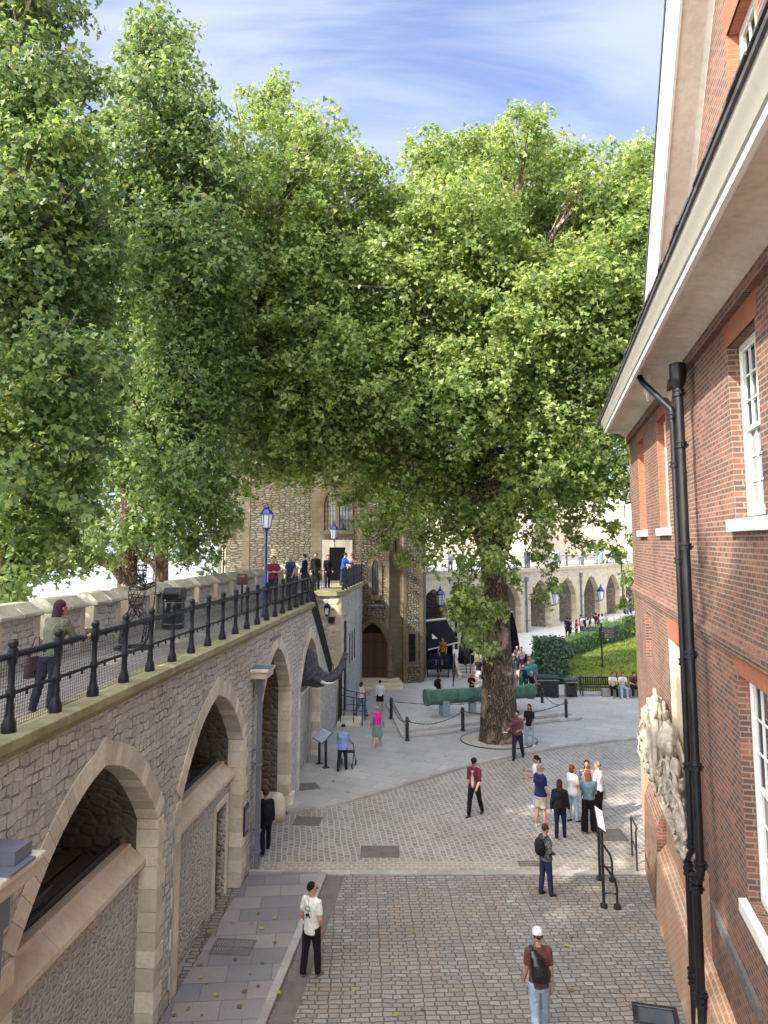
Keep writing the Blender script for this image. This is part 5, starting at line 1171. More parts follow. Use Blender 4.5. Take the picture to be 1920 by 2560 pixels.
# grass blades on the lawn
n = 26000; gx = RNG.uniform(0, 1, n); gy = RNG.uniform(0, 1, n)**.8
EE = np.array([tuple(lawn_edge(min(1, g))) for g in gy]); X = EE[:, 0]+(28-EE[:, 0])*gx+.1; Yg = EE[:, 1]
P = np.stack([X, Yg, [lz(0, y)+.02 for y in Yg]], 1); N = RNG.normal(size=(n, 3))*np.array([1, 1, .25]); N[:, 1] -= .3
M['leaf_grass'] = mat_leaf('leaf_grass', [(0, (.075, .12, .018)), (.6, (.12, .165, .025)), (1, (.20, .20, .05))], .2)
tag(leafmesh('grass_blades', P, N, .10, M['leaf_grass'], None, 1), kind='stuff')
def hedge(label, cat, segs, mat, leaf=.13, dens=75, core='leaf_hedge'):
    """segs: list of (a, b, width, height, z) boxes along the ground, filled with leaves on the surface"""
    o = segs[0][0]; t = thing('hedge', label, cat, (o[0], o[1], segs[0][4])); org = (o[0], o[1], segs[0][4]); PP = []; NN = []; cb = MB(org)
    for (a, b, w, h, z0, z1) in segs:
        a, b = Vector(a[:2]), Vector(b[:2]); d = b-a; L = d.length; d.normalize(); q = Vector((d.y, -d.x))
        n = int(dens*(L*h*2+L*w+w*h*2)); f = RNG.uniform(0, 1, (n, 3))
        k = RNG.choice(6, n, p=np.array([L*h, L*h, L*w, L*w*.01, w*h, w*h])/(2*L*h+L*w*1.01+2*w*h))
        f[k == 0, 1] = 0; f[k == 1, 1] = 1; f[k == 2, 2] = 1; f[k == 3, 2] = 0; f[k == 4, 0] = 0; f[k == 5, 0] = 1
        nr = np.zeros((n, 3)); nr[k == 0] = (-q.x, -q.y, 0); nr[k == 1] = (q.x, q.y, 0); nr[k == 2] = (0, 0, 1); nr[k == 4] = (-d.x, -d.y, 0); nr[k == 5] = (d.x, d.y, 0)
        x = a.x+d.x*L*f[:, 0]+q.x*w*(f[:, 1]-.5); y = a.y+d.y*L*f[:, 0]+q.y*w*(f[:, 1]-.5); z = z0+(z1-z0)*f[:, 0]+h*f[:, 2]
        P = np.stack([x, y, z], 1)+RNG.normal(size=(n, 3))*.055; PP.append(P); NN.append(nr+np.array([0, 0, .55])+RNG.normal(size=(n, 3))*.35)
        i = .1; A_, B_ = a+d*i, b-d*i; cb.add([(A_-q*(w/2-i)).to_tuple()+(z0,), (B_-q*(w/2-i)).to_tuple()+(z1,), (B_+q*(w/2-i)).to_tuple()+(z1,), (A_+q*(w/2-i)).to_tuple()+(z0,), (A_-q*(w/2-i)).to_tuple()+(z0+h-i,), (B_-q*(w/2-i)).to_tuple()+(z1+h-i,), (B_+q*(w/2-i)).to_tuple()+(z1+h-i,), (A_+q*(w/2-i)).to_tuple()+(z0+h-i,)], [(0, 1, 5, 4), (2, 3, 7, 6), (4, 5, 6, 7), (0, 4, 7, 3), (1, 2, 6, 5)])
    leafmesh('foliage', np.concatenate(PP), np.concatenate(NN), leaf, M[mat], t, 1, org); cb.build('branches', M['leaf_hedge'], t); return t
hedge('glossy dark ivy covered block of hedge between the trunk and the lawn', 'hedge', [((9.15, 46.7), (10.75, 46.8), 2.0, 2.5, .1, .1)], 'leaf_hedge', .17, 140)
hedge('long clipped green hedge climbing along the top of the lawn', 'hedge', [((10.7, 47.9), (14.7, 53.8), 1.0, 1.15, 1.15, 1.3), ((14.9, 53.6), (24.8, 66.8), 1.1, 1.25, 1.3, 1.65)], 'leaf_box', .16, 60)

# ================================================================== THINGS ON THE SQUARE
# cannon on its plinth
cb_ = thing('cannon_plinth', 'two stepped pale stone plinth under the green cannon', 'plinth', (4.4, 36.5, PZ))
o = (4.4, 36.5, PZ)
def pad(pts, z0, z1, name, bev=.02):
    m = MB(o); m.prism(pts, z0, z1); return m.build(name, M['pale_plaza'], cb_, bevel=bev)
M['pale_plaza'] = mat_brick('pale_steps', 1.2, .8, (.44, .43, .40), (.38, .37, .35), (.22, .21, .20), .01, rot=R(12), bump=.2, dist=.006, vary=.2, wrp=.004)
pad([(.75, 33.45), (9.3, 36.9), (9.0, 41), (.1, 40.0)], PZ, PZ+.13, 'lower_step'); pad([(1.05, 33.95), (8.9, 37.15), (8.6, 40.7), (.45, 39.6)], PZ+.13, PZ+.27, 'upper_step')
pa, pb = Vector((1.9, 36.3, 1.22)), Vector((7.2, 37.8, 1.22))
cn = thing('cannon', 'long green bronze cannon barrel resting on two blue grey supports', 'cannon', ((pa.x+pb.x)/2, (pa.y+pb.y)/2, PZ+.27), math.atan2(pb.y-pa.y, pb.x-pa.x))
hl = (pb-pa).length/2; zc = 1.22-PZ-.27
MX = Matrix.Translation((0, 0, zc)) @ Matrix.Rotation(R(90), 4, 'Y')
prof = [(.20, -hl+.02), (.34, -hl+.02), (.37, -hl), (.385, -hl+.05), (.385, -hl+.18), (.35, -hl+.22), (.34, -hl+.6), (.345, -hl+.62), (.355, -hl+.66), (.345, -hl+.70), (.335, -hl+1.7), (.35, -hl+1.74), (.35, -hl+1.8), (.335, -hl+1.84), (.33, -.1), (.345, -.05), (.345, .05), (.33, .1), (.32, hl-1.4), (.34, hl-1.35), (.34, hl-1.25), (.315, hl-1.2), (.31, hl-.35), (.34, hl-.3), (.36, hl-.2), (.36, hl-.05), (.34, hl), (.16, hl), (.14, hl-.5), (.01, hl-.5)]
MB().lathe(prof, (0, 0, 0), 28, MX).build('barrel', M['bronze'], cn, smooth='auto')
m = MB()
for sg in (-1, 1): m.tube([(-.1+.0, sg*.28, zc), (-.1, sg*.52, zc)], .12, 14); m.tube([(-.1, sg*.52, zc), (-.1, sg*.535, zc)], .07, 12)
m.build('trunnion', M['bronze'], cn, smooth='auto')
for x_ in (-hl+.95, hl-1.3):
    m = MB(); m.sweep([(-.36, 0), (.36, 0), (.30, zc-.12), (.20, zc-.27), (-.20, zc-.27), (-.30, zc-.12)], x_-.16, x_+.16, 'x'); m.build('support', M['support'], cn, bevel=.02)
m = MB(); m.box(-.55, -.25, -.14, .14, 0, zc-.34); m.build('support_block', M['support'], cn)
# bollards and chains round it
BP = [(978, 1797, 'bollard at the left corner of the cannon plinth, nearest the wall'), (1018, 1835, 'black bollard in front of the cannon muzzle'), (1157, 1826, 'black bollard in front of the middle of the cannon, left of the big trunk'), (1356, 1771, 'black bollard beside the waste bins, behind the cannon'), (1416, 1801, 'black bollard on the open paving right of the big trunk')]
bpos = []; b0 = None
for u, v, lab in BP:
    p = at(u, v, PZ+(.27 if u in (1157, 1018) else PZ*0)); p.z = PZ+(.0)
    if u == 1157: p.z = PZ+.27
    if b0 is None:
        b0 = thing('bollard', lab, 'bollard', p, 0, 'bollards round the cannon'); m = MB(); m.lathe([(.11, 0), (.11, .05), (.075, .07), (.072, .78), (.085, .80), (.085, .84), (.07, .86), (.075, .92), (.05, .97), (.01, .98)], (0, 0, 0), 14); m.build('post', M['black'], b0, smooth='auto')
        m = MB(); m.tube([(.11*math.cos(k*.6), .11*math.sin(k*.6), .80) for k in range(11)], .012, 5); m.build('chain_ring', M['black'], b0); snap(b0)
    else: dup(b0, p, 0, lab)
    bpos.append(p.copy())
def chain(a, b, sag, label, n=26, r=.016, h=.8):
    a = a+Vector((0, 0, h)); b = b+Vector((0, 0, h)); t = thing('chain', label, 'chain', (a+b)/2-Vector((0, 0, sag)), 0, 'chains slung between the bollards'); o = tuple(t.location); m = MB(o); P = []
    for i in range(n+1): q = i/n; P.append(a.lerp(b, q)-Vector((0, 0, sag*4*q*(1-q))))
    for i in range(n): 
        c = (P[i]+P[i+1])/2; d = (P[i+1]-P[i])*.72; m.tube([c-d*.9, c+d*.9], (r*1.25 if i % 2 else r*.8), 6)
    m.build('links', M['black'], t)
chain(bpos[0], bpos[1], .33, 'chain sagging between the two bollards at the muzzle end of the cannon')
chain(bpos[1], bpos[2], .30, 'long chain sagging in front of the cannon supports')
chain(bpos[2], bpos[4], .34, 'chain running behind the big trunk to the right hand bollard')
chain(bpos[3], bpos[4], .30, 'chain between the bin side bollard and the right hand bollard')
chain(bpos[0], bpos[3], .34, 'far chain passing behind the cannon barrel')
# bins, bench, fingerpost, low fence
def binn(label, p, w, d, h, rz=0, wide=False):
    t = thing('litter_bin', label, 'litter bin', p, rz); m = MB(); m.box(-w/2, w/2, -d/2, d/2, .04, h*.78)
    m.build('body', M['black'], t, bevel=.03)
    m = MB(); m.sweep([(-d/2-.03, h*.79), (d/2+.03, h*.79), (d/2+.03, h*.93), (d/2-.06, h), (-d/2+.06, h), (-d/2-.03, h*.9)], -w/2-.03, w/2+.03, 'x'); m.build('lid', M['black'], t, bevel=.02)
    m = MB(); m.box(-w/2-.034, w/2+.034, -d/2-.034, -d/2-.03, h*.79, h*.81); m.build('rim', M['fascia'], t)
    if not wide: m = MB(); m.box(-w*.3, w*.3, -d/2-.005, -d/2-.0, h*.6, h*.72); m.build('slot', M['dark'], t)
    else:
        for x_ in (-w*.4, w*.4): m = MB(); m.lathe([(.07, -.03), (.08, 0), (.07, .03)], (0, 0, 0), 10, Matrix.Translation((x_, -d/2+.05, .07)) @ Matrix.Rotation(R(90), 4, 'Y')); m.build('wheel', M['black'], t)
    return t
p = at(1371, 1745, PZ); binn('wide black waste container with a sloping grey lid next to the hedge', (p.x, p.y+.4, PZ), 1.15, .8, 1.15, 0, True)
p = at(1430, 1743, PZ); binn('narrow upright black litter bin left of the park bench', (p.x, p.y+.25, PZ), .58, .55, 1.0)
def bench(p, rz, L=1.7):
    t = thing('park_bench', 'dark slatted park bench in front of the lawn railing', 'bench', p, rz)
    m = MB()
    for i in range(5): m.box(-L/2, L/2, -.25+i*.1, -.18+i*.1, .42, .45)
    m.build('seat', M['black'], t)
    m = MB(); m.box(-L/2, L/2, .27, .31, .86, .93); m.box(-L/2, L/2, .25, .29, .50, .55); n = int(L/.12)
    for i in range(n): x = -L/2+.08+i*(L-.16)/(n-1); m.box(x-.025, x+.025, .265, .285, .551, .859)
    m.build('backrest', M['black'], t)
    for x in (-L/2+.03, L/2-.03):
        m = MB(); m.box(x-.03, x+.03, -.26, -.20, 0, .66); m.build('leg', M['black'], t); m = MB(); m.box(x-.03, x+.03, .23, .30, 0, .93); m.build('leg', M['black'], t); m = MB(); m.box(x-.03, x+.03, -.28, .228, .661, .70); m.build('armrest', M['black'], t)
    return t
p = at(1497, 1741, PZ); bench((p.x, p.y+.3, PZ), 0, 1.75)
p2 = at(1560, 1744, PZ)
st2 = thing('low_wall', 'low kerb wall where three people sit beside the bench', 'low wall', (p2.x, p2.y+.35, PZ)); MB().box(-1.1, 3.2, -.2, .2, 0, .42).build('block', M['kerb'], st2, bevel=.02)
ff = thing('lawn_railing', 'low black hooped railing along the front edge of the lawn', 'railing', (14, 43.6, PZ))
m = MB(); o_ = 0
for z in (.12, .78): m.tube([(-3.5, 0, z), (9, 0, z)], .018, 5)
x = -3.5
while x < 9: m.tube([(x, 0, 0), (x, 0, .86)], .012, 5); x += .13
m.build('bars', M['black'], ff)
for x in (-3.5, -1, 1.5, 4, 6.5, 9): MB().lathe([(.03, 0), (.03, .92), (.045, .95), (.045, 1.0), (.01, 1.03)], (x, 0, 0), 8).build('post', M['black'], ff)
fp_ = at(1507, 1690, .42); fg = thing('fingerpost', 'black fingerpost with stacked direction arms standing in the lawn', 'signpost', (fp_.x, fp_.y, .38))
m = MB(); m.lathe([(.16, 0), (.16, .05), (.07, .08), (.055, .3), (.05, 3.0), (.07, 3.02), (.05, 3.1), (.01, 3.16)], (0, 0, 0), 10); m.build('post', M['black'], fg, smooth='auto'); m = MB(); m.lathe([(.28, -.02), (.28, .05), (.2, .09)], (0, 0, 0), 14); m.build('base', M['kerb'], fg)
for i, (z, L, a) in enumerate(((2.85, 1.2, 178), (2.72, 1.15, 176), (2.88, .85, -6), (2.74, .85, -4), (2.60, .85, -8), (2.46, .8, -5), (2.32, .8, -7))):
    M4 = Matrix.Rotation(R(a), 4, 'Z'); m = MB(); m.box(.05, L, -.012, .012, z-.055, z+.055, M4); m.add([(L, -.012, z-.055), (L, .012, z-.055), (L, .012, z+.055), (L, -.012, z+.055), (L+.08, -.012, z), (L+.08, .012, z)], [(0, 4, 3), (1, 2, 5), (0, 1, 5, 4), (3, 4, 5, 2), (0, 3, 2, 1)], M4); ar_ = m.build('direction_arm', M['black'], fg)
    m = MB(); m.box(.15, L-.1, -.0135, -.0125, z-.02, z+.02, M4); m.box(.15, L-.1, .0125, .0135, z-.02, z+.02, M4); m.build('lettering', M['grey_board'], ar_)
# closed parasols
def parasol(label, u, v, hgt, r, pz=PZ):
    p = at(u, v, pz); t = thing('closed_parasol', label, 'parasol', p, 0, 'closed cafe parasols'); m = MB(); rnd = random.Random(u); n = 20; V = []; zz = [(.03, hgt), (.07, hgt-.15), (r*.6, hgt*.72), (r*.95, hgt*.42), (r, hgt*.30), (r*.85, hgt*.24)]
    for k_, (rr, z) in enumerate(zz):
        for k in range(n): g = 2*math.pi*k/n; q = rr*(1+.22*math.cos(k*math.pi)*(k_ > 0)); V.append((q*math.cos(g), q*math.sin(g), z+(.05*math.sin(g*4) if k_ > 3 else 0)))
    F = [(i*n+k, i*n+(k+1) % n, (i+1)*n+(k+1) % n, (i+1)*n+k) for i in range(len(zz)-1) for k in range(n)]; m.add(V, F+[tuple(range(n))]); m.build('canopy', cloth((.008, .008, .010)), t, smooth=True)
    m = MB(); m.tube([(0, 0, 0), (0, 0, hgt*.35)], .035, 8); m.build('pole', M['black'], t); m = MB(); m.lathe([(.3, 0), (.3, .08), (.06, .1), (.05, .25)], (0, 0, 0), 12); m.build('base', M['kerb'], t); MB().ball((0, 0, hgt+.03), .05, 8, 6).build('finial', M['white'], t)
parasol('closed black parasol left of the big trunk by the cafe steps', 1166, 1692, 3.35, .42)
parasol('closed tall black parasol just right of the big trunk', 1282, 1668, 3.6, .40)
# cafe kiosk with sloping awning
kp = at(1100, 1700, PZ)
kk = thing('cafe_kiosk', 'small cafe kiosk with a black sloping awning beside the tower', 'kiosk', (kp.x, 51, PZ)); x = 0
p0, p1 = aty(1069, 1640, 51), aty(1132, 1640, 51)
w_ = p1.x-p0.x; cx_ = (p0.x+p1.x)/2-kp.x
m = MB(); m.box(cx_-w_/2, cx_-w_/2+.08, 0, 2.4, 0, 2.1); m.box(cx_+w_/2-.08, cx_+w_/2, 0, 2.4, 0, 1.9); m.box(cx_-w_/2+.081, cx_+w_/2-.081, 2.3, 2.4, 0, 2.3); m.build('frame', M['iron'], kk)
m = MB(); m.box(cx_-w_/2+.1, cx_+w_/2-.1, .1, .6, 0, .95); m.build('counter', cloth((.03, .06, .12)), kk)
m = MB(); m.add([(cx_-w_/2, -.5, 1.35), (cx_+w_/2+.4, -.5, 1.85), (cx_+w_/2-.3, 1.6, 3.05), (cx_-w_/2, 1.6, 2.9), (cx_-w_/2, -.5, 1.30), (cx_+w_/2+.4, -.5, 1.80), (cx_+w_/2-.3, 1.6, 3.0), (cx_-w_/2, 1.6, 2.85)], [(0, 1, 2, 3), (7, 6, 5, 4), (0, 4, 5, 1), (1, 5, 6, 2), (2, 6, 7, 3), (3, 7, 4, 0)]); aw_ = m.build('awning', cloth((.02, .021, .026)), kk)
m = MB(); m.tube([(cx_-w_/2, -.52, 1.31), (cx_+w_/2+.4, -.52, 1.81)], .045, 6); m.tube([(cx_-w_/2, 1.55, 2.95), (cx_+w_/2-.3, 1.55, 3.1)], .09, 6); m.build('edge_trim', M['white'], aw_)
m = MB(); m.add([(cx_-.5, .18, 1.93), (cx_-.15, .15, 1.95), (cx_-.25, .5, 2.12), (cx_-.38, .95, 2.42), (cx_-.5, .6, 2.2)], [(0, 1, 2, 3, 4)]); m.build('printed_mark', M['white'], aw_)
kr = thing('kiosk_railing', 'black railing with ramp rails beside the cafe kiosk', 'railing', (aty(1069, 1700, 48).x, 48, PZ)); kx = kr.location.x
m = MB(); x1_ = aty(1122, 1700, 48).x-kx
for z in (.1, 1.0): m.tube([(0, 0, z), (x1_, 0, z)], .03, 6)
for i in range(3): m.tube([(x1_*i/2, 0, 0), (x1_*i/2, 0, 1.1)], .035, 6)
m.build('rail', M['iron'], kr)
MB().box(.0, x1_, .05, .12, .02, .3).build('base_board', M['grey_board'], kr)
m = MB()
for dx in (0, 1.0):
    for z in (.55, 1.0): m.tube([(x1_+dx, -3.2+.2, z-.05), (x1_+dx+.35, 0, z+.45)], .028, 6)
    for f in (0, .5, 1): m.tube([(x1_+dx+.35*f, -3.0*(1-f), 0), (x1_+dx+.35*f, -3.0*(1-f), 1.0+.45*f)], .03, 6)
m.build('ramp_rail', M['iron'], kr)
# steps up to the cafe terrace
sx0, sx1 = aty(1150, 1680, 49).x, aty(1215, 1680, 49).x+1.3
m = MB()
for i in range(5): m.box(sx0, sx1, 49.5+i*.32, 51.2, 0, PZ+.14*(i+1))
tag(m.build('cafe_steps', M['pale_plaza'], bevel=.015), kind='structure')
m = MB(); m.box(sx0-.25, 14, 51.21, 55.2, 0, PZ+.70); tag(m.build('terrace', M['wharf']), kind='structure')
t = thing('terrace_wall', 'low dark topped terrace wall beside the cafe steps behind the trunk', 'wall', (sx1+1.5, 51, 0)); MB().box(-1.4, 2.6, -.15, .15, 0, 1.0).build('wall', M['rubble_back'], t); MB().box(-1.45, 2.65, -.2, .2, 1.0, 1.1).build('coping', M['kerb'], t)
t = thing('step_side_wall', 'sloping cream side wall of the cafe steps', 'wall', (sx0-.15, 49, 0)); m = MB(); m.add([(-.1, -1.6, 0), (.1, -1.6, 0), (.1, 2.2, 0), (-.1, 2.2, 0), (-.1, -1.6, .35), (.1, -1.6, .35), (.1, 2.2, 1.05), (-.1, 2.2, 1.05)], [(0, 1, 5, 4), (1, 2, 6, 5), (2, 3, 7, 6), (3, 0, 4, 7), (4, 5, 6, 7)]); m.build('wall', M['pale_ashlar'], t)
# lamps
def lantern(mb_, gb, z, s=1.0, x=0, y=0):
    mb_.lathe([(.05*s, z-.02), (.10*s, z), (.12*s, z+.03)], (x, y, 0), 6)
    for k in range(6): a = math.pi/3*k; mb_.tube([(x+.12*s*math.cos(a), y+.12*s*math.sin(a), z+.02), (x+.19*s*math.cos(a), y+.19*s*math.sin(a), z+.46*s)], .012*s, 4)
    mb_.lathe([(.215*s, z+.45*s), (.215*s, z+.49*s), (.11*s, z+.62*s), (.07*s, z+.64*s), (.09*s, z+.68*s), (.04*s, z+.74*s), (.03*s, z+.80*s), (.005, z+.86*s)], (x, y, 0), 6)
    gb.lathe([(.112*s, z+.035), (.182*s, z+.45*s)], (x, y, 0), 6)
M['lamp_glass'] = mat_paint('lamp_glass', (.62, .66, .68), .1, .7)
q = fr(AL, -5.75, 23.9, WALK)
lp_ = thing('lamp_post', 'bright blue lamp post with a glass lantern on the walkway', 'street lamp', q)
m = MB(); zt = aty(642, 1322, q.y).z-WALK
m.lathe([(.12, 0), (.13, .1), (.10, .14), (.085, .9), (.10, .93), (.06, 1.0), (.045, 1.3), (.035, zt-.1), (.06, zt-.06), (.04, zt)], (0, 0, 0), 12); m.build('post', M['blue'], lp_, smooth='auto')
m = MB(); g = MB(); lantern(m, g, zt, 1.0); m.build('lantern', M['blue'], lp_); g.build('glass', M['lamp_glass'], lp_); MB().ball((0, 0, zt+.25), .05, 8, 6).build('bulb', M['white'], lp_)
def bracket_lamp(label, p, s, arm, mat='blue'):
    t = thing('bracket_lamp', label, 'wall lamp', p); m = MB(); g = MB(); lantern(m, g, .1, s); m.build('lantern', M[mat], t); g.build('glass', M['lamp_glass'], t)
    m = MB(); m.tube([(0, 0, .1), (0, 0, 0), (arm[0]*.5, arm[1]*.5, -.12), arm], .03, 6); m.tube([(0, 0, -.02), (arm[0], arm[1], -.02)], .035, 6); m.build('bracket', M[mat], t); return t
bracket_lamp('blue bracket lantern above the upper tower door', aty(835, 1352, 45.6), 1.25, (.0, 1.0, -.35))
bracket_lamp('blue lantern on a long arm between the tower and the first far arch', aty(1101, 1517, 50.5), 1.5, (-1.1, .3, -.02))
bracket_lamp('blue wall lantern on the far arcade beside the hanging leaves', aty(1391, 1512, 69), 1.9, (-.8, .8, -.3))
bracket_lamp('farthest blue wall lantern on the arcade above the black door', aty(1503, 1502, 80), 1.9, (-.8, .9, -.3))
t = thing('wall_lantern', 'small black box lantern on the front of the landing block', 'wall lamp', fr(AL, -5.75, 36.45, 4.9), -AL)
m = MB(); m.lathe([(.10, 0), (.16, .4), (.19, .42), (.08, .55), (.02, .62)], (0, -.1, 0), 4); m.box(-.03, .03, -.1, .1, .45, .5); m.build('lantern', M['black'], t); MB().box(-.08, .08, -.235, -.23, .08, .36).build('glass', M['lamp_glass'], t); MB().box(.05, .35, -.02, .13, -.35, -.05).build('junction_box', M['black'], t)
# information boards
ip = at(806, 1914, PZ); t = thing('information_board', 'tilted pale information panel on two black legs beside the left wall', 'information board', (ip.x, ip.y, PZ), R(-62))
m = MB(); MX = Matrix.Translation((0, 0, 1.08)) @ Matrix.Rotation(R(38), 4, 'X'); m.box(-.45, .45, -.28, .28, -.02, .02, MX); m.build('panel', M['grey_pipe'], t); MB().box(-.42, .42, -.25, .25, .021, .024, MX).build('print', mat_stone('panel_print', (.55, .62, .66), (.40, .48, .55), 3, .0, .001, .3, 0), t)
for x in (-.3, .3): m = MB(); m.box(x-.05, x+.05, -.03, .03, .0, 1.05); m.box(x-.1, x+.1, -.12, .12, 0, .02); m.build('leg', M['black'], t)
s1_, s2_ = at(1510, 2268), at(1500, 2200); c_ = (s1_+s2_)/2; dv_ = s1_-s2_
t = thing('information_board', 'silver topped information board seen edge on, on braced black posts in the setts', 'information board', (c_.x, c_.y, 0), math.atan2(dv_.y, dv_.x)); hl_ = dv_.length/2
MX = Matrix.Translation((0, 0, 1.72)) @ Matrix.Rotation(R(-32), 4, 'X')
MB().box(-.74, .74, -.10, .13, -.025, .0, MX).build('panel', M['black'], t); MB().box(-.70, .70, -.08, .11, .0005, .006, MX).build('print', mat_paint('panel_silver', (.62, .67, .72), .3, .5), t)
for x in (-hl_, hl_):
    m = MB(); m.tube([(x, 0, 0), (x, 0, 1.68)], .035, 8); m.lathe([(.09, 0), (.08, .08), (.04, .1)], (x, 0, 0), 8); m.lathe([(.09, 0), (.08, .08), (.04, .1)], (x, .30, 0), 8)
    m.tube([(x, 0, .95), (x, .12, .82), (x, .26, .62), (x, .30, .45), (x, .30, .0)], .028, 8); m.tube([(x, 0, .32), (x, .30, .32)], .022, 6); m.build('leg', M['black'], t, smooth='auto')
gp_ = at(1593, 2180); t = thing('handrail', 'thin black handrail standing by the foot of the brick house', 'handrail', (gp_.x, gp_.y, 0)); m = MB(); m.tube([(0, 0, 0), (0, 0, 1.0), (.05, .05, 1.05), (.18, .9, 1.05), (.2, 1.0, 1.0), (.2, 1.0, 0)], .025, 8); m.tube([(0, 0, .5), (.2, 1.0, .5)], .018, 6); m.build('rail', M['black'], t)
# small gate and railings at the foot of the stairs
q = fr(AL, -4.95, 35.4, 0); t = thing('stair_gate', 'black gate and handrails at the foot of the walkway stairs', 'gate', (q.x, q.y, PZ), -AL)
m = MB()
for i in range(12): m.tube([(-.1, .05+i*.1, .2), (-.1, .05+i*.1, 2.1+.1*(i % 3))], .014, 5)
for z in (.3, 1.1, 2.0): m.tube([(-.1, 0, z), (-.1, 1.2, z)], .02, 5)
m.build('gate_leaf', M['iron'], t); 
for y_ in (0, 1.2):
    m = MB()
    for x_ in (0, .6, 1.0): m.tube([(x_, y_, 0), (x_, y_, 1.25)], .022, 6)
    m.tube([(-.1, y_, 1.5), (0, y_, 1.35), (.9, y_, 1.2), (1.15, y_, 1.25), (1.2, y_, 1.1)], .02, 6); m.tube([(0, y_, .7), (1.0, y_, .65)], .015, 6); m.build('handrail', M['iron'], t)
MB().box(-.15, .9, -.1, 1.3, 0, .16).build('step', M['ashlar'], t)

# ================================================================== ON THE WALKWAY
q = at(433, 1572, WALK); t = thing('litter_bin', 'round black litter bin with a hooded top on the walkway', 'litter bin', q, -AL)
m = MB(); m.lathe([(.27, 0), (.29, .05), (.29, .74), (.31, .76), (.31, .80)], (0, 0, 0), 18); m.build('body', M['black'], t, smooth='auto'); m = MB(); m.lathe([(.275, .0), (.31, .01), (.31, .04), (.275, .05)], (0, 0, .12), 18); m.lathe([(.275, .0), (.305, .01), (.305, .03), (.275, .04)], (0, 0, .70), 18); m.build('band', M['grey_pipe'], t, smooth='auto')
m = MB(); m.sweep([(-.28, .80), (.28, .80), (.28, .98), (.18, 1.1), (-.12, 1.1), (-.28, .95)], -.26, .26, 'x'); m.build('hood', M['black'], t, bevel=.03); m = MB(); m.box(-.2, .2, -.30, -.281, .84, .94); m.build('opening', M['dark'], t)
q = at(604, 1535, WALK); t = thing('donation_post', 'small dark box on a thin post against the parapet', 'box on post', q, -AL); m = MB(); m.tube([(0, 0, 0), (0, 0, .95)], .035, 8); m.lathe([(.12, 0), (.12, .02)], (0, 0, 0), 10); m.build('post', M['black'], t); m = MB(); m.box(-.17, .17, -.1, .1, .95, 1.3); m.build('box', M['black'], t, bevel=.02); MB().box(-.1, .1, -.104, -.101, 1.2, 1.25).build('slot', cloth((.4, .05, .04)), t)
# wire sculpture of an archer
q = at(335, 1622, WALK); t = thing('wire_sculpture', 'black wire sculpture of a crouching archer on a round iron base', 'sculpture', q, -AL-.4)
m = MB(); rw = random.Random(3)
m.tube([(.42*math.cos(k*.33), .42*math.sin(k*.33), .03) for k in range(20)], .018, 5); m.tube([(.30*math.cos(k*.33), .30*math.sin(k*.33), .03) for k in range(20)], .012, 5)
for k in range(6): m.tube([(0, 0, .03), (.42*math.cos(k*1.05), .42*math.sin(k*1.05), .03)], .012, 5)
m.build('base', M['black'], t); m = MB()
J = dict(hip=(0, 0, .95), chest=(.05, 0, 1.35), neck=(.1, 0, 1.55), head=(.14, 0, 1.72))
def wires(a, b, r0, r1, n=7, th=.011):
    a, b = Vector(a), Vector(b); ax = (b-a).normalized(); u_ = ax.orthogonal().normalized(); w_2 = ax.cross(u_)
    for k in range(n): g = 2*math.pi*k/n+rw.uniform(-.2, .2); pts = [a.lerp(b, f)+(u_*math.cos(g+f)+w_2*math.sin(g+f))*(r0+(r1-r0)*f+.02*math.sin(f*3.1)) for f in (0, .25, .5, .75, 1)]; m.tube(pts, th, 4)
    for f in (.1, .5, .9): r = r0+(r1-r0)*f+.02; c = a.lerp(b, f); m.tube([c+(u_*math.cos(k*.7)+w_2*math.sin(k*.7))*r for k in range(10)], th, 4)
wires(J['hip'], J['chest'], .13, .19); wires(J['chest'], J['neck'], .19, .06); wires((.14, 0, 1.58), (.16, 0, 1.85), .09, .08)
wires(J['hip'], (.28, .12, .55), .09, .06); wires((.28, .12, .55), (.12, .15, .08), .06, .04); wires(J['hip'], (-.2, -.1, .52), .09, .06); wires((-.2, -.1, .52), (-.28, -.12, .08), .06, .04)
wires((.1, -.18, 1.45), (.45, -.25, 1.35), .05, .04, 5); wires((.45, -.25, 1.35), (.75, -.2, 1.45), .04, .03, 5); wires((.05, .2, 1.45), (-.25, .3, 1.5), .05, .04, 5); wires((-.25, .3, 1.5), (.05, .2, 1.62), .04, .03, 5)
m.build('wire_body', M['black'], t); m = MB()
m.tube([(.55+.22*math.cos(a), -.2, 1.45+.85*math.sin(a)) for a in [R(-80+16*i) for i in range(11)]], .016, 6); m.tube([(.59, -.2, .62), (-.0, .1, 1.6), (.59, -.2, 2.28)], .006, 4); m.tube([(-.1, .1, 1.6), (1.0, -.22, 1.5)], .009, 5)
for i in range(8): a = rw.uniform(0, 6.3); m.tube([(.15, 0, 1.9), (.15+.12*math.cos(a), .12*math.sin(a), 2.08), (.1+.2*math.cos(a), .2*math.sin(a), 2.2+rw.uniform(0, .12))], .009, 4)
m.build('bow', M['black'], t)
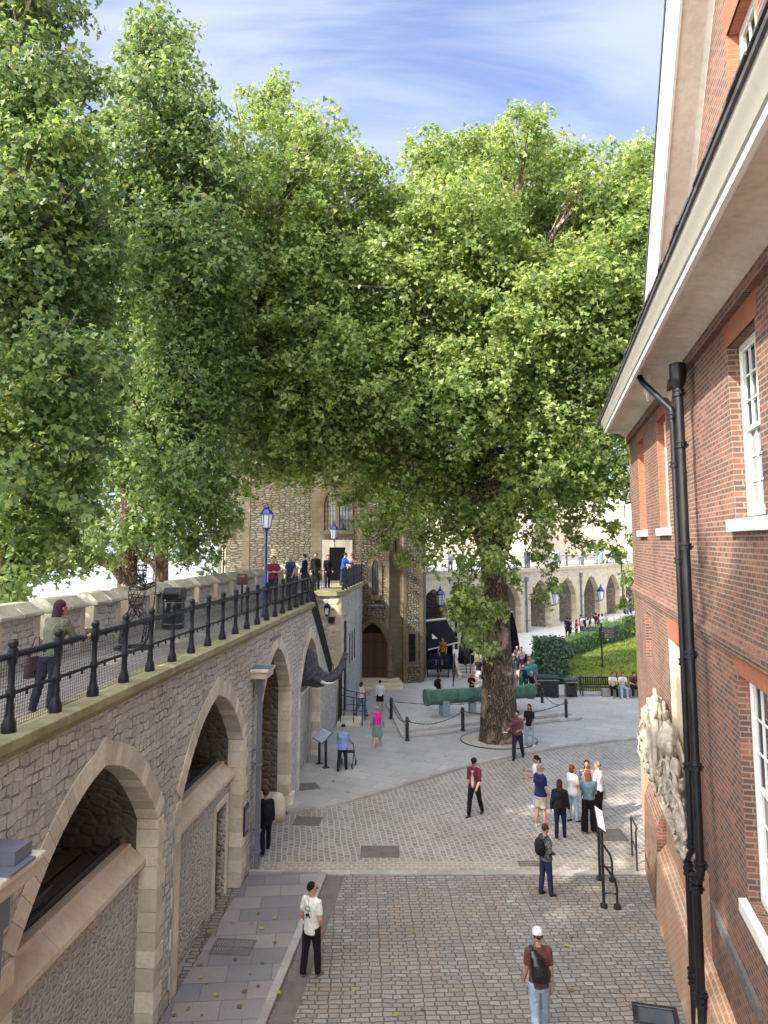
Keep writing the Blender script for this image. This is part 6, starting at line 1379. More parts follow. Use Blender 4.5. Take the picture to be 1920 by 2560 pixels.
# elephant head sculpture in the fourth arch
q = fr(AL, XF-.3, 28.5, 3.05); el = thing('elephant_sculpture', 'dark grey elephant head sculpture with raised trunk leaning out of the arch', 'sculpture', q, -AL)
m = MB()
m.ball((-.75, -.1, .62), (.85, .95, .72), 18, 12); m.ball((.0, .0, .78), (.70, .68, .74), 18, 12); m.ball((.22, .0, 1.14), (.44, .50, .40), 14, 9); m.ball((.42, 0, .55), (.48, .40, .40), 14, 9)
m.tube([(.55, 0, .55), (.85, .02, .40), (1.12, .04, .38), (1.40, .06, .52), (1.62, .08, .82), (1.74, .1, 1.18), (1.80, .1, 1.42)], [.34, .27, .23, .20, .16, .13, .11], 14)
m.tube([(.25, 0, .30), (.65, 0, .16), (.95, 0, .14)], [.24, .17, .08], 12)
for sg in (-1, 1): m.tube([(.55, sg*.26, .42), (.85, sg*.28, .30)], [.12, .10], 10); m.ball((.40, sg*.36, .80), (.13, .07, .09), 8, 6)
for i in range(7): m.tube([(1.0+.17*i, .05+.20*math.cos(a*.8), .44+(.0 if i < 2 else .07*(i-1)**1.35)+.19*math.sin(a*.8)) for a in range(8)], .02, 4) if i < 3 else None
m.build('head', M['elephant'], el, remesh=.03, smooth_it=2)
el.scale = (.9, .9, .9)
for sg in (-1, 1):
    m = MB(); m.ball((-.35, sg*.62, .72), (.42, .07, .58), 14, 8, rot=(0, 0, sg*-.35)); m.build('ear', M['elephant'], el, remesh=.03, smooth_it=1)
    m = MB(); m.tube([(.84, sg*.28, .30), (1.05, sg*.30, .22), (1.28, sg*.31, .24), (1.42, sg*.30, .30)], [.075, .065, .045, .015], 10); m.build('tusk', M['ivory'], el, smooth=True)
    m = MB(); m.ball((.46, sg*.41, .84), (.035, .035, .035), 8, 6); m.build('eye', M['black'], el)
# ================================================================== PEOPLE
def rotx(v, a): # swing forward (towards +y) by a
    return Vector((v.x, v.y*math.cos(a)-v.z*math.sin(a), v.y*math.sin(a)+v.z*math.cos(a)))
def skel(P):
    """unit-height skeleton facing +y; P holds joint angles in degrees"""
    J = {}; lean = R(P.get('lean', 0)); hz = .525; hip = Vector((0, 0, hz))
    leg = P.get('leg', ((3, 3), (-3, 3)))   # (thigh swing, knee bend) right, left
    for sd, nm, (a, k) in ((1, 'r', leg[0]), (-1, 'l', leg[1])):
        h = hip+Vector((sd*.052, 0, -.01)); a, k = R(a), R(k); sp_ = R(P.get('spread', 2.5))*sd
        d1 = Vector((math.sin(sp_), math.sin(a), -math.cos(a))).normalized(); d2 = Vector((math.sin(sp_)*.5, math.sin(a-k), -math.cos(a-k))).normalized()
        kn = h+d1*.24; an = kn+d2*.235; J[nm+'hip'] = h; J[nm+'kn'] = kn; J[nm+'an'] = an; J[nm+'fa'] = a-k
    J['low'] = min(J['ran'].z, J['lan'].z)-.042 if not P.get('sit') else min(J['ran'].z, J['lan'].z)-.042
    up = lambda x, y, z: hip+rotx(Vector((x, y, z-hz)), -lean)
    J['up'] = up; J['hip'] = hip; sw = P.get('sw', .096)
    arm = P.get('arm', ((5, 8, 12, 0), (-5, 8, 12, 0)))   # (swing, abduct, elbow, inward)
    for sd, nm, (a, b, e, i) in ((1, 'r', arm[0]), (-1, 'l', arm[1])):
        s_ = up(sd*sw, 0, .803); a, b, e, i = R(a), R(b), R(e), R(i)
        u1 = Vector((sd*math.sin(b), math.sin(a)*math.cos(b), -math.cos(a)*math.cos(b)))
        u2 = Vector((sd*(math.sin(b)*math.cos(e)*.6-math.sin(i)), math.sin(a+e)*math.cos(i), -math.cos(a+e)*math.cos(i))).normalized()
        el_ = s_+u1*.172; wr = el_+u2*.148; J[nm+'sh'] = s_; J[nm+'el'] = el_; J[nm+'wr'] = wr; J[nm+'hd'] = u2
        side = u2.cross(Vector((0, 0, 1)) if abs(u2.z) < .8 else Vector((0, 1, 0))).normalized(); J[nm+'sd'] = side
    J['neck'] = up(0, -.004, .845); J['head'] = up(0, .012, .925)+Vector((0, math.sin(lean)*.02, 0)); return J
def torso_rings(J, k=1.0, z0=.50, z1=.845, fat=1.0, fem=0, add=0.0):
    T = [(.46, .080, .062), (.50, .090, .068), (.54, .088, .066), (.59, .078-.006*fem, .058), (.63, .078-.008*fem, .057), (.69, .088, .062), (.74, .095, .068), (.78, .096, .062), (.805, .086, .052), (.822, .064, .044), (.845, .038, .036)]
    out = []
    for z, a, b in T:
        if z < z0-1e-6 or z > z1+1e-6: continue
        bel = fat if z < .76 else 1+(fat-1)*.3; c = J['up'](0, .004*(fat-1)*8 if .5 < z < .7 else 0, z); out.append((c, (a+add)*k*bel, (b+add)*k*bel))
    return out
def person(label, pos, rz, H, P=None, top=(.3, .3, .3), low=(.05, .05, .08), shoe=(.03, .03, .03), hair=(.03, .02, .015), hairkind='short', skin='skin', sleeve='short', lowkind='trousers', hat=None, hatc=(.02, .02, .02), fem=0, fat=1.0, hem=.49, extra=(), fine=0, group=None, toppat=None, jacket=None, face=None):
    P = P or {}; J = skel(P); vox = (.0085, .013, .020)[fine]; cv = (.011, .016, .022)[fine]
    t = thing('person', label, 'person', pos, R(rz), group); S = H; dz = -J['low']
    if P.get('sit'): dz = -J['low']
    v = lambda p: (Vector(p)+Vector((0, 0, dz)))*S
    hy = R(P.get('yaw', 0)); hc = J['head']
    HM = Matrix.Translation(v(hc)) @ Matrix.Rotation(hy, 4, 'Z') @ Matrix.Rotation(R(-P.get('nod', 0)), 4, 'X')
    h_ = lambda x, y, z: HM @ (Vector((x, y, z))*S)
    # ---- body
    m = MB(); m.loft([(v(c), a*S, b*S) for c, a, b in torso_rings(J, .93, fat=fat, fem=fem)], 16)
    m.tube([v(J['up'](0, -.003, .82)), v(J['neck']), v(hc-Vector((0, .012, .03)))], [.036*S, .032*S, .031*S], 12)
    m.ball(HM @ Vector((0, -.006*S, .014*S)), (.046*S, .056*S, .058*S), 18, 12); m.ball(h_(0, .012, -.026), (.032*S, .038*S, .040*S), 14, 10)
    m.ball(h_(0, .056, -.008), (.0085*S, .011*S, .013*S), 8, 6); m.ball(h_(0, .046, .012), (.026*S, .010*S, .006*S), 10, 6); m.ball(h_(0, .044, -.036), (.014*S, .009*S, .005*S), 8, 6)
    for sd in (-1, 1): m.ball(h_(sd*.043, -.004, -.002), (.007*S, .014*S, .019*S), 8, 6)
    for nm, sd in (('r', 1), ('l', -1)):
        a, b, c = J[nm+'sh'], J[nm+'el'], J[nm+'wr']; m.ball(v(a), .029*S, 10, 8)
        m.tube([v(a), v(a.lerp(b, .35)), v(b), v(b.lerp(c, .3)), v(c)], [.028*S, .028*S, .024*S, .025*S, .016*S], 12)
        d, q = J[nm+'hd'], J[nm+'sd']; n_ = d.cross(q).normalized(); pc = c+d*.022
        m.tube([v(c), v(pc), v(c+d*.045)], [(.013*S, .015*S), (.012*S, .022*S), (.010*S, .022*S)], 10)
        cu = n_ if nm == 'r' else n_
        inn = Vector((-sd, 0, 0)); curl = (inn-d*inn.dot(d)); curl = curl.normalized() if curl.length > .1 else n_
        q2 = d.cross(curl).normalized()
        for k in range(4):
            L = (.036, .043, .041, .032)[k]; o_ = c+d*.044+q2*(k-1.5)*.0115; f1 = o_+d*L*.5+curl*L*.10; f2 = f1+d*L*.32+curl*L*.28
            m.tube([v(o_-d*.008), v(o_), v(f1), v(f2)], [.0056*S, .0056*S, .0050*S, .0040*S], 7)
        th = c+d*.014+q2*(-1.6)*.0125; m.tube([v(th), v(th+d*.018-q2*.010+curl*.006), v(th+d*.034-q2*.010+curl*.014)], [.0072*S, .0062*S, .0048*S], 7)
        h, k_, an = J[nm+'hip'], J[nm+'kn'], J[nm+'an']
        m.tube([v(h), v(h.lerp(k_, .4)), v(k_), v(k_.lerp(an, .3)), v(an)], [.053*S, .046*S, .032*S, .034*S, .021*S], 12)
        fa = P.get('toe', 0); ft = Vector((sd*.012, .075, 0)); m.tube([v(an), v(an+Vector((0, -.012, -.028))), v(an+Vector((0, .03, -.030))), v(an+ft+Vector((0, 0, -.034)))], [.018*S, .017*S, .014*S, .006*S], 10)
    body = m.build('body', M[skin], t, remesh=vox, smooth_it=2)
    if fine < 2 or face:
        for sd in (-1, 1):
            e = MB(); e.ball(h_(sd*.019, .0475, .002), (.0085*S, .004*S, .0045*S), 8, 6); e.build('eye', M['black'], t, smooth=True)
        e = MB(); e.ball(h_(0, .0515, -.036), (.013*S, .004*S, .0035*S), 8, 6); e.build('mouth', cloth((.25, .09, .07)), t, smooth=True)
    # ---- trousers / skirt / shorts
    def legs(infl, frac, name, col, flare=0.0):
        m = MB(); m.loft([(v(c), a*S, b*S) for c, a, b in torso_rings(J, 1.0, .46, .59, fat, fem, infl*.5)], 16)
        for nm in 'rl':
            h, k_, an = J[nm+'hip'], J[nm+'kn'], J[nm+'an']
            if frac <= 1: e = h.lerp(k_, frac); m.tube([v(h+Vector((0, 0, .02))), v(h.lerp(e, .5)), v(e)], [(.055+infl)*S, (.052+infl)*S, (.048+infl+flare)*S], 12)
            else:
                e = k_.lerp(an, min(1.0, frac-1)); lo = e-Vector((0, 0, .010))
                m.tube([v(h+Vector((0, 0, .02))), v(h.lerp(k_, .45)), v(k_), v(k_.lerp(an, .45)), v(lo)], [(.054+infl)*S, (.049+infl)*S, (.036+infl+flare*.5)*S, (.036+infl+flare*.8)*S, (.028+infl+flare)*S], 12)
        return m.build(name, cloth(col), t, remesh=cv, smooth_it=2)
    if lowkind == 'trousers': legs(.006, 2, 'trousers', low)
    elif lowkind == 'tight': legs(.002, 2, 'trousers', low)
    elif lowkind == 'wide': legs(.008, 2, 'trousers', low, .022)
    elif lowkind == 'shorts': legs(.010, .85, 'shorts', low, .006)
    elif lowkind == 'skirt':
        m = MB(); c0 = J['up'](0, 0, .58); m.loft([(v(c0), .080*S*fat, .062*S*fat), (v((0, 0, .50)), .098*S*fat, .078*S*fat), (v((0, 0, .40)), .112*S*fat, .095*S*fat), (v((0, 0, P.get('skz', .28))), .125*S*fat, .11*S*fat)], 18); m.build('skirt', cloth(low), t, remesh=cv, smooth_it=2)
    # ---- top
    m = MB(); rings = torso_rings(J, 1.0, hem, .845, fat, fem, .013); m.loft([(v(c), a*S, b*S) for c, a, b in rings], 18)
    for nm in 'rl':
        a, b, c = J[nm+'sh'], J[nm+'el'], J[nm+'wr']; m.ball(v(a-Vector((0, 0, .004))), .039*S, 10, 8); m.tube([v(J['up'](0, 0, .805)), v(a)], [.036*S, .036*S], 10)
        if sleeve == 'short': m.tube([v(a), v(a.lerp(b, .45)), v(a.lerp(b, .74))], [.038*S, .037*S, .034*S], 12)
        elif sleeve == 'long': m.tube([v(a), v(a.lerp(b, .5)), v(b), v(b.lerp(c, .4)), v(b.lerp(c, .96))], [.042*S, .037*S, .032*S, .030*S, .023*S], 12)
        elif sleeve == 'elbow': m.tube([v(a), v(a.lerp(b, .5)), v(b.lerp(c, .15))], [.042*S, .038*S, .033*S], 12)
    shirt = m.build('shirt' if sleeve != 'long' else 'jacket' if jacket else 'shirt', cloth(top, toppat), t, remesh=cv, smooth_it=2)
    # ---- shoes
    for nm in 'rl':
        an = J[nm+'an']; sd = 1 if nm == 'r' else -1; m = MB(); ft = Vector((sd*.014, .085, 0))
        m.tube([v(an+Vector((0, -.022, -.024))), v(an+Vector((0, .0, -.022))), v(an+Vector((0, .04, -.027))), v(an+ft+Vector((0, 0, -.032)))], [(.022*S, .021*S), (.026*S, .024*S), (.021*S, .027*S), (.013*S, .020*S)], 12); m.build('shoe', cloth(shoe), t, remesh=.008 if fine < 2 else .012, smooth_it=1)
    # ---- hair and hats
    if hairkind:
        m = MB(); m.ball(h_(0, -.014, .024), (.051*S, .057*S, .056*S), 16, 10)
        if hairkind in ('bob', 'long', 'verylong'): m.ball(h_(0, -.026, -.005), (.052*S, .045*S, .058*S), 14, 10); m.ball(h_(0, -.03, -.03), (.050*S, .034*S, .045*S), 12, 8)
        if hairkind == 'long': m.tube([h_(0, -.035, -.01), h_(0, -.043, -.06), h_(0, -.046, -.105), h_(0, -.05, -.13)], [(.042*S, .046*S), (.03*S, .048*S), (.02*S, .044*S), (.01*S, .03*S)], 12)
        if hairkind == 'verylong': m.tube([h_(0, -.035, -.01), h_(0, -.045, -.08), h_(0, -.052, -.15), h_(0, -.055, -.20)], [(.042*S, .046*S), (.03*S, .050*S), (.02*S, .044*S), (.01*S, .026*S)], 12)
        if hairkind == 'pony': m.tube([h_(0, -.05, .02), h_(0, -.085, .01), h_(0, -.09, -.04), h_(0, -.08, -.08)], [.02*S, .022*S, .018*S, .008*S], 8)
        # carve the face free: keep the hair behind the hairline
        hb = m.build('hair', cloth(hair), t, remesh=.010 if fine < 2 else .016, smooth_it=1)
    if hat == 'cap':
        m = MB(); m.ball(h_(0, -.010, .034), (.054*S, .062*S, .050*S), 16, 10); m.tube([h_(0, .03, .022), h_(0, .075, .022), h_(0, .105, .014)], [(.012*S, .036*S), (.006*S, .036*S), (.004*S, .024*S)], 12); m.build('cap', cloth(hatc), t, remesh=.010, smooth_it=1)
    if hat == 'cap_back':
        m = MB(); m.ball(h_(0, -.008, .036), (.054*S, .062*S, .053*S), 16, 10); m.ball(h_(0, -.045, .0), (.036*S, .016*S, .02*S), 12, 8); m.build('cap', cloth(hatc), t, remesh=.010, smooth_it=1)
    for e in extra:
        k = e[0]
        if k == 'glasses': m = MB(); [m.ball(h_(sd*.020, .054, .004), (.017*S, .006*S, .011*S), 8, 6) for sd in (-1, 1)]; [m.tube([h_(sd*.036, .05, .006), h_(sd*.046, -.0, .004)], .0025*S, 4) for sd in (-1, 1)]; m.build('sunglasses', M['black'], t)
        if k == 'print': # flat print on the back of the shirt
            m = MB(); c = J['up'](0, -.078, .74); c2 = v(c); 
            for i in range(16): a = 2*math.pi*i/16; b_ = 2*math.pi*(i+1)/16; rr_ = .036*S; m.add([(c2.x+rr_*math.cos(a), c2.y, c2.z+rr_*math.sin(a)), (c2.x+rr_*math.cos(b_), c2.y, c2.z+rr_*math.sin(b_)), (c2.x+rr_*.86*math.cos(b_), c2.y, c2.z+rr_*.86*math.sin(b_)), (c2.x+rr_*.86*math.cos(a), c2.y, c2.z+rr_*.86*math.sin(a))], [(0, 1, 2, 3)])
            for f in (-.5, 0, .5): m.box(c2.x-.032*S, c2.x+.032*S, c2.y-.001, c2.y, c2.z+f*.036*S-.0012*S, c2.z+f*.036*S+.0012*S); m.box(c2.x+f*.036*S-.001*S, c2.x+f*.036*S+.001*S, c2.y-.001, c2.y, c2.z-.03*S, c2.z+.03*S)
            for i in range(9): a = i*2.4; x_, z_ = c2.x+.012*S*math.cos(a)*(1+i*.15), c2.z-.052*S-.0055*S*i*.7; m.ball((x_, c2.y, z_), (.014*S, .002, .007*S), 8, 5)
            m.build('print', M['black'], shirt)
    return t, v, J, h_
def prop(name, label, cat, t, fn, mats=None, parent_group=None):
    """a held or worn thing: top-level, standing where the person's frame puts it; fn fills meshes given in that frame"""
    o = thing(name, label, cat, t.location.copy(), t.rotation_euler.z, parent_group)
    for nm, mat, f in fn: b = MB(); f(b); b.build(nm, mat, o, smooth='auto' if nm != 'strap' else True)
    return o
def foot(u, v, z): return at(u, v, z)
def hgt(p, vt, lo=1.45, hi=1.95): 
    d = aty(960, vt, p.y).z-p.z; return min(hi, max(lo, d))
def backpack(t, v, J, H, label, cat='backpack', col=(.012, .012, .014), w=.10, dep=.066, z0=.585, z1=.81, x=0.0, rm=.014):
    o = thing('backpack' if cat == 'backpack' else 'shoulder_bag', label, cat, t.location.copy(), t.rotation_euler.z)
    up = J['up']; b = MB(); zs = [z0+(z1-z0)*f for f in (0, .12, .5, .85, 1)]; ks = (.7, .95, 1.05, .9, .45)
    b.loft([(v(up(x, -.095, z)), w*H*k, dep*H*k) for z, k in zip(zs, ks)], 14); b.ball(v(up(x, -.135, z0+.05)), (w*.7*H, .025*H, .04*H), 10, 8); b.build('pack', cloth(col), o, remesh=rm, smooth_it=2)
    b = MB()
    for sd in (-1, 1): b.tube([v(up(x+sd*.05, -.07, z1-.01)), v(up(sd*.065, -.02, .850)), v(up(sd*.068, .05, .80)), v(up(sd*.075, .065, .72)), v(up(sd*.09, .0, .62)), v(up(x+sd*.05, -.07, z0+.03))], [(.004*H, .012*H)]*6, 6)
    b.build('strap', cloth(sc3(col, 1.6)), o, smooth=True); return o
# --- 1 man with white cap walking away at the bottom
H = 1.80; p = at(1345, 2320, H); p.z = 0
t, v, J, h_ = person('man in a white cap and brown t-shirt walking away at the bottom', p, 4, H, dict(leg=((14, 6), (-14, 12)), arm=((-8, 5, 12, 0), (10, 5, 18, 0)), lean=2), top=(.13, .055, .045), low=(.30, .40, .50), shoe=(.5, .5, .5), hat='cap_back', hatc=(.74, .72, .68), hair=(.10, .06, .035), fine=0)
def f(b):
    up = J['up']; b.loft([(v(up(-.005, -.09, .555)), .04*H, .03*H), (v(up(-.008, -.10, .58)), .085*H, .05*H), (v(up(-.008, -.105, .65)), .100*H, .06*H), (v(up(-.025, -.10, .73)), .086*H, .055*H), (v(up(-.045, -.09, .79)), .058*H, .04*H), (v(up(-.066, -.055, .835)), .026*H, .022*H)], 16)
o = thing('sling_bag', 'large glossy black sling bag across the back of the man in the white cap', 'bag', p.copy(), R(4)); b = MB(); f(b); b.build('bag', mat_paint('nylon', (.010, .010, .012), .28, .5, bump=.9), o, remesh=.012, smooth_it=1)
up = J['up']; b = MB(); b.tube([v(up(-.066, -.06, .83)), v(up(-.072, 0, .852)), v(up(-.06, .06, .80)), v(up(0, .082, .70)), v(up(.08, .05, .60)), v(up(.08, -.05, .60)), v(up(.03, -.10, .62))], [(.005*H, .016*H)]*7, 6); b.build('strap', M['black'], o, smooth=True)
# --- 2 man in white t-shirt
p = foot(778, 2440, .0); p = Vector((p.x, p.y, 0)); H = hgt(p, 2205)
person('man in a white t-shirt with a black print on the back by the kerb', p, -32, H, dict(leg=((6, 4), (-7, 3)), arm=((-6, 13, 40, 14), (-6, 13, 40, 14)), yaw=-48, nod=-8), top=(.66, .67, .62), low=(.013, .012, .014), shoe=(.15, .15, .145), hair=(.012, .010, .009), skin='skin', fine=0, hem=.46, extra=[('glasses',), ('print',)])
# --- 3 woman with backpack
p = foot(1366, 2238, 0); H = hgt(p, 2060)
t, v, J, h_ = person('short haired person in a dark patterned jacket facing right with hands on hips', p, -68, H, dict(leg=((6, 3), (-5, 3)), arm=((-18, 30, 85, 30), (-18, 30, 85, 30)), nod=12), top=(.035, .04, .05), toppat=(.14, .15, .16), low=(.018, .025, .075), shoe=(.03, .03, .035), hair=(.06, .035, .022), sleeve='long', jacket=1, fat=1.12, fine=0, fem=1)
backpack(t, v, J, H, 'black backpack worn by the short haired person in the patterned jacket')
# --- 4 woman, long brown hair, black jacket
p = foot(1402, 2100, 0); H = hgt(p, 1948)
t, v, J, h_ = person('woman with long brown hair seen from behind in a black jacket and navy leggings', p, -12, H, dict(leg=((5, 2), (-4, 3)), arm=((2, 12, 16, 0), (-4, 12, 14, 0))), top=(.013, .015, .017), low=(.012, .017, .06), lowkind='tight', shoe=(.62, .60, .60), hair=(.060, .026, .016), hairkind='verylong', sleeve='long', jacket=1, fat=1.1, hem=.46, fine=1, fem=1)
backpack(t, v, J, H, 'small black backpack low on the back of the long haired woman', z0=.53, z1=.67, w=.07, dep=.035)
# --- 5 man navy polo
p = foot(1353, 2068, 0); H = hgt(p, 1910)
person('grey haired man in a navy polo shirt and beige shorts with white socks', p, -58, H, dict(leg=((4, 2), (-4, 2)), arm=((4, 8, 20, 0), (-5, 8, 25, 10)), yaw=-22), top=(.010, .022, .075), low=(.42, .38, .31), lowkind='shorts', shoe=(.66, .66, .66), hair=(.26, .25, .24), fat=1.18, hem=.48, fine=1, extra=[('glasses',)])
# --- 6 girl ponytail
p = foot(1343, 2022, 0); H = hgt(p, 1888, 1.55)
t, v, J, h_ = person('young woman with a dark ponytail and white top half hidden behind the man in navy', p, 75, H, dict(leg=((5, 4), (-5, 4)), arm=((20, 10, 80, 0), (12, 8, 60, 10))), top=(.62, .60, .60), low=(.20, .32, .50), lowkind='wide', shoe=(.55, .55, .5), hair=(.015, .010, .009), hairkind='pony', skin='skin_tan', fine=1, fem=1)
# --- 7 woman white tee with white bag
p = foot(1434, 2054, 0); H = hgt(p, 1912)
t, v, J, h_ = person('woman with a brown bob, white t-shirt and pale jeans holding a white bag', p, -60, H, dict(leg=((4, 2), (-5, 3)), arm=((10, 8, 62, 5), (5, 8, 40, 10)), yaw=-15), top=(.66, .66, .67), low=(.32, .42, .50), shoe=(.02, .03, .05), hair=(.075, .030, .018), hairkind='bob', fat=1.12, hem=.46, fine=1, fem=1)
w_ = v(J['rwr']+J['rhd']*.05)
prop('plastic_bag', 'white carrier bag hanging from the hand of the woman with the brown bob', 'bag', t, [('bag', cloth((.66, .66, .68)), lambda b: b.loft([(w_+Vector((0, 0, -.10)), .03, .05), (w_+Vector((0, .0, -.22)), .07, .15), (w_+Vector((0, .0, -.42)), .09, .18), (w_+Vector((0, 0, -.60)), .07, .16)], 12)), ('handle', cloth((.66, .66, .68)), lambda b: b.tube([w_+Vector((0, -.04, -.12)), w_, w_+Vector((0, .04, -.12))], .008, 5))], None)
# --- 8 red haired woman teal top
p = foot(1474, 2083, 0); H = hgt(p, 1925, 1.6, 1.85)
t, v, J, h_ = person('red haired woman in a teal jumper and wide black trousers with her back turned', p, -15, H, dict(leg=((5, 2), (-6, 2)), spread=4, arm=((12, 6, 55, 20), (14, 6, 60, 25))), top=(.085, .145, .19), low=(.008, .008, .010), lowkind='wide', shoe=(.62, .60, .58), hair=(.20, .062, .022), hairkind='long', sleeve='elbow', fine=1, fem=1, hem=.52)
# --- 9 dark hair woman facing
p = foot(1471, 2048, 0); H = hgt(p, 1900, 1.6, 1.8)
person('woman with long black hair facing the camera behind the red haired woman', p, 165, H, dict(leg=((3, 2), (-3, 2)), arm=((12, 8, 75, 25), (10, 10, 60, 15))), top=(.10, .07, .08), toppat=(.4, .3, .3), low=(.02, .02, .025), shoe=(.3, .3, .3), hair=(.012, .010, .010), hairkind='verylong', skin='skin_tan', fine=1, fem=1)
# --- 10 grey hair white shirt
p = foot(1499, 2052, 0); H = hgt(p, 1903, 1.6, 1.85)
t, v, J, h_ = person('grey haired woman in a white long sleeved shirt, rightmost of the group', p, 50, H, dict(leg=((3, 2), (-4, 3)), arm=((12, 8, 50, 20), (8, 8, 40, 10))), top=(.68, .68, .70), low=(.010, .010, .013), shoe=(.5, .5, .52), hair=(.16, .13, .115), sleeve='long', fine=1, fem=1)
w_ = v(J['up'](.11, .0, .50)); prop('tote_bag', 'pale tote bag at the side of the grey haired woman in white', 'bag', t, [('bag', cloth((.42, .40, .35)), lambda b: b.loft([(w_+Vector((.03, 0, .05)), .03, .13), (w_+Vector((.03, 0, -.1)), .05, .15), (w_+Vector((.03, 0, -.28)), .045, .14)], 12)), ('strap', cloth((.42, .40, .35)), lambda b: b.tube([w_+Vector((.03, -.1, .05)), v(J['up'](.1, 0, .83)), w_+Vector((.03, .1, .05))], .01, 5))])
# --- 11 maroon overshirt man
p = foot(1187, 2040, 0); H = hgt(p, 1893)
t, v, J, h_ = person('man in a black cap and open maroon shirt walking across the cobbles', p, 148, H, dict(leg=((16, 8), (-16, 10)), arm=((-10, 9, 20, 5), (12, 9, 30, 10)), yaw=20, nod=10), top=(.13, .022, .042), low=(.012, .011, .013), shoe=(.05, .035, .028), hair=(.02, .015, .012), hat='cap', hatc=(.015, .015, .016), sleeve='elbow', fine=1, hem=.47)
b = MB(); up = J['up']; b.loft([(v(up(.0, .028, z)), .042*H, .055*H) for z in (.50, .58, .66, .74, .80)], 12); b.build('undershirt', cloth((.34, .35, .38)), t, remesh=.014, smooth_it=1)
# --- 12 man in maroon with paper by the tree
p = foot(1295, 1898, PZ); p = at(1295, 1898, 0.02); H = hgt(p, 1775)
t, v, J, h_ = person('man in a dim maroon shirt stepping off the kerb by the big trunk', p, 155, H, dict(leg=((14, 10), (-14, 14)), arm=((20, 12, 55, -10), (15, 10, 70, 20)), lean=3), top=(.12, .045, .06), low=(.018, .022, .04), shoe=(.02, .02, .02), hair=(.014, .010, .008), skin='skin_tan', sleeve='elbow', fine=1, hem=.47)
w_ = v(J['rwr']+J['rhd']*.06); prop('paper_map', 'small white folded map held out by the man in maroon at the trunk', 'map', t, [('sheet', cloth((.75, .76, .78)), lambda b: b.box(w_.x-.08, w_.x+.08, w_.y-.06, w_.y+.07, w_.z-.004, w_.z+.004))])
# --- 13 woman black top pale jeans
p = foot(1325, 1868, PZ); H = hgt(p, 1760, 1.55)
person('woman with black hair, black top and pale blue jeans by the tree pit', p, 140, H, dict(leg=((8, 5), (-8, 6)), arm=((12, 8, 70, 10), (5, 8, 30, 10))), top=(.012, .012, .014), low=(.30, .40, .50), lowkind='tight', shoe=(.62, .62, .62), hair=(.012, .009, .009), hairkind='long', skin='skin_tan', fine=1, fem=1)
# --- 14 man dark suit by the wall
p = foot(652, 2130, 0); p.x += .12; H = hgt(p, 1972)
t, v, J, h_ = person('man in a navy suit and dark cap walking close to the drainpipe', p, 18, H, dict(leg=((16, 6), (-16, 14)), arm=((-12, 8, 25, 0), (14, 8, 30, 5)), lean=4), top=(.010, .013, .025), low=(.010, .012, .022), shoe=(.01, .01, .01), hair=(.05, .045, .045), hat='cap', hatc=(.055, .045, .045), sleeve='long', jacket=1, fine=1, fat=1.12, hem=.44)
backpack(t, v, J, H, 'dark rucksack on the back of the man in the navy suit', col=(.012, .014, .022), w=.075, z0=.58, z1=.78)
# --- 15 man with rollator
p = foot(856, 1926, PZ); H = hgt(p, 1811)
t, v, J, h_ = person('old man in a light blue shirt and black cap pushing a wheeled walker', p, -12, H, dict(leg=((12, 8), (-12, 10)), arm=((18, 12, 45, 0), (18, 12, 45, 0)), lean=8), top=(.20, .29, .52), low=(.02, .021, .027), shoe=(.015, .015, .015), hair=(.35, .34, .33), hat='cap', hatc=(.012, .012, .012), sleeve='elbow', fat=1.2, fine=1, hem=.46)
ro = thing('rollator', 'black four wheeled walker pushed by the man in light blue', 'walker', t.location+fr(R(12), .05, .45, 0), R(-12)); 
for sx in (-.27, .27):
    m = MB(); m.tube([(sx, -.32, .92), (sx, -.10, .88), (sx, .0, .55), (sx, .28, .12)], .016, 6); m.tube([(sx, .0, .55), (sx, -.25, .12)], .016, 6); m.build('frame', M['iron'], ro)
    for y in (.28, -.25): m = MB(); m.lathe([(.05, -.02), (.10, -.018), (.11, 0), (.10, .018), (.05, .02)], (0, 0, 0), 16, Matrix.Translation((sx, y, .11)) @ Matrix.Rotation(R(90), 4, 'Y')); w__ = m.build('wheel', M['black'], ro); m = MB(); m.lathe([(.04, -.022), (.04, .022)], (0, 0, 0), 10, Matrix.Translation((sx, y, .11)) @ Matrix.Rotation(R(90), 4, 'Y')); m.build('hub', M['grey_pipe'], w__)
m = MB(); m.box(-.26, .26, -.05, .2, .52, .56); m.build('seat', M['black'], ro)
# --- 16 woman pink
p = foot(943, 1868, PZ); H = hgt(p, 1764, 1.5)
t, v, J, h_ = person('grey haired woman in a bright pink body warmer and green skirt walking away', p, -4, H, dict(leg=((12, 4), (-12, 8)), arm=((10, 12, 15, 0), (-8, 12, 20, 0)), skz=.27), top=(.62, .035, .27), low=(.13, .26, .20), lowkind='skirt', shoe=(.45, .40, .36), hair=(.30, .27, .22), hairkind='short', sleeve='none', fat=1.12, fine=1, fem=1, hem=.54)
b = MB(); [b.tube([v(J[n+'sh']), v(J[n+'el']), v(J[n+'wr'])], [.036*H, .031*H, .024*H], 10) for n in 'rl']; b.build('sleeves', cloth((.26, .25, .24)), t, remesh=.014, smooth_it=1)
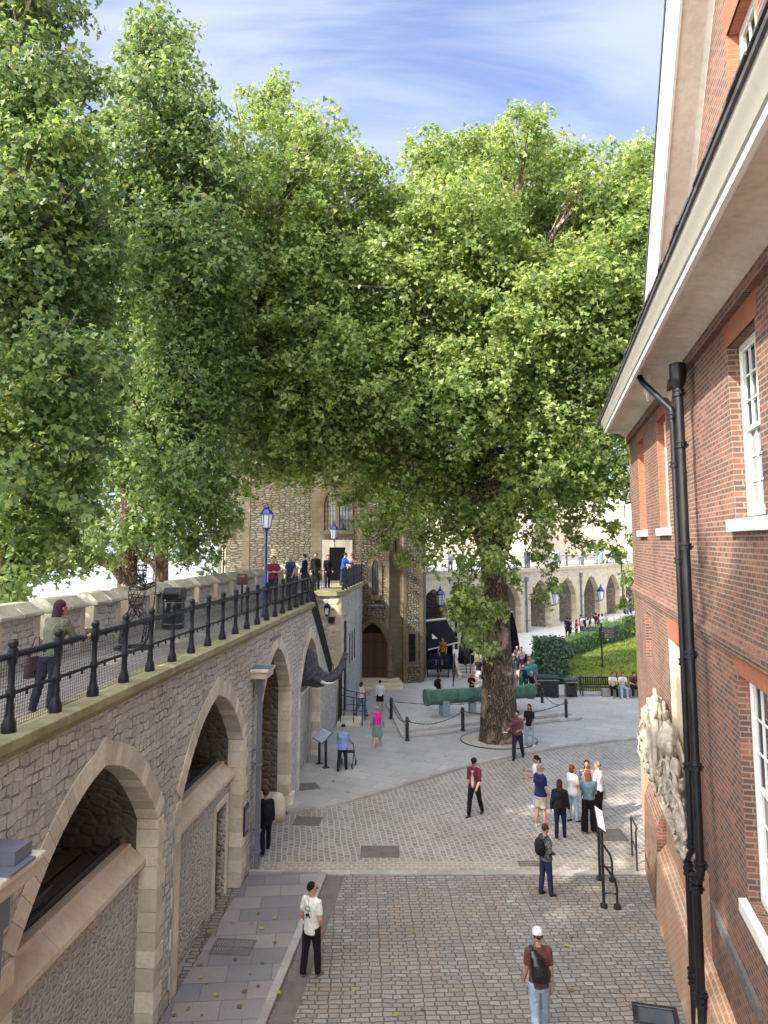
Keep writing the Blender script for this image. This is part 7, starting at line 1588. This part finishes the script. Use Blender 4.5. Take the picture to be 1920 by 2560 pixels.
# --- 17, 18
p = foot(903, 1790, PZ); H = hgt(p, 1703, 1.5)
t, v, J, h_ = person('woman in a white top and flared jeans looking down near the stairs', p, -60, H, dict(leg=((18, 5), (-16, 18)), arm=((15, 10, 85, 10), (8, 8, 60, 20))), top=(.60, .57, .53), low=(.14, .22, .32), lowkind='wide', shoe=(.08, .06, .05), hair=(.06, .03, .02), hairkind='bob', fine=1, fem=1, extra=[('glasses',)])
p = foot(950, 1778, PZ); H = hgt(p, 1706, 1.5)
person('man in a white shirt and black shorts walking away past the first bollard', p, -8, H, dict(leg=((10, 5), (-10, 8)), arm=((6, 10, 12, 0), (-8, 10, 15, 0))), top=(.62, .62, .62), low=(.012, .012, .014), lowkind='shorts', shoe=(.02, .02, .02), hair=(.015, .012, .010), sleeve='long', fine=1)
# --- behind the cannon
def mid(label, u, v_, vt, rz, z=PZ, **k):
    p = at(u, v_, z); H = hgt(p, vt, 1.5, 1.9); P = k.pop('P', dict(leg=((8, 4), (-8, 6)), arm=((8, 9, 25, 0), (-6, 9, 25, 0)))); return person(label, p, rz, H, P, fine=2, **k)
t, v, J, h_ = mid('woman in a black dress with bare shoulders walking behind the cannon muzzle', 1097, 1760, 1687, -60, top=(.012, .012, .014), low=(.012, .012, .014), lowkind='skirt', hair=(.07, .04, .03), hairkind='bob', sleeve='none', fem=1)
backpack(t, v, J, 1.65, 'black backpack of the woman in the black dress behind the cannon', rm=.02)
mid('blonde woman in a long black dress behind the middle of the cannon', 1180, 1758, 1682, 150, top=(.012, .012, .015), low=(.012, .012, .015), lowkind='skirt', hair=(.34, .22, .10), hairkind='long', sleeve='short', fem=1, P=dict(leg=((4, 3), (-4, 3)), arm=((15, 8, 80, 20), (15, 8, 75, 10)), skz=.12))
mid('person in white leaning by the left side of the big trunk', 1206, 1762, 1698, 60, top=(.62, .62, .62), low=(.55, .55, .55), hair=(.15, .1, .07), P=dict(leg=((4, 3), (-4, 3)), arm=((60, 8, 60, 20), (50, 8, 60, 10)), lean=8))
mid('man in black half hidden by the left side of the big trunk', 1216, 1745, 1665, 170, top=(.015, .013, .014), low=(.02, .018, .018), hair=(.03, .02, .02), sleeve='long')
mid('waiter with a white apron on the cafe steps', 1197, 1710, 1650, 175, z=PZ+.14, top=(.02, .02, .022), low=(.62, .62, .62), lowkind='skirt', hair=(.03, .02, .02), sleeve='short')
mid('person in a green jacket and black leggings striding right of the big trunk', 1303, 1748, 1683, -95, top=(.035, .15, .095), low=(.012, .012, .014), lowkind='tight', hair=(.20, .10, .05), sleeve='long', P=dict(leg=((22, 5), (-20, 14)), arm=((20, 9, 40, 0), (-10, 9, 45, 0))))
mid('grey haired person in black striding beside the ivy hedge', 1330, 1752, 1676, -80, top=(.010, .010, .012), low=(.012, .012, .013), hair=(.42, .36, .28), sleeve='elbow', shoe=(.5, .5, .5), P=dict(leg=((24, 4), (-22, 14)), arm=((18, 9, 60, 0), (-12, 9, 40, 0))))
mid('white haired person in a teal top behind the pair in green and black', 1322, 1722, 1660, 180, top=(.05, .30, .33), low=(.03, .03, .05), hair=(.55, .53, .50))
mid('second teal shirted visitor beside the ivy hedge, shorter', 1335, 1716, 1664, 160, top=(.06, .26, .30), low=(.04, .04, .05), hair=(.3, .2, .12))
mid('elderly person in a navy top just behind the green jacket', 1309, 1732, 1670, 150, top=(.02, .03, .10), low=(.05, .05, .07), hair=(.55, .52, .48), sleeve='long')
mid('person in a pale blouse looking out beside the right edge of the trunk', 1289, 1744, 1678, 120, top=(.50, .42, .38), low=(.4, .4, .42), hair=(.35, .28, .2), fem=1)
# --- seated by the bench
def seat(label, u, col, low, hair, hk, skin='skin', seatz=.45, rz=180, y=0.0, shoe=(.6, .6, .6)):
    p = at(u, 1744, PZ); p = Vector((p.x, p.y+.28+y, PZ)); H = 1.68
    P = dict(sit=1, leg=((88, 82), (84, 86)), spread=7, arm=((28, 10, 62, 25), (28, 10, 62, 25)), lean=10, nod=12)
    return person(label, p, rz, H, P, top=col, low=low, shoe=shoe, hair=hair, hairkind=hk, skin=skin, fine=2, sleeve='short')
seat('seated person in a white top and black trousers, closest to the park bench', 1535, (.62, .60, .58), (.012, .012, .013), (.03, .02, .015), 'bob')
seat('seated woman in white with pale blue jeans, middle one of the three sitting together', 1560, (.66, .62, .60), (.34, .44, .52), (.05, .03, .02), 'bob')
seat('seated person in dark clothes partly hidden by the brick house corner', 1588, (.08, .03, .03), (.015, .015, .016), (.02, .012, .01), 'long', shoe=(.3, .3, .3))
# --- cafe guests
for u, v_, c, lab in ((1306, 1672, (.30, .28, .30), 'cafe guest in grey sitting beyond the tall parasol'), (1296, 1668, (.05, .05, .08), 'cafe guest in dark blue sitting beside the tall parasol')):
    p = at(u, v_, .8); t, v, J, h_ = person(lab, Vector((p.x, p.y, .8)), 150, 1.7, dict(sit=1, leg=((85, 80), (85, 85)), spread=6, arm=((30, 10, 60, 20), (30, 10, 60, 20)), lean=10), top=c, low=(.04, .05, .09), fine=2)
    sq = thing('cafe_chair', 'cafe chair under the %s' % lab.split(' sitting')[0].replace('cafe guest','guest'), 'chair', t.location.copy(), R(150)); m = MB(); m.box(-.22, .22, -.22, .22, .40, .44); m.build('seat', M['black'], sq); m = MB(); m.box(-.22, .22, -.24, -.2, .44, .85); m.build('backrest', M['black'], sq)
    for a in (-1, 1):
        for b_ in (-1, 1): m = MB(); m.tube([(a*.2, b_*.2, 0), (a*.2, b_*.2, .4)], .015, 5); m.build('leg', M['black'], sq)
mid('kiosk attendant in dark blue behind the counter', 1098, 1690, 1640, 180, top=(.02, .03, .07), low=(.02, .03, .07), hair=(.02, .015, .012))
mid('person in an orange top by the awning of the kiosk', 1108, 1668, 1592, 150, z=PZ+.3, top=(.45, .16, .05), low=(.05, .05, .06), hair=(.05, .03, .02))
# --- on the walkway
q = fr(AL, -5.50, 10.35, WALK)
t, v, J, h_ = person('woman with long dark hair in an olive jacket leaning on the walkway railing', q, -22, 1.55, dict(leg=((-4, 2), (-12, 4)), arm=((30, 12, 60, 5), (32, 12, 60, 5)), lean=12, yaw=-14), top=(.11, .12, .09), low=(.022, .022, .035), shoe=(.12, .12, .13), hair=(.045, .018, .03), hairkind='verylong', sleeve='long', jacket=1, fine=0, fem=1, fat=1.08, hem=.48)
b = MB(); b.tube([h_(-.0, -.02, -.02), h_(0, -.04, -.08)], [.05*1.62, .04*1.62], 8)
q2 = v(J['lwr']+Vector((.0, -.05, -.03))); w_ = v(J['up'](-.13, -.03, .50))
prop('handbag', 'striped brown handbag hanging at the side of the woman on the walkway', 'handbag', t, [('bag', cloth((.07, .04, .045)), lambda b: b.loft([(w_+Vector((-.03, 0, -.02)), .035, .13), (w_+Vector((-.03, 0, -.14)), .06, .17), (w_+Vector((-.03, 0, -.30)), .055, .18)], 12)), ('handle', cloth((.07, .04, .045)), lambda b: b.tube([w_+Vector((-.03, -.09, -.02)), w_+Vector((-.0, -.04, .24)), w_+Vector((0, .04, .24)), w_+Vector((-.03, .09, -.02))], .01, 6))])
# --- group on the platform by the tower
def plat(label, u, vt, s_, x_=None, rz=180, H=1.75, **k):
    z = WALK; Y = fr(AL, -6.5, s_).y; p = aty(u, 1400, Y); P = k.pop('P', dict(leg=((4, 2), (-4, 2)), arm=((8, 9, 30, 5), (4, 9, 30, 5))))
    return person(label, Vector((p.x, p.y, z)), rz, H, P, fine=2, **k)
plat('man in a maroon t-shirt with folded arms at the end of the walkway', 684, 1395, 29.5, rz=-165, H=1.78, top=(.17, .03, .05), low=(.03, .03, .045), hair=(.03, .02, .015), fat=1.1, P=dict(leg=((3, 2), (-3, 2)), arm=((18, 14, 85, 55), (18, 14, 85, 55)), yaw=-20))
plat('grey haired man in a navy t-shirt leaning at the end of the walkway', 727, 1387, 32, rz=150, H=1.8, top=(.018, .032, .075), low=(.03, .035, .05), hair=(.35, .33, .3), fat=1.1)
plat('man in a dark blue jacket seen sideways in the platform group', 762, 1392, 35, rz=80, H=1.78, top=(.015, .022, .055), low=(.02, .02, .03), hair=(.04, .03, .02), sleeve='long')
plat('guard in a black coat standing left of the upper tower door', 790, 1388, 37.5, rz=170, H=1.8, top=(.012, .012, .014), low=(.012, .012, .014), hair=(.02, .015, .012), sleeve='long', hem=.42)
plat('woman in black standing in front of the upper tower door', 819, 1398, 39, rz=-150, H=1.68, top=(.015, .014, .016), low=(.014, .014, .016), hair=(.04, .028, .02), hairkind='bob', sleeve='long', fem=1, hem=.44)
plat('man in a bright blue jacket leaning on the landing railing', 858, 1388, 41, rz=-70, H=1.78, top=(.02, .06, .42), low=(.03, .04, .08), hair=(.05, .03, .02), sleeve='long', P=dict(leg=((3, 2), (-6, 2)), arm=((40, 9, 45, 5), (40, 9, 45, 5)), lean=10))
plat('bare armed person just right of the bright blue jacket at the railing', 874, 1400, 42.5, rz=-60, H=1.7, top=(.30, .18, .14), low=(.05, .05, .06), hair=(.2, .12, .07), P=dict(leg=((3, 2), (-6, 2)), arm=((40, 9, 45, 5), (40, 9, 45, 5)), lean=10))
# --- distant crowds (copies of a few figures)
protos = []
for i, (c, l, h, fm) in enumerate((((.02, .02, .03), (.02, .02, .025), (.02, .015, .012), 0), ((.60, .60, .60), (.10, .16, .28), (.05, .03, .02), 1), ((.25, .03, .03), (.02, .02, .03), (.03, .02, .015), 1), ((.20, .32, .50), (.15, .2, .3), (.12, .08, .05), 0), ((.50, .45, .38), (.03, .03, .05), (.2, .12, .06), 0))):
    q = person('x', (0, 0, 0), 0, 1.7, dict(leg=((4, 2), (-4, 2)), arm=((10, 9, 30, 10), (4, 9, 30, 5))), top=c, low=l, hair=h, fine=2, fem=fm, hairkind='bob' if fm else 'short')[0]; snap(q); protos.append(q)
used = [0]*5
def crowd(i, pos, rz, label, group):
    o = protos[i]
    if used[i]: o = dup(o, pos, R(rz), label, group=group)
    else: o.location = pos; o.rotation_euler = (0, 0, R(rz)); o['label'] = label; o['group'] = group
    used[i] += 1; k = random.uniform(.95, 1.06); o.scale = (k, k, k); return o
rc = random.Random(8)
for n, (u, k) in enumerate(((1413, 0), (1420, 0), (1435, 2), (1446, 0), (1452, 1), (1458, 0), (1464, 1), (1470, 0), (1476, 1), (1484, 0), (1491, 2), (1499, 1), (1508, 4), (1556, 0), (1563, 1), (1571, 0))):
    Y = 63+rc.uniform(-1, 2.5)+(6 if u > 1540 else 0); p = aty(u, 1354, Y); z = .55+(1.4 if u > 1540 else max(0, (u-1450)/60*.5)); nm = ('visitor in black', 'visitor in white', 'visitor in red', 'visitor in blue', 'visitor in beige')[k]
    crowd(k, (p.x, Y, z), rc.uniform(0, 360), {1413: 'left visitor of the pair in black at the left end of the hedge crowd', 1420: 'right visitor of the pair in black at the left end of the hedge crowd', 1435: 'visitor in a red dress standing alone behind the hedge', 1491: 'visitor in red towards the right of the crowd behind the hedge', 1508: 'visitor in beige at the right end of the crowd behind the hedge'}.get(u, nm+(' standing in the crowd behind the clipped hedge' if u < 1540 else ' beyond the top of the hedge next to the brick house')), 'crowd behind the hedge')
tag_ = sheet('upper_path', [(8, 57), (15.5, 56), (25, 69), (30, 90), (10, 70)], .5, M['wharf'])
for n, (u, k) in enumerate(((1150, 1), (1180, 3), (1335, 3), (1342, 0), (1406, 1), (1416, 3), (1436, 0), (1470, 4), (1476, 0), (1510, 3), (1521, 3), (1524, 0), (1548, 1), (1554, 3), (1562, 0))):
    d = P2-P1; tt = (u-960)/FPX; X = (tt*P1.y*math.cos(PITCH)-P1.x)/(d.x-tt*d.y*math.cos(PITCH)); w_ = P1+d*X+Vector((-.79, .62))*.9
    nm = ('dark clothed', 'white clothed', 'red clothed', 'blue clothed', 'beige clothed')[k]
    crowd(k, (w_.x, w_.y, AT), rc.uniform(0, 360), nm+' visitor standing on top of the far arcade wall', 'visitors on the wall walk')
bpy.data.scenes.remove(_tmpscene)
